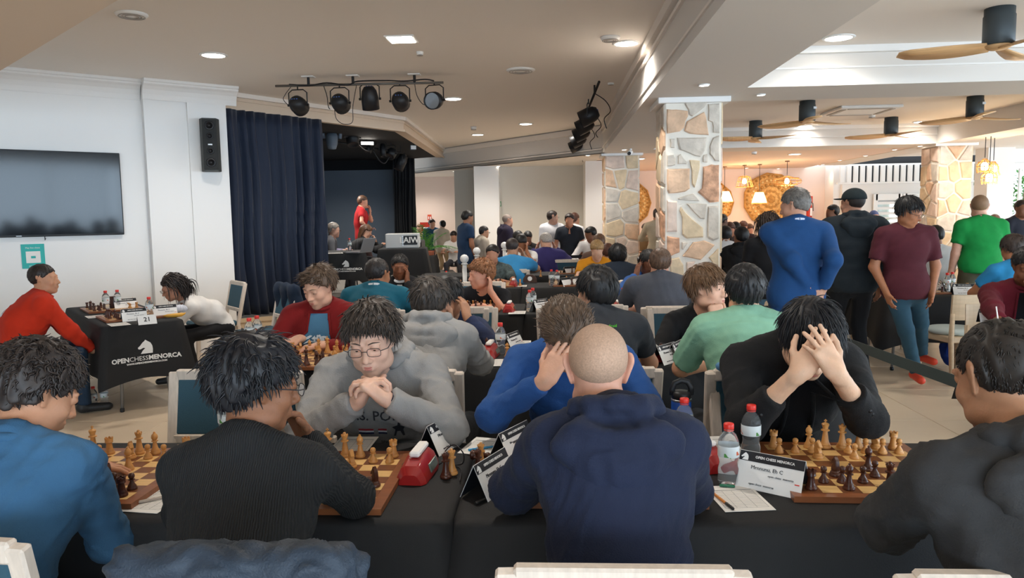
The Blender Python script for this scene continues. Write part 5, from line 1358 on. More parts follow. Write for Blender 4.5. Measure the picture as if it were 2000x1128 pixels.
def card_parts():
    if _cm: return _cm
    w, h, a = .20, .115, radians(27)
    for sg, nm in ((-1, 'front'), (1, 'back')):
        R_ = Matrix.Rotation(-sg*a if True else 0, 3, 'X'); 
    _cm['panel'] = MB().box((0, 0, -.0575), (.20, .0012, .115)).mesh('panel', M_card)
    _cm['inner'] = MB().box((0, 0, -.0575), (.198, .0008, .113)).mesh('inner_face', M_cardk)
    _cm['band'] = MB().box((0, 0, -.016), (.199, .0006, .030)).mesh('black_band', M_cardk)
    _cm['txt'] = text_mesh('Mrnnunu, Eh C', .016, M_ink); _cm['sm'] = text_mesh('open chess  menorca', .009, M_ink); _cm['hd'] = text_mesh('OPEN CHESS MENORCA', .011, M_card, bold=.0003)
    _cm['emb'] = MB().prism([(a_*.020, b_*.020) for a_, b_ in horse_poly()], 0, .0005).mesh('horse_emblem', M_card)
    _cm['flag'] = MB().box((0, 0, 0), (.014, .003, .0005)).mesh('flag_stripe', M_cap)
    return _cm
def tent(px, py, rz, lab, z=TZ, num=None, fine=True):
    c = card_parts(); q = pz(px, py, z); t = thing('name_card', 'folded tent card, '+lab, 'card', (q.x, q.y, z+.1035), rz, 'folded black and white tent cards')
    if num: t.scale = (.72, .72, .72); t.location.z = z+.1035*.72
    for sg in (-1, 1):
        Rp = Matrix.Rotation(radians(25)*(-1 if sg < 0 else 1), 4, 'X')
        p = link('panel', c['panel'], t); p.matrix_local = Rp
        out = -1 if sg < 0 else 1        # outward y
        p2 = link('inner_face', c['inner'], t); p2.matrix_local = Rp @ Matrix.Translation((0, -out*.0014, -.001))
        if num is None:
            b_ = link('black_band', c['band'], t); b_.matrix_local = Rp @ Matrix.Translation((0, out*.0012, 0))
        if fine:
            base = Rp @ Matrix.Translation((0, out*.0016, 0)) @ (Matrix.Rotation(pi, 4, 'Z') if out > 0 else Matrix.Identity(4)) @ Matrix.Rotation(pi/2, 4, 'X')
            if num is not None:
                l = link('lettering', text_mesh(num, .075, M_blackprint, bold=.0012), t); l.matrix_local = base @ Matrix.Translation((0, -.055, 0)); continue
            for (k, x, y) in (('hd', .01, -.016), ('sm', -.02, -.098), ('emb', -.082, -.018), ('sm', .035, -.066)):
                l = link('lettering' if k != 'emb' else 'horse_emblem', c[k], t); l.matrix_local = base @ Matrix.Translation((x, y, 0))
            l = link('lettering', c['txt'], t); l.matrix_local = base @ Matrix.Translation((-.01, -.048, 0)); l = link('flag_stripe', c['flag'], t); l.matrix_local = base @ Matrix.Translation((.085, -.075, 0))
    return t
tent(957, 953, 1.15, 'nearest, facing right, left of the navy hoodie'); tent(1003, 888, 1.1, 'behind the numbered card near the navy hoodie'); tent(983, 918, 1.15, 'plain with a large number eight, between two tent cards', num='8')
tent(862, 872, 1.2, 'behind the red clock, left of the gap'); tent(1508, 952, -.62, 'large one before the front right board'); tent(1466, 925, -.62, 'plain with number seven, half behind the large tent card', num='7')
for i, (px, py, rz, lb) in enumerate(((1000, 680, 1.2, 'second row right of the bottle'), (1300, 706, .9, 'second row, left of three'), (1322, 700, 1.1, 'second row, middle of three'), (1342, 694, 1.3, 'second row, right of three'), (1055, 606, .9, 'third row right of the bottles'), (1232, 603, .8, 'third row before the slate tee'),
                                      (920, 598, 0, 'third row leaning by ginger curls'), (1105, 558, .9, 'fourth row left'), (1122, 556, 1.1, 'fourth row middle'), (1140, 552, .9, 'fourth row right'), (1112, 534, .7, 'fifth row left'), (1135, 532, .9, 'fifth row right'), (1098, 516, .7, 'sixth row'))):
    tent(px, py, rz, lb, TZ, None, i < 6)
tent(262, 625, ta, 'left wall table, left one', num=None); tent(287, 632, ta, 'left wall table, with number twenty one', num='21'); tent(322, 617, ta, 'left wall table, right one'); tent(245, 603, ta, 'left wall table, rear')
tent(1712, 572, .9, 'right block behind black hoodie'); tent(1880, 574, -.1, 'right block beside the bottle pair'); tent(1940, 630, -.2, 'before the maroon shirt, right edge'); tent(1838, 567, 1.2, 'right block, dark and low')
M_paper = mat('paper', 'ECE8E2', .8); M_line = mat('paper_ink', '8A8A8A', .7)
def sheet(px, py, rz, lab, w=.148, h=.20, z=TZ, lines=True):
    q = pz(px, py, z); t = thing('score_sheet', 'white paper score sheet, '+lab, 'paper', (q.x, q.y, z), rz, 'paper score sheets')
    MB().box((0, 0, .0008), (w, h, .0012)).build('sheet', M_paper, t)
    if lines:
        mb = MB()
        for i in range(13): mb.box((0, h*.28-i*h*.055, .0016), (w*.86, .0007, .0004))
        for x in (-w*.43, -w*.2, 0, w*.2, w*.43): mb.box((x, -h*.05, .0016), (.0007, h*.66, .0004))
        mb.box((0, h*.31, .0016), (w*.86, .003, .0004)); mb.build('printed_lines', M_line, t)
    return t
def pen(px, py, rz, col, lab, L=.145, z=TZ+.007, capcol=None):
    q = pz(px, py, z); t = thing('pen', lab, 'pen', q, rz); R_ = Matrix.Rotation(pi/2, 3, 'X')
    MB().lathe([(.0006, -L/2), (.0015, -L/2+.008), (.004, -L/2+.02), (.0042, L/2-.004), (.003, L/2)], 8, (0, 0, 0), R_).build('barrel', mat('pen_'+col, col, .35), t, True)
    MB().lathe([(.0044, L/2-.045), (.0046, L/2-.044), (.0046, L/2-.002), (.003, L/2+.001)], 8, (0, 0, 0), R_).build('pen_cap', mat('pen_'+(capcol or col), capcol or col, .35), t, True)
    return t
sheet(305, 975, -.12, 'front left beside the black sweater'); sheet(1441, 972, .12, 'front right beside the navy hoodie elbow'); sheet(957, 872, -.25, 'with a blue pen, beyond the gap in the front row', .18); sheet(1400, 868, .1, 'behind the clock in the front row right')
sheet(960, 708, .05, 'second row with a grey pen'); sheet(1015, 670, 0, 'second row right of the gap'); sheet(1010, 610, 0, 'third row beside the red clock'); sheet(1207, 672, 0, 'hidden near the green collar tee'); sheet(690, 868, 0, 'under the grey hoodie sleeves'); sheet(1017, 555+3, 0, 'fourth row'); sheet(1025, 535, 0, 'fifth row'); sheet(232, 633, ta, 'left wall table front'); sheet(187, 618, ta, 'left wall table rear')
sheet(655, 494, ang, 'scattered on the stage table', .21, .30, 1.1035); sheet(694, 492, ang, 'by the laptop on the stage table', .21, .30, 1.1035); sheet(1975, 648, 0, 'under the writing hand of the maroon shirt')
pen(310, 972, -.95, 'B8A898', 'beige pen lying on the front left score sheet'); pen(1409, 975, .25, 'D8863A', 'orange pen on the front right score sheet', capcol='1A1A1A'); pen(1420, 948, 1.35, '1E6A4A', 'short green pen cap on the front right score sheet', .045)
pen(952, 873, -1.15, '2E8CC0', 'blue pen lying across the sheet beyond the gap'); pen(957, 705, -.35, '6A6A6A', 'grey pen on the second row score sheet'); pen(960, 967, -.6, 'C8662A', 'orange pen poking out of the nearest tent card', capcol='1A1A1A'); pen(1063, 672, -1.2, '2E6AC0', 'blue pen in second row right of the gap')
q = pY(1952, 625, 4.9); t = thing('pen', 'white pen held upright by the maroon shirt writer', 'pen', q, 0); MB().tube([(0, 0, -.05), (-.03, -.01, .09)], .0042, 8).build('barrel', M_plastic_w, t, True)
# black cable beside the left clock and its cousin on the right
def cable(pts, r, lab, m=M_dkmetal): 
    P = []
    for i in range(len(pts)-1):
        p0 = Vector(pts[max(i-1, 0)]); p1 = Vector(pts[i]); p2 = Vector(pts[i+1]); p3 = Vector(pts[min(i+2, len(pts)-1)])
        for k in range(5): t_ = k/5; P.append(.5*((2*p1)+(p2-p0)*t_+(2*p0-5*p1+4*p2-p3)*t_*t_+(3*p1-p0-3*p2+p3)*t_**3))
    P.append(Vector(pts[-1])); o = MB().tube(P, r, 6).build('cable', m, None, True); return tag(o, lab, 'cable')
A_ = [pz(x, y, z) for x, y, z in ((838, 905, .757), (862, 904, .757), (870, 880, .80), (888, 868, .84), (905, 885, .82), (903, 905, .78), (882, 908, .757), (900, 915, .757), (898, 940, .757))]
cable(A_, .0022, 'thin black looping cable behind the left clock')
cable([pz(x, y, z) for x, y, z in ((1340, 868, .757), (1362, 862, .757), (1372, 874, .757), (1368, 890, .757))], .0022, 'thin black cable behind the right clock')
# tall blue flask with a carry loop standing on the front row table
q = pz(1330, 862, TZ); t = thing('insulated_flask', 'tall blue insulated flask with black loop handle behind the bottles', 'bottle', q, 0)
MB().lathe([(.0004, 0), (.034, 0), (.037, .004), (.037, .150), (.035, .158), (.0004, .160)], 20).build('body', mat('flask_blue', '1E4A9A', .35), t, True)
MB().lathe([(.036, .156), (.0375, .158), (.0375, .163), (.036, .165)], 20).build('steel_ring', M_steel, t, True)
MB().lathe([(.035, .163), (.035, .182), (.031, .192), (.0004, .194)], 20).build('lid', M_dkmetal, t, True)
MB().tube([(-.032, 0, .178), (-.034, 0, .20), (-.024, 0, .222), (0, 0, .232), (.024, 0, .226), (.036, 0, .205), (.034, 0, .178)], .007, 8, True, 1.6).build('loop_handle', M_dkmetal, t, True)
# small things on the left wall table
q = pz(340, 619, TZ); t = thing('banana', 'yellow banana on the left wall table corner', 'fruit', q, ta)
MB().tube([(-.09, 0, .02), (-.06, -.012, .018), (0, -.02, .018), (.06, -.012, .018), (.09, .005, .022), (.10, .01, .03)], [.004, .015, .019, .017, .008, .004], 8).build('peel', mat('banana_yellow', 'D8A03A', .5), t, True)
q = pz(345, 610, TZ); t = thing('pencil_case', 'crumpled white and blue pouch beside the banana', 'pouch', q, ta)
pr_ = [cap((-.07, 0, .03), (.07, 0, .03), .028, .030, .01), cap((-.04, .02, .045), (.05, .01, .05), .025, .02, .02)]; V_, F_, N_ = surf(pr_, (-.12, -.08, -.01), (.12, .08, .1), .007); V_ = V_+N_*(wave(V_, 3, 40)*.004)[:, None]
link('pouch', arr_mesh('pouch', V_, F_, mat('pouch', 'C8CCD8', .6, var=.25, vscale=20)), t)
q = pz(221, 604, TZ); t = thing('wooden_block', 'short dark red wooden block between rear bottles on left table', 'block', q, ta); MB().bbox((0, 0, .06), (.05, .05, .12), .006).build('block', M_dk, t); MB().bbox((0, 0, .125), (.056, .056, .012), .004).build('block_top', M_dk, t)
print('chess done', round(time.time()-T0, 1))
# ------------------------------------------------------------------ things on the left wall
WN = Vector((0.666, -0.746, 0)); WX = Vector((-wd.x, -wd.y, 0)).normalized(); UPV = Vector((0, 0, 1))    # WX runs to the right as seen
def onwall(px, py, off=0.0):
    d = Vector(_ray(px, py)); o = Vector((0, 0, EYE)); p0 = Vector((WA[0], WA[1], 0))+WN*off
    t = (p0-o).dot(WN)/d.dot(WN); return o+d*t
def wframe(p): return Matrix.Translation(p) @ frameR(WX, UPV, WN).to_4x4()      # local x right, y up, z out of the wall
tr = onwall(233, 299, .07); br = onwall(237, 458, .07); hgt = tr.z-br.z; Wd_ = hgt*1.76
t = thing('television', 'large black flat television with reflections on the left wall', 'television', (0, 0, 0)); t.matrix_basis = wframe(Vector((tr.x, tr.y, (tr.z+br.z)/2))-WX*Wd_/2) @ Matrix.Rotation(radians(1.3), 4, 'X')
MB().bbox((0, 0, -.02), (Wd_, hgt, .04), .006).build('casing', M_dkmetal, t)
MB().box((0, .006, .0015), (Wd_-.022, hgt-.034, .003)).build('screen', mat('tv_screen', '0B1016', .08, spec=.42), t)
MB().box((0, 0, -.05), (.5, .3, .04)).build('wall_bracket', M_dkmetal, t)
MB().tube([(Wd_*.02, -hgt/2, -.03), (Wd_*.02, -hgt/2-.04, -.03), (Wd_*.025, -hgt/2-.02, -.03)], .004).build('cable_loop', M_dkmetal, t)
MB().box((Wd_*.12-.4, -hgt/2+.012, .003), (.05, .006, .001)).build('badge', M_steel, t)
p = onwall(65, 500, .004); t = thing('poster', 'small teal poster with white square below the television', 'poster', (0, 0, 0)); t.matrix_basis = wframe(p)
ps = (onwall(88, 500, .004)-onwall(42, 500, .004)).length; M_tealp = mat('teal_paper', '35AFA8', .6)
MB().box((0, 0, 0), (ps, ps*1.22, .003)).build('sheet', M_tealp, t); MB().box((0, -.01, .002), (ps*.62, ps*.58, .002)).build('white_square', M_paper, t)
put = lambda txt, s, y: None
for txt, s, y in (('Play live chess', ps*.11, ps*.42), ('SCAN ME', ps*.10, -ps*.50)):
    me = text_mesh(txt, s, M_paper); o = link('lettering', me, t); o.matrix_local = Matrix.Translation((0, y, .003))
MB().bbox((0, -.01, .0035), (ps*.20, ps*.12, .001), .0004).build('teal_bar', M_tealp, t)
p = onwall(411, 284, .24); top = onwall(411, 232, .24); bot = onwall(411, 334, .24); sh_ = top.z-bot.z
t = thing('wall_loudspeaker', 'tall black column loudspeaker on bracket beside the navy curtain', 'speaker', p, 0); R0 = radians(41.8-18); t.rotation_euler = (0, 0, R0)
wS = .22
MB().prism([(-wS/2, 0), (-wS/2+.035, -.12), (wS/2-.035, -.12), (wS/2, 0), (wS/2-.02, .10), (-wS/2+.02, .10)], -sh_/2, sh_/2).build('cabinet', mat('speaker_grey', '3A3D3C', .6), t)
MB().bbox((0, -.124, 0), (wS-.06, .01, sh_*.95), .004).build('grille', mat('speaker_grille', '2A2C2C', .7, bump=.6, bscale=300), t)
for zz, rr in ((.36, .055), (.16, .04), (-.12, .04), (-.34, .055)):
    MB().lathe([(rr, 0), (rr*.9, .004), (rr*.4, -.006), (.001, .004)], 16, (0, -.130, zz*sh_), Matrix.Rotation(pi/2, 3, 'X')).build('driver', M_dkmetal, t, True)
MB().bbox((0, -.131, 0), (.05, .004, .018), .002).build('badge', M_steel, t)
MB().bbox((-.02, .14, .12), (.05, .14, .16), .004).build('bracket', M_dkmetal, t)

# ------------------------------------------------------------------ stage lighting bars
M_pipe = mat('pipe_steel', '6A6560', .5, metal=.4)
def R_to(d):      # rotation taking local +Z to direction d
    return Vector(d).to_track_quat('Z', 'Y').to_matrix()
def par_can(par, p, aim, r=.10, L=.20, drop=.14, style='par', top=None):
    f = thing('stage_spotlight', '', 'spotlight', p) if par is None else None
    t = f; R_ = R_to(aim)
    if style == 'par':
        MB().lathe([(.001, -L*.55), (r*.55, -L*.52), (r*.85, -L*.35), (r, -L*.05), (r*1.0, L*.45), (r*.93, L*.45), (r*.9, L*.35), (.001, L*.33)], 18, (0, 0, 0), R_).build('housing', M_dkmetal, t, True)
        MB().lathe([(.001, L*.37), (r*.9, L*.36)], 18, (0, 0, 0), R_, False).build('lens', mat('lamp_lens', '8A9098', .1, metal=.6), t, True)
        mb = MB(); 
        for i in range(3): mb.bbox(R_ @ Vector((-.03+.03*i, .02, -L*.53)), (.014, .014, .012), .002)
        mb.build('rear_controls', mat('control_blue', '3A5A9A', .5), t)
    else:
        MB().lathe([(.001, -L*.5), (r*.8, -L*.5), (r, -L*.2), (r*.9, L*.5), (r*.75, L*.5), (r*.7, L*.42), (.001, L*.42)], 14, (0, 0, 0), R_).build('housing', M_dkmetal, t, True)
        MB().bbox(R_ @ Vector((0, 0, -L*.52)), (r*.9, r*.9, .03), .004).build('rear_box', M_dkmetal, t)
    side = Vector((aim[0], aim[1], 0)).cross(Vector((0, 0, 1))).normalized()
    y0 = side*(r+.012)
    MB().tube([-y0, -y0+Vector((0, 0, drop*.8)), -y0*.6+Vector((0, 0, drop)), y0*.6+Vector((0, 0, drop)), y0+Vector((0, 0, drop*.8)), y0], .007, 6).build('yoke', M_dkmetal, t)
    for s_ in (-1, 1): MB().lathe([(.014, -.01), (.014, .012)], 8, y0*s_*1.05, R_to(side)).build('knob', M_dkmetal, t)
    return t
def hang(t, zbar, drop): MB().tube([(0, 0, drop), (0, 0, zbar-t.location.z)], .008, 6).build('clamp', M_dkmetal, t)
b1a, b1b = pz(538, 168, 3.12), pz(866, 161, 3.12)
t = thing('lighting_bar', 'long thin steel bar carrying five round stage spotlights', 'lighting bar', b1a)
MB().tube([Vector((0, 0, 0)), b1b-b1a], .014, 8).build('pipe', M_pipe, t, True)
for px in (603, 690, 810):
    q = b1a.lerp(b1b, (px-538)/328)-b1a
    MB().bbox(q+Vector((0, 0, CZ-3.12-.006)), (.14, .10, .012), .003).build('ceiling_plate', M_plastic_w, t); MB().tube([q, q+Vector((0, 0, CZ-3.12))], .016, 8).build('mount', M_dkmetal, t)
def wires(name_lab, pts, r=.005): return cable(pts, r, name_lab)
PR = [(581, 205, (.1, 1, -.35), 'first'), (663, 201, (.1, 1, -.35), 'second'), (722, 193, (0, .35, -1), 'third, oblong'), (781, 197, (0, 1, -.3), 'fourth'), (848, 196, (-.25, -1, -.2), 'fifth')]
for px, py, aim, lb in PR:
    u = (px-538)/328; q = b1a.lerp(b1b, u); d = pY(px, py, q.y)
    t = par_can(None, (q.x, q.y, d.z), aim, .098, .20 if 'oblong' not in lb else .26, .17); tag(t, 'round black stage spotlight, %s from left on the long bar' % lb, 'spotlight', 'spotlights on the long bar'); hang(t, 3.12, .17)
def barpt(px, dz, dy=0): q = b1a.lerp(b1b, (px-538)/328); return (q.x, q.y+dy, 3.12+dz)
wires('black cable looped below the long lighting bar, left', [barpt(570, 0), barpt(556, -.10), barpt(553, -.16), barpt(566, -.24)], .004)
wires('black cable running along the long lighting bar', [barpt(565, .015), barpt(605, -.005, -.02), barpt(640, .02, -.02), barpt(680, -.01, -.02), barpt(700, .03, -.02), barpt(760, .03, -.02), barpt(790, .02, -.02), barpt(830, .035, -.02), barpt(848, .02)], .008)
wires('thin black cable hanging in a loop under the second spotlight', [barpt(697, .0), barpt(688, -.25), barpt(686, -.42), barpt(668, -.44), barpt(655, -.38), barpt(652, -.28)], .004)
wires('black cable with plug hanging between first two spotlights', [barpt(632, 0), barpt(638, -.12), barpt(640, -.24), barpt(643, -.27)], .005)
wires('black cable sagging between fourth and fifth spotlights', [barpt(810, 0), barpt(814, -.14), barpt(826, -.24), barpt(838, -.22)], .004)
b2a, b2b = pz(892, 296, 3.12), pz(1028, 284, 3.12)
t = thing('lighting_bar', 'short dark rail carrying five small track spotlights, hall middle', 'lighting bar', b2a); MB().tube([Vector((0, 0, 0)), b2b-b2a], .016, 8).build('pipe', M_dkmetal, t, True)
for k in (.1, .9): MB().tube([(b2b-b2a)*k, (b2b-b2a)*k+Vector((0, 0, CZ-3.12))], .012).build('mount', M_dkmetal, t)
for i, (px, py, aim) in enumerate(((905, 310, (-.6, -.6, -.5)), (931, 306, (-.3, -1, -.3)), (960, 305, (-1, -.4, -.7)), (990, 301, (.5, -.3, -1)), (1020, 298, (-.7, -.7, -.4)))):
    q = b2a.lerp(b2b, (px-892)/136); d = pY(px, py, q.y); t = par_can(None, (q.x, q.y, d.z), aim, .085, .24, .12, 'track'); tag(t, 'small black track spotlight, %s from left on the short rail' % ORD[i], 'spotlight', 'spotlights on the short rail'); hang(t, 3.12, .12)
b3a, b3b = pz(1170, 160, 3.12), pz(1120, 285, 3.12)
t = thing('lighting_bar', 'dark bar receding along the beam with bunched black spotlights', 'lighting bar', b3a); MB().tube([Vector((0, 0, 0)), b3b-b3a], .016, 8).build('pipe', M_dkmetal, t, True)
for k in (.1, .5, .9): MB().tube([(b3b-b3a)*k, (b3b-b3a)*k+Vector((0, 0, CZ-3.12))], .012).build('mount', M_dkmetal, t)
for i, (px, py) in enumerate(((1158, 193), (1152, 206), (1147, 221), (1142, 232), (1134, 252), (1130, 264), (1124, 276))):
    u = (py-165)/118; q = b3a.lerp(b3b, min(1, (i+1.2)/7.6)); d = pY(px, py, q.y); t = par_can(None, (q.x-.05, q.y, 2.90), (-1, .2, -.45), .11, .26, .16, 'par'); tag(t, 'black spotlight aimed left, %s nearest on the receding bar' % ORD[i], 'spotlight', 'spotlights on the receding bar'); hang(t, 3.12, .16)
for i, k in enumerate((.10, .30, .48, .7, .85)):
    q = b3a.lerp(b3b, k); wires('dangling black cable with plug on the receding bar, %s' % ORD[i], [(q.x, q.y, 3.12), (q.x+.14, q.y, 3.02), (q.x+.20, q.y+.03, 2.90), (q.x+.12, q.y, 2.80), (q.x+.15, q.y, 2.68+.05*(i % 2))], .006)
# under the black stage ceiling
def stage_fix(px, py, Y, aim, r, L, lab, style='track', m=None):
    p = pY(px, py, Y); t = par_can(None, p, aim, r, L, .16, style); tag(t, lab, 'spotlight'); hang(t, 3.03, .16); return t
q = pY(648, 268, 12.4); t = thing('moving_head_light', 'grey moving head stage light hanging under the black stage ceiling', 'spotlight', q, .4); M_mh = mat('fixture_grey', '5A6470', .5)
MB().bbox((0, 0, .20), (.22, .18, .09), .02).build('base', M_mh, t); MB().tube([(-.12, 0, .17), (-.14, 0, .05), (-.13, 0, -.02)], .022, 8, True, 1.4).build('yoke_arm', M_mh, t, True); MB().tube([(.12, 0, .17), (.14, 0, .05), (.13, 0, -.02)], .022, 8, True, 1.4).build('yoke_arm', M_mh, t, True)
MB().lathe([(.001, -.17), (.07, -.16), (.095, -.08), (.10, .05), (.075, .10), (.001, .11)], 16, (0, 0, -.03), Matrix.Rotation(.25, 3, 'X')).build('head', M_mh, t, True); MB().tube([(0, 0, .24), (0, 0, 3.03-q.z)], .02).build('clamp', M_dkmetal, t)
stage_fix(688, 268, 13.0, (.2, -.4, -1), .12, .30, 'black theatre lantern in the middle under the stage ceiling'); stage_fix(672, 256, 12.8, (.6, -.3, -1), .07, .2, 'small dark lantern beside the grey moving head')
stage_fix(720, 292, 13.8, (-.3, -.3, -1), .07, .12, 'small round lantern right of the glowing work light'); stage_fix(748, 294, 14.0, (.1, -.3, -1), .06, .24, 'slim lantern near the right side of the stage ceiling')
stage_fix(764, 300, 14.2, (-.2, -.5, -.6), .10, .16, 'ring shaped lantern at right under the stage ceiling'); stage_fix(783, 318, 14.6, (-.4, -.2, -1), .10, .30, 'lowest lantern hanging at right of the stage'); stage_fix(598, 290, 12.6, (.6, -.3, -.6), .07, .16, 'small lantern beside the navy curtain top')
for (a, b, lb) in (((690, 270, 13.2), (735, 280, 13.8), 'left'), ((728, 292, 13.9), (760, 306, 14.1), 'right')):
    A0, B0 = pY(*a), pY(*b); wires('grey cable drooping among stage lanterns, '+lb, [A0, A0.lerp(B0, .35)+Vector((0, 0, -.14)), A0.lerp(B0, .7)+Vector((0, 0, -.16)), B0], .012)
t = thing('lighting_bar', 'dark truss pipe under the black stage ceiling', 'lighting bar', pY(600, 268, 12.6)); MB().tube([Vector((0, 0, 0)), pY(790, 300, 14.6)-pY(600, 268, 12.6)], .02, 8).build('pipe', M_dkmetal, t, True)
q = pY(807, 288, 14.5); t = thing('wall_flood_lamp', 'small grey box lamp at the right side of stage ceiling', 'lamp', q, .4); MB().bbox((0, 0, 0), (.12, .05, .09), .008).build('housing', M_mh, t); MB().box((0, -.028, 0), (.10, .004, .07)).build('lens', M_plastic_w, t); MB().tube([(0, 0, .04), (0, 0, 3.03-q.z)], .01).build('hanger', M_dkmetal, t)

# ------------------------------------------------------------------ ceiling fans
M_fan = mat('fan_motor', '3E464A', .5, metal=.2); M_blade = mat('fan_blade_wood', 'D2A878', .45, var=.12, vscale=4, stretch=(1, 10, 1))
def fan(px, py, z, rot, lab, sc=1.0):
    q = pz(px, py, z); t = thing('ceiling_fan', lab, 'ceiling fan', (q.x, q.y, z), rot, 'three bladed wooden ceiling fans')
    MB().lathe([(.10*sc, 0), (.10*sc, -.05), (.105*sc, -.055), (.105*sc, -.26), (.10*sc, -.265), (.001, -.266)], 22).build('motor_housing', M_fan, t, True)
    MB().bbox((.04, -.102*sc, -.10), (.05, .012, .03), .002).build('display', mat('fan_display', 'DCE6F0', .3), t)
    MB().lathe([(.001, -.262), (.09, -.264), (.10, -.275), (.06, -.295), (.001, -.30)], 18).build('hub', M_blade, t, True)
    for k in range(3):
        w = 2*pi*k/3; R_ = Matrix.Rotation(w, 3, 'Z'); vs = []; n = 9
        for i in range(n+1):
            u = i/n; x = .05+.62*u; wd2 = (.05+.055*sin(pi*min(1, u*1.15)*.62))*(1 if u < .9 else 1-.5*((u-.9)/.1)**2); tw = .30*(1-u)+.10; cz = -.282-.012*sin(u*2.5)
            for sy in (-1, 1):
                for dz in (0, .010): vs.append(R_ @ Vector((x, sy*wd2-.01*sin(u*3), cz+sy*wd2*sin(tw)+dz)))
        fs = []
        for i in range(n):
            a = i*4; b = a+4; fs += [(a, b, b+2, a+2), (a+1, a+3, b+3, b+1), (a, a+1, b+1, b), (a+2, b+2, b+3, a+3)]
        fs += [(0, 2, 3, 1), (4*n, 4*n+1, 4*n+3, 4*n+2)]
        MB().add(vs, fs).build('blade', M_blade, t, True)
fan(1953, 16, RZ, 2.9, 'ceiling fan nearest, top right corner'); fan(1577, 197, RZ, .35, 'ceiling fan in the far recess nearest to the first stone pillar'); fan(1476, 236, RZ, 1.35, 'ceiling fan smallest, right beside the stone pillar')
fan(1741, 229, RZ, 2.8, 'ceiling fan small, in the middle of the far recess'); fan(1905, 188, RZ, .25, 'ceiling fan right end of the far recess')
def disc(px, py, z, r, name, lab, m=None, h=.02):
    q = pz(px, py, z); t = thing(name, lab, 'ceiling fitting', (q.x, q.y, z)); MB().lathe([(r, 0), (r*1.02, -h*.3), (r*.9, -h), (.001, -h*1.05)], 20).build('cover', m or M_plastic_w, t, True)
    mb = MB()
    for k in (.8, .6, .4): mb.lathe([(r*k, -h*1.02), (r*k+.004, -h*1.25), (r*k-.004, -h*1.25)], 20, caps=False)
    mb.build('rings', mat('vent_shadow', 'B8B0A8', .7), t); return t
disc(257, 27, CZ, .12, 'ceiling_speaker', 'pale round ceiling speaker, top left'); disc(1017, 136, CZ, .16, 'ceiling_vent', 'round slotted ceiling vent in the middle'); disc(925, 247, CZ, .055, 'smoke_detector', 'small white smoke detector above a downlight', None, .05)
disc(820, 101, CZ, .035, 'smoke_detector', 'tiny white ceiling sensor near the square light', None, .03); disc(1192, 72, CZ, .09, 'emergency_light', 'white ceiling fitting left of the beam downlight', None, .03); disc(1193, 162, CZ, .04, 'ceiling_hook_plate', 'tiny white ceiling plate by the receding bar', None, .02)
disc(1703, 222, RZ, .05, 'smoke_detector', 'small white detector beside the square air grille', None, .05); disc(1473, 296, SZ, .05, 'smoke_detector', 'small detector over the woven disc wall', None, .04)
q = pz(1680, 213, RZ); t = thing('air_grille', 'square white ceiling air cassette in the far recess', 'vent', (q.x, q.y, RZ)); MB().bbox((0, 0, -.02), (.85, .85, .04), .01).build('frame', M_plastic_w, t)
for s in range(4): MB().box((cos(s*pi/2)*.34, sin(s*pi/2)*.34, -.044), (.06 if s % 2 == 0 else .6, .6 if s % 2 == 0 else .06, .006)).build('slot', mat('vent_shadow', 'B8B0A8', .7), t)
q = pz(1232, 297, SZ-.06); t = thing('security_camera', 'white bullet security camera beside slim stone pillar top', 'camera', q); MB().tube([(0, 0, 0), (-.04, -.14, -.03)], .04, 12).build('housing', M_plastic_w, t, True); MB().lathe([(.03, -.01), (.03, .015)], 10, (-.043, -.15, -.032), Matrix.Rotation(pi/2, 3, 'X')).build('lens', M_dkmetal, t); MB().tube([(0, 0, 0), (0, 0, .06)], .02).build('mount', M_plastic_w, t)

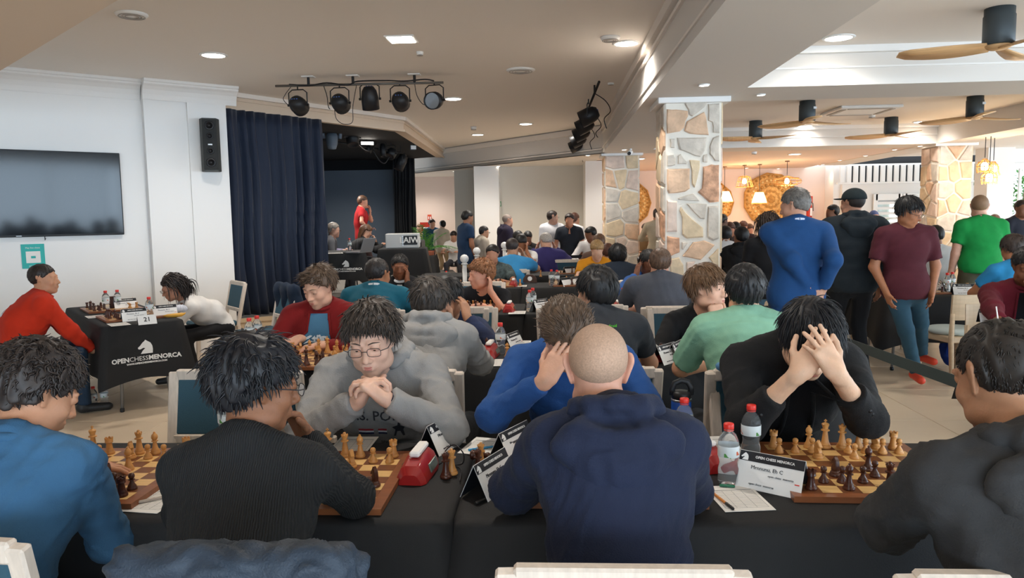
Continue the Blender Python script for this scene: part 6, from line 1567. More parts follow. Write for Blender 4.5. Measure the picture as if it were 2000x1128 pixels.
# ------------------------------------------------------------------ woven discs, pendants, signs
M_wov = mat('woven_straw', 'D9A762', .8, bump=.8, bscale=60, var=.25, vscale=20); M_wov2 = mat('woven_straw_dark', 'B98644', .8, bump=.8, bscale=60, var=.25, vscale=20)
def woven(px, py, r, lab, n=11):
    q = pY(px, py, 19.93); t = thing('woven_wall_disc', lab, 'wall decoration', q)
    def ring(r0, r1, y0, y1, seg=n*4, poly=n):
        mb = MB(); vs = []
        for (rr, yy) in ((r0, y0), (r1, y1), (r1, y1+.03), (r0, y0+.03)):
            for k in range(seg):
                w = 2*pi*k/seg; f = 1.0
                if poly: a = (w % (2*pi/poly))-pi/poly; f = cos(pi/poly)/cos(a)
                vs.append((rr*f*cos(w), yy, rr*f*sin(w)))
        fs = []
        for j in range(4):
            for k in range(seg): fs.append((j*seg+k, ((j+1) % 4)*seg+k, ((j+1) % 4)*seg+(k+1) % seg, j*seg+(k+1) % seg))
        return mb.add(vs, fs)
    ring(.0, r, -.03, -.02).build('backing', M_wov, t); ring(r*.95, r, -.06, -.05).build('rim', M_wov2, t)
    for rr, cnt, sz in ((.86, 34, .045), (.70, 28, .05), (.54, 20, .06)):
        mb = MB()
        for k in range(cnt):
            w = 2*pi*k/cnt; mb.lathe([(sz*r, 0), (sz*r*.7, .02), (.001, .024)], 7, (rr*r*cos(w), -.045, rr*r*sin(w)), Matrix.Rotation(pi/2, 3, 'X'))
        stuff(mb.build('woven_knots', M_wov2 if rr != .7 else mat('woven_pale', 'EBC98C', .8), t))
    for k, rr in enumerate((.46, .36, .26, .16)):
        mb = MB(); vs = []; seg = 48
        for k2 in range(seg): w = 2*pi*k2/seg; f = 1+.06*sin(w*12+k); vs.append((rr*r*f*cos(w), -.05-.02*k, rr*r*f*sin(w)))
        for k2 in range(seg): w = 2*pi*k2/seg; vs.append((rr*r*.8*cos(w), -.075-.02*k, rr*r*.8*sin(w)))
        vs.append((0, -.07-.02*k, 0)); fs = [(a, (a+1) % seg, seg+(a+1) % seg, seg+a) for a in range(seg)]+[(seg+a, seg+(a+1) % seg, 2*seg) for a in range(seg)]
        mb.add(vs, fs).build('petal_ring', M_wov if k % 2 == 0 else M_wov2, t, True)
woven(1504, 389, .70, 'largest woven straw disc on the peach wall'); woven(1391, 396, .56, 'woven straw disc peeking right of the nearest pillar'); woven(1226, 397, .62, 'woven straw disc peeking between the two stone pillars')
M_shade = mat('lit_shade', 'FFE2B4', .6, emit='FFC27A', es=2.2); M_bulb = mat('bulb_glow', 'FFFFFF', .4, emit='FFDFA8', es=12.0); M_cane = mat('cane', 'C98F4E', .6)
def pendant(px, pyt, py, Y, kind, lab, r=.16):
    top = pY(px, pyt, Y); q = pY(px, py, Y); zt = SZ if Y > 14 and px < 1700 else 2.9
    t = thing('pendant_lamp', lab, 'pendant lamp', q); MB().tube([(0, 0, .14), (0, 0, zt-q.z)], .006).build('cord', M_dkmetal, t); MB().lathe([(.05, 0), (.05, -.02)], 12, (0, 0, zt-q.z)).build('ceiling_rose', mat('bronze', '6A4A34', .5), t)
    if kind == 'cone':
        MB().lathe([(r*1.05, -.13), (r*.8, .02), (r*.55, .13)], 18, caps=False).build('shade', M_shade, t, True); MB().lathe([(r*1.05, -.134), (r*1.08, -.13), (r*1.05, -.12)], 18, caps=False).build('shade_rim', M_cane, t, True)
    else:
        mb = MB()
        if kind == 'oval':
            for k in range(12): w = k*pi/6; mb.tube([(.02*cos(w), .02*sin(w), .12), (r*1.8*cos(w), r*1.8*sin(w), .03), (r*1.8*cos(w), r*1.8*sin(w), -.04), (.10*cos(w), .10*sin(w), -.10)], .006, 5)
            for (rr, z) in ((1.82, 0), (1.5, .07), (1.3, -.075)): mb.tube([(rr*r*cos(a), rr*r*sin(a), z) for a in [2*pi*k/20 for k in range(21)]], .007, 5, False)
        else:
            for k in range(14): w = k*pi/7; mb.tube([(.05*cos(w), .05*sin(w), .13), (r*.8*cos(w), r*.8*sin(w), .10), (r*1.2*cos(w), r*1.2*sin(w), -.13)], .006, 5)
            for (rr, z) in ((.8, .10), (.95, 0), (1.2, -.13)): mb.tube([(rr*r*cos(a), rr*r*sin(a), z) for a in [2*pi*k/20 for k in range(21)]], .007, 5, False)
        mb.build('cane_cage', M_cane, t)
    MB().lathe([(.001, -.06), (.04, -.05), (.055, 0), (.04, .045), (.015, .07)], 12).build('bulb', M_bulb, t, True)
    l = bpy.data.lights.new('pendant_glow', 'POINT'); l.energy = 7; l.color = (1, .72, .42); l.shadow_soft_size = .08; o = bpy.data.objects.new('pendant_glow', l); COL.objects.link(o); o.parent = t; o.location = (0, -.15, -.16)
pendant(1415, 312, 384, 18.6, 'cone', 'glowing cone pendant lamp beside the nearest pillar', .20); pendant(1454, 308, 354, 18.2, 'cage', 'pendant lamp with basket cage, left of the big disc', .17); pendant(1483, 306, 386, 18.0, 'cone', 'glowing cone pendant lamp before the big woven disc', .17); pendant(1537, 297, 354, 17.0, 'oval', 'pendant lamp with wide oval wire cage', .17)
pendant(1923, 290, 325, 12.3, 'oval', 'amber glass pendant at right, upper left of three', .06); pendant(1932, 290, 347, 12.2, 'oval', 'amber glass pendant at right, lowest of three', .06); pendant(1940, 290, 330, 12.5, 'oval', 'small amber glass pendant at right, upper right of three', .04)
def sign(px0, py0, px1, py1, Y, col, lab, mark=None):
    a = pY(px0, py0, Y); b = pY(px1, py1, Y); c = (a+b)/2; w = abs(b.x-a.x); h = abs(a.z-b.z); t = thing('wall_sign', lab, 'sign', c)
    MB().bbox((0, 0, 0), (w, .015, h), .003).build('plate', mat('sign_'+col, col, .5), t)
    if mark == 'fire': 
        MB().lathe([(w*.10, -h*.28), (w*.10, h*.12), (w*.04, h*.2)], 8, (-w*.2, -.012, 0)).build('pictogram', M_plastic_w, t); MB().prism([(-.10*w, -.25*h), (.10*w, -.25*h), (.13*w, .0), (0, .28*h), (-.12*w, .02*h)], 0, .002, (Vector((w*.22, -.009, 0)), Vector((1, 0, 0)), UPV, Vector((0, -1, 0)))).build('pictogram', M_plastic_w, t)
    elif mark: MB().box((0, -.009, 0), (w*.55, .002, h*.55)).build('pictogram', M_plastic_w, t)
    return t
sign(1575, 383, 1587, 396, 19.95, 'C8401E', 'red fire equipment sign above the extinguisher', 'fire'); sign(835, 419, 843, 430, 20.6, 'C84A2A', 'small red fire sign on the far left lit wall', 'fire'); sign(973, 393, 979, 403, 17.05, '3A8A5A', 'small green exit sign beside the white column', 'x')
sign(820, 434, 849, 476, 20.55, 'A82A1E', 'red fire hose cabinet on the far left wall', 'x')
q = pY(1580, 412, 19.91); t = thing('fire_extinguisher', 'red fire extinguisher hung on the peach wall', 'fire extinguisher', q); MB().lathe([(.001, -.25), (.07, -.24), (.075, -.2), (.075, .12), (.05, .18), (.02, .20), (.02, .23)], 14).build('cylinder', mat('extinguisher_red', 'C02A1E', .3), t, True); MB().bbox((0, 0, .25), (.10, .03, .03), .005).build('valve', M_dkmetal, t); MB().tube([(.03, 0, .24), (.09, -.02, .2), (.10, -.02, 0)], .01, 6).build('hose', M_dkmetal, t); MB().box((.03, -.076, -.02), (.05, .004, .2)).build('label', M_plastic_w, t); MB().box((0, .07, 0), (.05, .05, .1)).build('bracket', M_dkmetal, t)

# ------------------------------------------------------------------ plants, posts, belts
M_leaf = mat('palm_leaf', '4F8A3A', .5, var=.25, vscale=10)
def palm(q, lab, n=14, L=.65, zp=.45, m=None):
    t = thing('potted_palm', lab, 'plant', q); MB().lathe([(.13, 0), (.17, zp-.02), (.18, zp), (.16, zp), (.14, zp-.04), (.001, zp-.05)], 16).build('pot', mat('terracotta', '9A5A44', .7), t, True)
    r = random.Random(5)
    for i in range(n):
        w = i*2.4; el = r.uniform(.5, 1.25); LL = L*r.uniform(.7, 1.1); P = []
        for k in range(6): u = k/5; P.append(Vector((cos(w)*LL*u*cos(el), sin(w)*LL*u*cos(el), zp+LL*u*sin(el)-.45*LL*u*u*(1.2-el*.5))))
        mb = MB(); mb.tube(P, .006, 4)
        for k in range(1, 6):
            for sg in (-1, 1):
                for off in (0, .5):
                    b = P[k-1].lerp(P[k], 1-off); d = (P[k]-P[k-1]).normalized(); s_ = d.cross(UPV).normalized()*sg; tip = b+(s_*.8+d*.7-UPV*.25).normalized()*LL*.30*(1.1-.12*k)
                    wv = d*.012; mb.add([b-wv, b+wv, tip], [(0, 1, 2)])
        mb.build('frond', m or M_leaf, t)
    return t
palm(Vector((pY(834, 500, 16.7).x, 16.7, .352)), 'potted palm beside the black curtain at stage end', 16, .80, .50)
palm(Vector((pY(1690, 400, 17.5).x, 17.5, 0)), 'palm plant behind the black cap man near louvred door', 12, .9, .95)
for (px, py, Y, lb) in ((907, 505, 10.0, 'nearest'), (931, 490, 11.5, 'middle'), (985, 479, 12.3, 'furthest')):
    q = pY(px, py, Y); t = thing('ball_post', 'white post topped with a white ball, %s of three' % lb, 'post', (q.x, q.y, 0)); MB().lathe([(.03, 0), (.03, q.z-.08)], 12).build('post', M_plastic_w, t, True); MB().lathe([(.04, -.03), (.05, -.02), (.02, 0)], 12, (0, 0, q.z-.05)).build('collar', M_plastic_w, t, True)
    MB().lathe([(.001, -.06), (.03, -.052), (.052, -.03), (.06, 0), (.052, .03), (.03, .052), (.001, .06)], 16, (0, 0, q.z)).build('ball', M_plastic_w, t, True)
    MB().lathe([(.14, 0), (.14, .012), (.03, .02)], 16).build('base', M_plastic_w, t, True)
def stanchion(x, y, h, lab, m=None): 
    t = thing('barrier_post', lab, 'barrier post', (x, y, 0)); MB().lathe([(.17, 0), (.17, .012), (.05, .03), (.03, .035)], 20).build('base', m or M_dkmetal, t, True); MB().lathe([(.028, .03), (.028, h), (.034, h), (.034, h+.05), (.02, h+.06), (.001, h+.062)], 14).build('post', m or M_dkmetal, t, True); return t
ba = pz(1470, 592, .92); bb = pz(1890, 750, .92); bx_ = (ba.x+bb.x)/2+.02
dirb = (bb-ba).normalized(); e0 = ba-dirb*.35; e9 = bb+dirb*.35
stanchion(e0.x, e0.y, .92, 'black barrier post behind the mint tee'); stanchion(e9.x, e9.y, .92, 'black barrier post behind the charcoal hoodie')
t = thing('barrier_belt', 'dark grey retractable barrier belt sloping across the right aisle', 'barrier belt', e0)
mb = MB(); P = [e0.lerp(e9, k/12)-e0+Vector((0, 0, -.02*sin(pi*k/12))) for k in range(13)]; vs = []
for p in P: vs += [p+Vector((0, 0, .025)), p-Vector((0, 0, .025))]
mb.add(vs, [(2*k, 2*k+1, 2*k+3, 2*k+2) for k in range(12)]); o = mb.build('belt', mat('belt_grey', '3E4444', .7), t); md = o.modifiers.new('s', 'SOLIDIFY'); md.thickness = .003
q = pz(1249, 490, .95); stanchion(pY(1249, 500, 10.9).x, 10.9, .92, 'steel barrier post right of the slim stone pillar', M_steel)
stanchion(pY(1085, 488, 12.35).x, 12.25, .92, 'black barrier post left of the charcoal polo'); stanchion(pY(1168, 488, 12.35).x, 12.25, .92, 'black barrier post right of the charcoal polo')
a = pY(1085, 488, 12.25); b = pY(1168, 488, 12.25); t = thing('barrier_belt', 'black belt stretched in front of the charcoal polo', 'barrier belt', (a.x, 12.25, .92)); MB().box(((b.x-a.x)/2, 0, 0), (b.x-a.x-.06, .004, .05)).build('belt', M_black, t)

# ------------------------------------------------------------------ stage table things
def lap(px, py, rz, lab):
    q = pz(px, py, 1.1035); t = thing('laptop', lab, 'laptop', q, rz); MB().bbox((0, 0, .009), (.33, .23, .018), .004).build('base', mat('laptop_grey', '8A8C90', .4, metal=.5), t)
    MB().bbox((0, .17, .11), (.33, .008, .22), .003, Matrix.Rotation(-.35, 3, 'X')).build('lid', mat('laptop_grey', '8A8C90', .4, metal=.5), t); MB().box((0, 0, .019), (.28, .13, .001)).build('keyboard', M_dkmetal, t)
lap(700, 493, -1.9, 'grey laptop open before the grey suit on stage')
a = pz(732, 492, 1.1035); wA = .56; q = cs3.copy(); a = q; t = thing('amplifier_case', 'pale rack amplifier case on the stage table', 'amplifier', (q.x, q.y, 1.1035), ang3)
MB().bbox((0, 0, .12), (wA*.98, .36, .24), .012).build('case', mat('case_white', 'C4C4C2', .5), t); MB().bbox((wA*.24, -.185, .13), (wA*.40, .012, .15), .004).build('front_panel', M_dkmetal, t)
o = link('lettering', text_mesh('LAIWI', .13, M_paper, bold=.003), t); o.matrix_local = Matrix.Translation((wA*.24, -.193, .13)) @ Matrix.Rotation(pi/2, 4, 'X')
for k in range(5): MB().lathe([(.012, 0), (.010, .015)], 8, (wA*(.02), -.185, .05+k*.035), Matrix.Rotation(pi/2, 3, 'X')).build('knob', M_steel, t)
q = pz(748, 484, 1.36); 
q = pz(775, 500, .36); q = pY(804, 500, 13.6); t = thing('flight_case', 'black box loudspeaker at the right end of stage', 'case', (q.x, 13.6, .352)); MB().bbox((0, 0, .42), (.45, .42, .84), .02).build('box', M_dkmetal, t); MB().bbox((0, -.215, .45), (.38, .01, .66), .004).build('grille', mat('speaker_grille', '2A2C2C', .7, bump=.6, bscale=300), t)
q = pz(802, 540, .352); t = thing('cardboard_box', 'brown and green box standing on the stage edge', 'box', (q.x, q.y+.1, .352), .2); MB().bbox((0, 0, .12), (.34, .26, .24), .006).build('box', mat('box_green', '2E7A48', .7), t); MB().bbox((0, 0, .25), (.35, .27, .03), .004).build('lid', mat('cardboard', 'A8784A', .8), t)

# ------------------------------------------------------------------ garden outside the window
tr_ = thing('garden_tree', 'leafy tree outside the far right window', 'tree', (11.8, 19.6, 0)); MB().tube([(0, 0, 0), (.05, 0, 1.2), (.2, 0, 2.4)], [.08, .06, .03], 8).build('trunk', mat('bark', '6A5A48', .9), tr_, True)
r = random.Random(9); mb = MB()
for i in range(900):
    p = Vector((r.gauss(-.2, .75), r.gauss(0, .4), r.gauss(1.75, .6))); a = Vector((r.uniform(-1, 1), r.uniform(-1, 1), r.uniform(-1, 1))).normalized()*.06; b = a.cross(Vector((r.uniform(-1, 1), 1, .3))).normalized()*.03; mb.add([p-a, p+b, p+a, p-b], [(0, 1, 2, 3)])
stuff(mb.build('leaves', mat('tree_leaf', '4E8244', .6, var=.4, vscale=2), tr_))
gd = struct(MB().box((11, 22, -.06), (12, 8, .1)).build('ground_outside', mat('lawn', '8A9A70', .9)))
# ------------------------------------------------------------------ people
TP = time.time()
def hand(px, py, Y, pole, f, p, curl=.3, thumb=.4, spread=.12): return dict(w=pY(px, py, Y), pole=pole, f=f, p=p, curl=curl, thumb=thumb, spread=spread)
DK = '1E1A18'; BR = '4A382B'; LB = '7A5C40'
# front row, near side of the tables (backs to the camera)
p1 = person('person with dark curly hair in blue shirt, front left corner', pY(72, 765, 1.95), 0, (-35, -30, 0), 1.02, 'C08A6A', ('curly', '2E2521'), ('shirt', '385E7E'), ('2A3648',), lean=.12,
    L='table', Rr=hand(140, 940, 2.10, (1, -.6, -.8), (-.7, .7, 0), (0, 0, -1)), sw=.17, build=.95, hk=1.0, hdens=1.3, fwd=.10, neckdrop=.13)
p2 = person('person in black ribbed sweater with messy black hair, back to camera', pY(500, 752, 1.86), 0, (-52, -12, 0), 1.0, '8A5C42', ('messy', '17161A'), ('sweater', '191A1B', mat('black_knit', '1A1B1C', .9, bump=.6, bscale=55, weave=True)), ('20232A',), lean=.12,
    L='table', Rr=hand(598, 850, 2.14, (1, -.3, -1), (-.35, -.35, .9), (-.6, -.8, .2), .5), sw=.165, build=.93, glasses='222226', hdens=1.3, fwd=.08, neckdrop=.155)
p3 = person('person with thinning cropped hair in navy hoodie, centre foreground', pY(1168, 722, 1.95), 0, (0, -14, 0), 1.0, 'D29C84', ('buzz', 'B29078'), ('hoodie', '20263A'), ('22262E',), lean=.13,
    L='table', Rr='table', sw=.165, build=1.0, fwd=.10, neckdrop=.125, bx=.035, hlow=.02, ears=1.35, hk=.97)
p4 = person('person with cropped black hair in charcoal hoodie, front right corner', pY(1957, 738, 1.68), 0, (10, -18, 0), 1.02, 'B07F60', ('crop', '26201C'), ('hoodie', '343435'), ('2B4A66',), lean=.12,
    L=hand(1745, 985, 2.0, (-1, -.5, -.8), (.7, .6, 0), (0, 0, -1)), Rr='table', sw=.19, build=1.05, fwd=.13, neckdrop=.14, hdens=1.8)
# front row, far side (facing the camera)
p5 = person('person with glasses and grey printed hoodie, hands clasped at mouth', pY(726, 662, 2.82), 180, (0, -17, 3), 1.10, 'DDB19A', ('messy', '3F352E'), ('hoodie', '908E8C'), ('20242C',), lean=.14,
    Rr=hand(700, 782, 2.62, (-1, 0, -.8), (.62, -.10, .75), (.75, .1, -.55), (.62, .62, .62, .62), .3), L=hand(752, 778, 2.60, (1, 0, -.8), (-.72, -.12, .62), (-.65, .1, -.7), (.62, .62, .62, .62), .3), sw=.185, glasses='26262A', fwd=.13, neckdrop=.115, hdens=1.5, build=1.05)
p6 = person('person in bright blue shirt resting forehead on right hand', pY(1106, 655, 2.78), 180, (18, -48, 6), 1.06, 'D8A58A', ('medium', '5A4636'), ('shirt', '284F8A'), ('2A2E36',), part=(.01, .095, .06), lean=.18,
    Rr=hand(1066, 742, 2.62, (-1, 0, -.9), (.50, .16, .84), (.45, .88, -.1), (.12, .14, .16, .2), .5, .05), L=hand(1195, 880, 2.60, (1, 0, -.6), (-.8, .3, -.2), (0, 0, -1)), sw=.195, fwd=.17, neckdrop=.09, bx=-.02, hdens=1.4)
p7 = person('person in black blazer holding bowed head in both hands', pY(1584, 662, 2.68), 180, (-4, -40, 2), 1.08, 'D9AE90', ('fringe', '18171A'), ('suit', '1B1B1C', cloth('1B1B1C'), 1.55), ('1B1C20',), lean=.16, under='141414',
    Rr=hand(1560, 728, 2.50, (-.6, .1, -1), (.62, .10, .78), (.35, .92, -.1), (.06, .10, .14, .2), .35, .2), L=hand(1634, 728, 2.47, (.6, .1, -1), (-.48, .10, .86), (-.35, .92, -.1), (.06, .10, .14, .2), .35, .2), sw=.185, fwd=.18, neckdrop=.075, hdens=1.7, build=1.08)
# second row, near side
p8 = person('person in pale grey hoodie with dark hair, back to camera', pY(842, 592, 3.72), 0, (-12, -12, 0), 1.0, 'B88468', ('messy', '3A322C'), ('hoodie', '918F8D'), ('1F2228',), lean=.20, L='table', Rr='cheek', sw=.175, fwd=.10, neckdrop=.115)
p9 = person('person in black tee with neon green collar, back to camera', pY(1164, 570, 3.85), 0, (35, -8, 0), 1.05, 'C99678', ('medium', '1F1C1B'), ('tee', '34363A'), ('23262C',), lean=.14, under='58D028', L='table', Rr='table', sw=.19, build=1.05, neckdrop=.125)
p10 = person('person in mint green t-shirt, back to camera', pY(1454, 567, 3.62), 0, (-4, -4, 0), .98, 'D39C7C', ('medium', '1B191A'), ('tee', '86B59A', None or cloth('86B59A'), .85), ('23262C',), lean=.12, L='table', Rr='table', sw=.20, build=1.18, fwd=.03, neckdrop=.145)
# second row, far side
p11 = person('person in red cardigan over blue graphic tee, looking down', pY(623, 560, 4.95), 180, (-22, -22, 0), 1.18, 'D9A68C', ('quiff', '5A4636'), ('jacket', '7C1B1C'), ('24364C',), lean=.06, under='7C1B1C', Rr=hand(585, 662, 4.72, (-1, .4, -.5), (-.7, -.6, -.1), (0, 0, -1), .5), L='table', sw=.19, fwd=.06, neckdrop=.135, hk=.95)
p12 = person('person in striped navy jumper with hand against ear', pY(874, 583, 4.95), 180, (-20, -30, 0), 1.1, 'C08C6E', ('medium', '1C1A1A'), ('sweater', '232C44', mat('striped_jumper', '2A3350', .9, var=.5, vscale=6, stretch=(.1, .1, 4), bump=.3, bscale=200)), ('23262C',), lean=.12, L='head', Rr='table', sw=.18, fwd=.1)
p13 = person('person in dark top largely hidden behind the green collar tee', pY(1150, 590, 5.0), 180, (0, -35, 0), 1.1, '7A5038', ('short', '1A1818'), ('tee', '26262A'), ('23262C',), lean=.1, Rr='cheek', L='table')
p14 = person('person with light brown fringe in black jumper, hand on chin', pY(1381, 562, 4.92), 180, (48, -2, 0), 1.20, 'DDAE94', ('fringe', '6B4E36'), ('sweater', '17181A'), ('23262C',), lean=.06, L='mouth', Rr='table', sw=.17, fwd=.07, hdens=1.3, neckdrop=.16)
# third row
p15 = person('person in teal polo with cropped hair, back to camera', pY(738, 536, 6.0), 0, (-25, -8, 0), 1.08, 'A87050', ('crop', '2A2422'), ('polo', '1C5F74'), ('23262C',), lean=.16, under='D8DCE0', sw=.20, build=1.15, fwd=.08, neckdrop=.115)
p16 = person('person in black suit and white shirt, cheek resting on hand', pY(781, 521, 7.35), 180, (10, -8, 0), 1.0, '7A4C34', ('short', '151313'), ('suit', '17171A'), ('17171A',), lean=.06, under='F0F0F0', L='cheek', Rr='table')
p17 = person('person with curly ginger hair in black tee, looking aside', pY(939, 536, 6.9), 180, (-60, -6, 0), 1.08, 'D79A80', ('curly', '8A5A38'), ('tee', '17181C'), ('23262C',), lean=.10, L='cheek', Rr='fold', sw=.19, fwd=.1)
p18 = person('person in slate grey tee before the stone pillar, back to camera', pY(1289, 515, 6.1), 0, (-4, 0, 0), 1.06, 'D39C82', ('crop', '5E4636'), ('tee', '50525A'), ('23262C',), lean=.12, sw=.21, build=1.18, neckdrop=.125)
p19 = person('person in blue shirt shielding brow with hand, beside slate tee', pY(1267, 513, 7.3), 180, (10, -22, 0), 1.0, '6E4430', ('short', '151313'), ('shirt', '2E5490'), ('23262C',), lean=.06, Rr='head', L='table')
# fourth row and beyond
p20 = person('person in navy jacket with short black hair before slim stone pillar', pY(1206, 500, 8.15), 0, (0, 0, 0), 1.05, 'A87050', ('medium', '131214'), ('jacket', '1B2430'), ('1B1E24',), lean=.12, sw=.20, build=1.15, neckdrop=.125)
p21 = person('person in mustard yellow polo looking down at the board', pY(1166, 488, 9.5), 180, (-10, -28, 0), .96, 'DDAE94', ('fringe', '9A7A50'), ('polo', 'CE8A1E'), ('23262C',), lean=.10, sw=.19, fwd=.1, build=1.1)
p22 = person('person in dark patterned shirt resting chin, thin face', pY(962, 497, 9.55), 180, (-8, -6, 0), 1.02, 'B8846A', ('short', '1F1A18'), ('shirt', '3A4444', mat('patterned_shirt', '4A5656', .8, var=.6, vscale=30), .6), ('3A4444',), lean=.06, Rr='cheek', L='table', beard='3A302A')
p23 = person('person in bright sky blue tee, back to camera', pY(1001, 484, 10.0), 0, (-12, -14, 0), 1.05, 'C99678', ('crop', '3A302C'), ('tee', '3A8CC2'), ('23262C',), lean=.22, sw=.21, build=1.2, Rr='head', fwd=.1)
p24 = person('person in white tee mostly behind the sky blue tee', pY(1018, 474, 11.3), 180, (-10, -35, 0), 1.0, 'B07858', ('medium', '1A1818'), ('tee', 'E6E4E2'), ('23262C',), lean=.10, L='cheek')
p25 = person('person with grey hair in purple and blue sports jacket, bent forward', pY(1066, 472, 11.9), 0, (35, -35, 0), 1.1, 'D9A68C', ('short', 'A8A098'), ('jacket', '3A3468'), ('23262C',), lean=-.05, sw=.22, build=1.3, fwd=.12, Rr='head', L='head', group=None)
p26 = person('person in black patterned tee, head propped, before grey wall', pY(1031, 464, 13.6), 180, (0, -30, 0), .95, 'A0705A', ('short', '161414'), ('tee', '232020'), ('23262C',), lean=.06, Rr='mouth', L='table')
p27 = person('person in white top seated before white column, looking down left', pY(1153, 457, 13.0), 150, (-60, -20, 0), 1.0, '8A5C44', ('short', '161414'), ('sweater', 'E4E0DE'), ('23262C',), lean=.20, sw=.2)
p28 = person('person with brown hair behind the mustard polo', pY(1170, 474, 10.9), 0, (0, -10, 0), 1.0, 'C99678', ('medium', '6A4C38'), ('tee', '6A5248'), ('23262C',), lean=.1)
p29 = person('person with reddish brown hair between mustard polo and navy jacket', pY(1187, 493, 10.2), 0, (0, -10, 0), .95, 'C99678', ('medium', '5A382C'), ('tee', '3A2C2C'), ('23262C',), lean=.1)
p30 = person('person with dark hair just left of the black patterned tee', pY(1012, 466, 12.7), 180, (0, -40, 0), 1.0, 'B07858', ('medium', '161414'), ('tee', '1E1E22'), ('23262C',), lean=.1)
# standing in the far part of the hall
person('standing person in dark navy polo and khaki trousers, arms down', pY(914, 425, 12.6), -60, (0, -12, 0), .96, '9A6A50', ('short', '1A1716'), ('polo', '1E3450'), ('A8906C',), 'stand', 0.0, 'pocket', 'pocket', build=1.15, seed=3)
person('short standing person in cream hoodie by the white column', pY(946, 453, 12.9), -65, (-10, -8, 0), .84, 'C99678', ('short', '1F1B1A'), ('hoodie', 'B8AC9C'), ('8A8880',), 'stand', 0.0, 'hang', 'hang', glasses='333333')
person('standing person with shaved grey head in dark purple hoodie', pY(992, 431, 13.4), -70, (0, -4, 0), .93, 'C8957C', ('buzz', '8A7A70'), ('hoodie', '2A2436'), ('26262A',), 'stand', 0.0, 'pocket', 'pocket', build=1.25)
person('standing person in white long sleeved top and glasses', pY(1080, 424, 13.6), 200, (75, -4, 0), .97, 'D2A088', ('short', '2A211C'), ('sweater', 'DAD8DA'), ('3A3A40',), 'stand', 0.0, 'hang', 'hang', build=1.1, glasses='333333')
person('standing person in charcoal polo with hands on hips', pY(1112, 430, 13.2), 180, (-8, -4, 0), .95, 'C08468', ('medium', '2A1E1A'), ('polo', '262A32'), ('222428',), 'stand', 0.0, 'pocket', 'pocket', build=1.1)
person('standing person in white behind the charcoal polo', pY(1123, 428, 14.2), -40, (0, 0, 0), .97, 'C8957C', ('medium', '4A2C20'), ('sweater', 'E2E0E0'), ('3A3A40',), 'stand', 0.0, 'hang', 'hang')
person('standing person in cream shirt and beige trousers near palm plant', pY(864, 439, 18.2), -25, (60, 0, 0), .90, 'D8B098', ('short', '1A1716'), ('shirt', 'CFC2B0'), ('B8A080',), 'stand', 0.0, 'hang', 'hang')
person('standing person in blue jacket over white tee near palm plant', pY(844, 437, 18.8), 200, (20, -10, 0), .93, 'D2A088', ('medium', '2A1E1A'), ('jacket', '2C5474'), ('4A3A34',), 'stand', 0.0, 'hang', 'hang', under='E8E8E8')
person('standing person with fair hair partly behind black stage curtain', pY(819, 446, 19.8), 180, (0, 0, 0), .88, 'D2A088', ('medium', '7A5C40'), ('tee', 'D2B090'), ('6A5A4A',), 'stand', 0.0)
person('seated person in white bending over table near palm plant', pY(886, 461, 17.4), 180, (0, -30, 0), .95, 'C8957C', ('short', '2A211C'), ('tee', 'E4E0DC'), ('3A3A40',), lean=.1)
person('person in tan tee seated between the two stone pillars', pY(1261, 448, 15.5), 160, (10, -20, 0), 1.0, 'C08468', ('short', '3A2820'), ('tee', '8A7050'), ('3A3A40',), lean=.1, L='mouth')
person('standing person in beige coat half behind nearest stone pillar', pY(1284, 420, 13.6), 0, (0, 0, 0), 1.0, 'C08468', ('short', '3A2820'), ('jacket', 'A89880'), ('8A7C68',), 'stand', 0.0)
# stage
SB = .35
person('person in grey suit seated at stage table working on laptop', pY(652, 449, 12.5), -80, (0, -8, 0), 1.02, 'C0907A', ('short', '7A726A'), ('suit', '5A5A5E'), ('3A3A40',), lean=.12, under='B8B0D0', hang=SB, L=hand(678, 487, 12.6, (0, -.5, -1), (1, .1, -.1), (0, 0, -1)), Rr=hand(672, 489, 12.4, (0, -.5, -1), (1, .1, -.1), (0, 0, -1)), glasses='333333')
person('standing person in red polo with white lanyard on the stage', pY(709, 394, 14.3), -70, (-5, -10, 0), .97, 'C88E74', ('short', '5A4030'), ('polo', 'A81E22'), ('3A2A2A',), 'stand', 0.0, 'chin', hand(722, 447, 14.1, (0, -1, -.6), (.9, 0, .2), (0, 0, -1), .6), under='F0E8E8', hang=SB, hip_z=None, build=1.1)
person('seated person in black and white striped top with brown hair on stage', pY(716, 452, 13.0), -80, (0, -30, 0), .95, 'C8957C', ('long', '5A3C28'), ('sweater', '1A1A1C', mat('striped_top', '2A2A2C', .9, var=.95, vscale=5, stretch=(9, .3, .3))), ('26262A',), lean=.22, hang=SB, L='mouth', Rr='table')
# table by the left wall
p50 = person('person in red and blue tracksuit jacket seated by left wall', pY(86, 545, 5.95), -48, (-30, 0, 0), 1.02, 'C08C6C', ('crop', '2A211C'), ('jacket', 'C03018'), ('26384C',), lean=.22, L='lap', Rr='lap', sw=.19, build=1.1, under='C03018', fwd=.03)
p51 = person('person with long dark hair and glasses in white blouse, leaning forward', pY(337, 562, 6.95), 132, (4, -22, 0), .95, 'B8846A', ('long', '2A211E'), ('shirt', 'D8D4D0'), ('17171A',), lean=.34, L='lap', Rr='lap', sw=.155, glasses='4A3020', fwd=.14, build=.88)
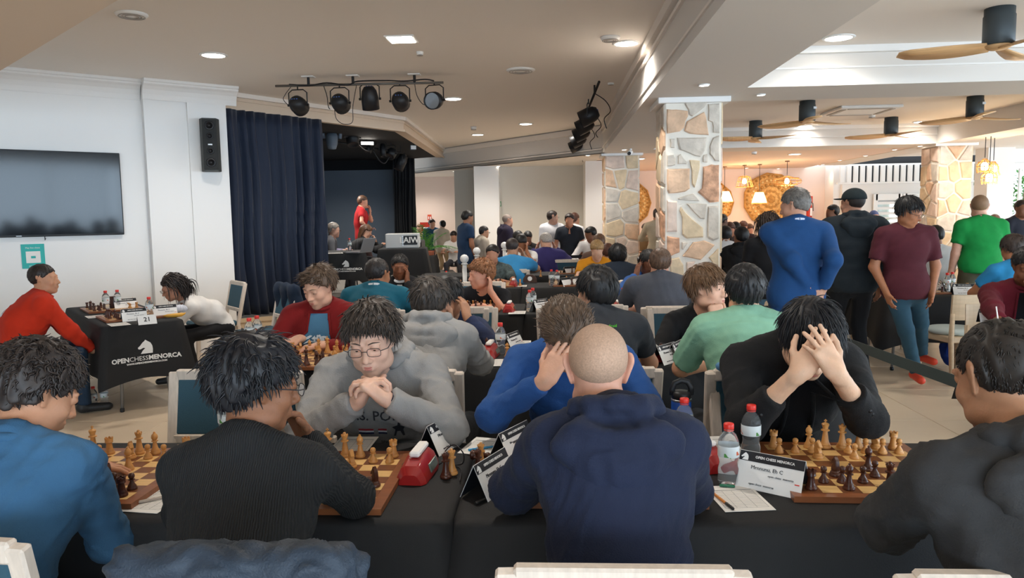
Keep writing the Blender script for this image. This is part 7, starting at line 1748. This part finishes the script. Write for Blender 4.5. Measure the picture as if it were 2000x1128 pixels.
# right hand side, standing
p60 = person('standing person in blue suit jacket with hands behind back', pY(1552, 401, 5.9), 0, (52, -14, 0), 1.03, 'C8957C', ('short', '6A645E'), ('suit', '1D4474'), ('2C4058',), 'stand', 0.02, hand(1580, 563, 5.72, (-.1, -1, 0), (.7, -.1, -.6), (0, 1, 0)), hand(1606, 566, 5.74, (.1, -1, 0), (-.7, -.1, -.6), (0, 1, 0)), build=1.12, sw=.2, under='C8D0E4')
p61 = person('standing person in black hoodie and black cap, back to camera', pY(1665, 398, 7.0), 0, (28, 0, 0), 1.04, 'B8846A', ('buzz', '241C18'), ('hoodie', '1C2226'), ('14161A',), 'stand', 0.0, 'hang', 'hang', build=1.22, sw=.215, shoe='4A4238')
p62 = person('standing person in maroon tee and jeans with red trainers', pY(1776, 413, 6.6), 180, (42, -24, 0), 1.0, 'A87050', ('fringe', '1A1818'), ('tee', '4E2028', cloth('4E2028'), .78), ('33566A',), 'stand', -.02, 'pocket', 'pocket', build=1.12, sw=.195, glasses='333333', shoe='D8462C', feet={1: pz(1790, 752, 0), -1: pz(1802, 735, 0)})
p63 = person('standing person in vivid green tee and olive shorts', pY(1913, 404, 8.55), 0, (-22, 0, 0), 1.07, 'D2A088', ('buzz', '8A6A4E'), ('tee', '1A8840'), ('5A5440',), 'stand', 0.0, 'hang', 'pocket', build=1.15, sw=.2)
p64 = person('standing person with long wavy dark hair in black tee', pY(1499, 440, 7.3), 0, (0, -10, 0), .93, 'C8957C', ('long', '33261F'), ('tee', '17171A'), ('4A6A80',), 'stand', 0.0, 'hang', 'hang', build=.95)
person('standing person in dark tee and cap at the right edge by window', pY(1996, 408, 10.3), 200, (-20, 0, 0), 1.0, '8A5C44', ('buzz', '2A211C'), ('tee', '22242E'), ('22242E',), 'stand', 0.0, 'hang', 'hang', build=1.1)
person('standing person seen over black cap man shoulder, looking left', pY(1625, 414, 12.5), 60, (20, 0, 0), .97, '8A5C44', ('short', '161414'), ('jacket', '1A1A1E'), ('22242E',), 'stand', 0.0)
person('person in blue cap behind black hoodie shoulder', pY(1707, 424, 13.0), 180, (0, -10, 0), .93, 'C8957C', ('buzz', '3A4A78'), ('tee', '3A3A4A'), ('22242E',), 'stand', 0.0)
person('dark skinned person in dark top with chin on hand by pillar edge', pY(1411, 432, 12.2), -60, (0, -10, 0), .93, '5E3C2A', ('short', '131214'), ('tee', '2A201C'), ('22242E',), 'stand', 0.0, 'mouth', 'hang')
# seated on the right
person('seated person in white shirt by pillar, back to camera', pY(1416, 458, 11.0), 0, (0, 0, 0), 1.0, 'B07858', ('medium', '161414'), ('shirt', 'DCDADA'), ('22242E',), lean=.1, build=1.1)
person('seated person in black hooded jacket, back to camera', pY(1447, 462, 9.3), 0, (10, 0, 0), 1.0, '9A6A50', ('short', '131214'), ('hoodie', '1E1F22'), ('22242E',), lean=.1, build=1.15)
for (x, y, Y, c, tc, lb) in ((1425, 449, 12.7, '4A2C22', '4A3A3A', 'behind the white shirt'), (1437, 447, 14.1, '1A1818', '22222A', 'above black hooded jacket, left'), (1452, 444, 15.6, '5A3424', '2A1E22', 'above black hooded jacket, middle'), (1464, 448, 17.2, '4A2C20', '5A4A44', 'left of the long wavy hair')):
    person('seated person in the crowd, head showing '+lb, pY(x, y, Y), 180, (10, -22, 0), 1.0, 'C08468', ('medium', c), ('tee', tc), ('22242E',), lean=.1)
p70 = person('seated person in black tee with white block lettering', pY(1943, 465, 9.0), 180, (-16, -16, 0), 1.0, 'C8957C', ('medium', '161414'), ('tee', '1E2022'), ('22242E',), lean=.08, build=1.1, sw=.19)
p71 = person('seated person in maroon shirt writing at table, right edge', pY(2006, 520, 5.35), 150, (10, -20, 0), 1.05, '7A4C34', ('short', '1A1616'), ('shirt', '5E1420'), ('22242E',), lean=.12, build=1.15, sw=.2, Rr=hand(1953, 632, 4.95, (-1, .2, -.5), (.1, -.9, -.3), (0, .2, -1), .6), L='mouth', under='5E1420')
person('seated person in light blue tee behind maroon shirt', pY(1978, 486, 7.0), 0, (10, -20, 0), 1.0, 'A87050', ('medium', '3A2E28'), ('tee', '2E84B8'), ('22242E',), lean=.2)
person('seated person in white tee between maroon tee and green tee', pY(1826, 462, 9.2), 0, (0, -20, 0), 1.0, 'B07858', ('medium', '161414'), ('tee', 'E4E2E2'), ('22242E',), lean=.0, build=1.1)
for (x, y, Y, c, tc, lb) in ((1943, 432, 14.5, '6A4A3A', '3A3A3A', 'directly above the block lettering tee'), (1937, 443, 12.7, '161414', '222222', 'left behind the block lettering tee'), (1965, 452, 11.0, '2A1E1A', '1E1E1E', 'right behind the block lettering tee'), (1712, 438, 11.5, '3A2A22', 'C8B8A8', 'between black hoodie and maroon tee'), (1746, 470, 10.6, '3A2A22', 'DCDCDC', 'in white between hoodie and maroon tee')):
    person('seated person with head showing '+lb, pY(x, y, Y), 180, (0, -22, 0), 1.0, 'B8846A', ('short', c), ('tee', tc), ('22242E',), lean=.1)
print('people', round(time.time()-TP, 1), 's', len(PERS))
# ------------------------------------------------------------------ details worn by people and cloths over chairs
def lapel(info, c, shirt=None, tie=None):
    N, Rt_, Fw_, Up_, s = info['N'], info['Rt'], info['Fw'], info['Up'], info['s']; m = cloth(c)
def cap_on(info, c, brimdir=1):
    H, R, hs = info['H'], info['R'], info['hs']; m = cloth(c)
    P = [ell(H+R@(np.array((0, -.016, .050))*hs), np.array((.092, .112, .090))*hs, R.T, 0, cut=(H+R@(np.array((0, 0, .040))*hs), -R[:, 2]))]
    P.append(ell(H+R@(np.array((0, .115, .045))*hs), np.array((.075, .075, .008))*hs, R.T, .01))
    l, h = bbox_of(P, .01); r = surf(P, l, h, max(.008, info['rb']*.45))
    if len(r) == 3: adopt(link('cap', arr_mesh('cap', r[0], r[1], m)), info['root'])
def band(info, q, u, c, name='wristband', r=.031, w=.010):
    S_, E_, W_ = info['arms'][q][:3]; p = E_+(W_-E_)*u; d = Vector(W_-E_).normalized()
    o = MB().lathe([(r, -w), (r+.003, -w), (r+.003, w), (r, w)], 16, Vector(p), R_to(d)).build(name, mat('band_'+c, c, .5), None, True); adopt(o, info['root']); return o
def front_text(info, items, z0=0.0, back=False, sc=1.0):
    """items: (text or mesh, size, x, z, material) laid on the chest"""
    N, Rt_, Fw_, Up_ = info['N'], info['Rt'], info['Fw'], info['Up']; s = info['s']; sg = -1 if back else 1
    x = Vector(-Rt_*sg) if not back else Vector(Rt_)
    for it in items:
        me = text_mesh(it[0], it[1], it[4], bold=it[5] if len(it) > 5 else 0) if isinstance(it[0], str) else it[0]
        o0 = Vector(N)+x*it[2]+Vector(Up_)*it[3]+Vector(Fw_)*(.18*sg)
        decal_on([info['shirt']]+[c for c in info['root'].children if back and c.name.split('.')[0] == 'hood'], me, o0, x, Up_, .003 if isinstance(it[0], str) or not back else .010); adopt(link('lettering' if isinstance(it[0], str) else 'emblem', me), info['root'])
M_inkd = mat('print_dark', '2A2A30', .7); M_navyp = mat('print_navy', '24284A', .7); M_redp = mat('print_red', '9A3038', .7); M_whitep = mat('print_white', 'DDE4E8', .7); M_cherry = mat('print_cherry', 'A8203A', .6)
def rect(w, h, m): return MB().box((0, 0, 0), (w, h, .0006)).mesh('print_bar', m)
front_text(p5, [('U.S. POLO', .058, .0, -.195, M_inkd, .0006), (rect(.062, .009, M_redp), 0, -.055, -.255, None), (rect(.062, .007, M_whitep), 0, -.055, -.263, None), (rect(.062, .009, M_navyp), 0, -.055, -.271, None),
                (rect(.036, .009, M_redp), 0, .012, -.255, None), (rect(.036, .007, M_whitep), 0, .012, -.263, None), (rect(.036, .009, M_navyp), 0, .012, -.271, None), ('SINCE', .016, .02, -.315, M_inkd)])
hp = MB().prism([(-.02, -.03), (-.01, 0), (-.022, .012), (0, .02), (.004, .036), (.012, .036), (.012, .02), (.028, .012), (.02, -.002), (.024, -.03), (.016, -.03), (.008, -.008), (-.004, -.008), (-.012, -.03)], 0, .0006).mesh('emblem', M_inkd)
front_text(p5, [(hp, 0, .075, -.255, None)])
front_text(p70, [('HEBOH', .085, 0, -.13, M_whitep, .002), ('WEST', .085, 0, -.21, M_whitep, .002)])
front_text(p9, [('Pavilio Menorca Andiroid', .018, 0, -.02, mat('neon_green', '58D028', .6))], back=True)
front_text(p4, [(rect(.13, .035, mat('grey_block_print', '85857F', .8)), 0, -0.020, -0.100, None), (rect(.035, .06, MATS['grey_block_print']), 0, -0.060, -0.135, None), (rect(.03, .05, MATS['grey_block_print']), 0, -0.050, -0.220, None), (rect(.025, .05, MATS['grey_block_print']), 0, 0.040, -0.190, None), (rect(.03, .03, MATS['grey_block_print']), 0, 0.030, -0.260, None), (rect(.12, .02, MATS['grey_block_print']), 0, -0.010, -0.285, None)], back=True)
front_text(p50, [('AI', .07, 0, -.10, M_whitep, .002)], back=True)
band(p6, 1, .80, '1F9AA0', 'turquoise_wristband', .033, .009); band(p5, -1, .94, '2A2230', 'bracelet', .030, .004); band(p14, -1, .95, '1A1A1C', 'watch', .030, .010)
cap_on(p61, '1C2426')
# tee panel seen between the open fronts of the red cardigan
def front_panel(info, c, name, hw=.075, z0=-.04, z1=-.36, m=None):
    N, Rt_, Fw_, Up_ = (Vector(info[k]) for k in ('N', 'Rt', 'Fw', 'Up')); NX, NZ = 8, 12; vs = []; sh = info['shirt']; W_ = world_of(sh); tr = BVHTree.FromPolygons([W_ @ v.co for v in sh.data.vertices], [tuple(p.vertices) for p in sh.data.polygons]); x = -Rt_
    for j in range(NZ+1):
        z = z0+(z1-z0)*j/NZ; w = hw*(.72+.5*j/NZ)
        for i in range(NX+1):
            o = N+x*(w*(2*i/NX-1))+Up_*z+Fw_*.4; h = tr.ray_cast(o, -Fw_, .8); p = h[0] if h[0] is not None else N+x*(w*(2*i/NX-1))+Up_*z+Fw_*.1; vs.append(p+Fw_*.004)
    fs = [(j*(NX+1)+i, j*(NX+1)+i+1, (j+1)*(NX+1)+i+1, (j+1)*(NX+1)+i) for j in range(NZ) for i in range(NX)]
    o = MB().add(vs, fs).build(name, m or cloth(c), None, True); adopt(o, info['root'])
    for sx in (0, NX):       # facing edges of the opening
        P = [vs[j*(NX+1)+sx]+Fw_*.004 for j in range(NZ+1)]; e = MB().tube(P, .008, 6, True).build('front_edge', info['shirt'].data.materials[0], None, True); adopt(e, info['root'])
    return o
tp = front_panel(p11, '4C7896', 'blue_tee', .092, -.02, -.38)
sv = p11['shirt']; p11['shirt'] = tp
for it in (('Stüp.', .075, .0, -.19, M_whitep, .004),):
    me = text_mesh(it[0], it[1], it[4], bold=it[5]); N_ = Vector(p11['N']); x = Vector(-p11['Rt']); decal_on([tp], me, N_+x*.0+Vector((0, 0, -.19))+Vector(p11['Fw'])*.2, x+Vector((0, 0, .15)), (0, 0, 1), .003); adopt(link('lettering', me), p11['root'])
for dx in (-.014, .016):
    N_ = Vector(p11['N']); x = Vector(-p11['Rt']); me = MB().lathe([(.0001, .0006), (.016, .0006), (.016, 0), (.0001, 0)], 12).mesh('cherry', M_cherry); decal_on([tp], me, N_+x*(.02+dx)+Vector((0, 0, -.265))+Vector(p11['Fw'])*.2, x, (0, 0, 1), .003); adopt(link('cherry_print', me), p11['root'])
p11['shirt'] = sv
front_panel(p7, '121214', 'black_tee', .050, -.02, -.36)
front_panel(next(i for i in PERS if 'black suit and white' in i['root']['label']), 'F0F0F0', 'white_shirt', .045, -.02, -.25)
front_panel(next(i for i in PERS if i['root']['label'].startswith('person in grey suit')), 'B8B0D0', 'lilac_shirt', .045, -.02, -.25)
front_panel(next(i for i in PERS if 'charcoal polo with hands' in i['root']['label']), 'C89070', 'open_neck', .022, .0, -.09, skin('C08468'))
front_panel(p71, '17171A', 'black_undershirt', .06, -.02, -.36)
i_ = next(i for i in PERS if 'white lanyard' in i['root']['label']); front_panel(i_, 'F0F0F0', 'lanyard', .012, -.02, -.30)
# hem panels of the tracksuit
N_, H_ = p50['N'], p50['hip']
P = [cap(H_+np.array([0, 0, .02]), H_+(N_-H_)*.34, .158, .152, .03, flat=(p50['Fw'], .74))]; l, h = bbox_of(P, .01); r = surf(P, l, h, .016)
adopt(link('jacket_hem', arr_mesh('jacket_hem', r[0]+r[2]*(wave(r[0], 3, 14)*.006)[:, None], r[1], cloth('1E4AA8'))), p50['root'])
# blazer buttons on the cuffs
for q in (1, -1):
    S_, E_, W_ = p7['arms'][q][:3]; d = W_-E_
    for k in range(3):
        p = E_+d*(.18+.07*k)+np.array([q*-.02, -.055, -.01]); o = MB().lathe([(.0001, -.003), (.007, -.003), (.007, .002), (.0001, .003)], 10, Vector(p), R_to((0, -1, 0))).build('cuff_button', M_dkmetal, None, True); adopt(o, p7['root'])
def draped(label, name, cat, prims, m, res, fold, fs, loc, group=None):
    l, h = bbox_of(prims, .02); r = surf(prims, l, h, res); V = r[0]+r[2]*(wave(r[0], len(label), fs)*fold)[:, None]
    t = thing(name, label, cat, loc); adopt(link('fabric', arr_mesh('fabric', V, r[1], m)), t); return t
# quilted navy jacket hanging over the chair of the black sweater
cx, cy = -.59, 1.62-.33
M_quilt = mat('quilted_navy', '2B3643', .55, bump=.3, bscale=200, spec=.4)
P = []
for k in range(7):
    z = .965-k*.075; w = .185+.008*k
    P.append(cap((cx-w, cy-.030-.012*k, z-.012*abs(3-k)*0), (cx+w, cy-.030-.012*k, z+.01), .045, .042, .010))
P.append(cap((cx-.17, cy+.02, .945), (cx+.19, cy+.02, .955), .05, .045, .02)); P.append(cap((cx+.20, cy-.03, .90), (cx+.26, cy-.10, .50), .05, .05, .03)); P.append(cap((cx-.20, cy-.03, .88), (cx-.25, cy-.08, .50), .05, .05, .03))
pj = draped('navy quilted puffer jacket draped over chair, bottom left foreground', 'puffer_jacket', 'jacket', P, M_quilt, .0095, .011, 30, (cx, cy, .45))
# blue cloth over the chair behind the mint tee
q = pY(1428, 735, 3.30); P = [cap((q.x-.05, 3.28, .92), (q.x+.10, 3.29, .915), .022, .022, .01), cap((q.x-.01, 3.255, .90), (q.x+.07, 3.24, .60), .028, .012, .02), cap((q.x+.06, 3.255, .90), (q.x+.11, 3.24, .66), .03, .02, .02), cap((q.x+.10, 3.255, .9), (q.x+.14, 3.24, .72), .03, .02, .02)]
draped('light blue garment hanging over the chair behind mint tee', 'folded_garment', 'garment', P, cloth('5A86AC'), .008, .006, 40, (q.x, 3.27, .7))
# coats over the chairs by the left wall
cA = Vector((-3.0, 7.35, 0)); dB = Vector((sin(radians(132)), -cos(radians(132)), 0)); cb = cA+dB*.31; sd = Vector((dB.y, -dB.x, 0))
P = [cap(tuple(cb+sd*.22+Vector((0, 0, .90))), tuple(cb-sd*.22+Vector((0, 0, .90))), .045, .045, .02), cap(tuple(cb+sd*.18+Vector((0, 0, .85))), tuple(cb+dB*.10+sd*.20+Vector((0, 0, .30))), .07, .10, .05), cap(tuple(cb-sd*.18+Vector((0, 0, .85))), tuple(cb+dB*.10-sd*.18+Vector((0, 0, .34))), .07, .10, .05), cap(tuple(cb+Vector((0, 0, .85))), tuple(cb+dB*.08+Vector((0, 0, .40))), .07, .10, .05)]
draped('dark navy coat hanging over chair behind the white blouse', 'coat', 'coat', P, cloth('1E2A3C'), .014, .010, 14, tuple(cb+Vector((0, 0, .3))))
# denim bag on the chair of the patterned hoodie, blue bag under the right table
q = pz(1880, 735, .0); P = [ell((q.x+.1, q.y+.3, .22), (.16, .12, .2), None, .02)]
draped('crumpled bright blue bag on the floor at right edge', 'bag', 'bag', P, cloth('1E3E9A'), .012, .012, 16, (q.x+.1, q.y+.3, .02))
q = pY(548, 664, 4.75); P = [cap(tuple(q+Vector((-.06, 0, 0))), tuple(q+Vector((.06, .02, -.02))), .035, .02, .01)]
draped('ochre crumpled wrapper held by the red cardigan', 'wrapper', 'wrapper', P, mat('ochre_wrap', 'B09A58', .6), .008, .006, 40, tuple(q))
print('total', round(time.time()-T0, 1))
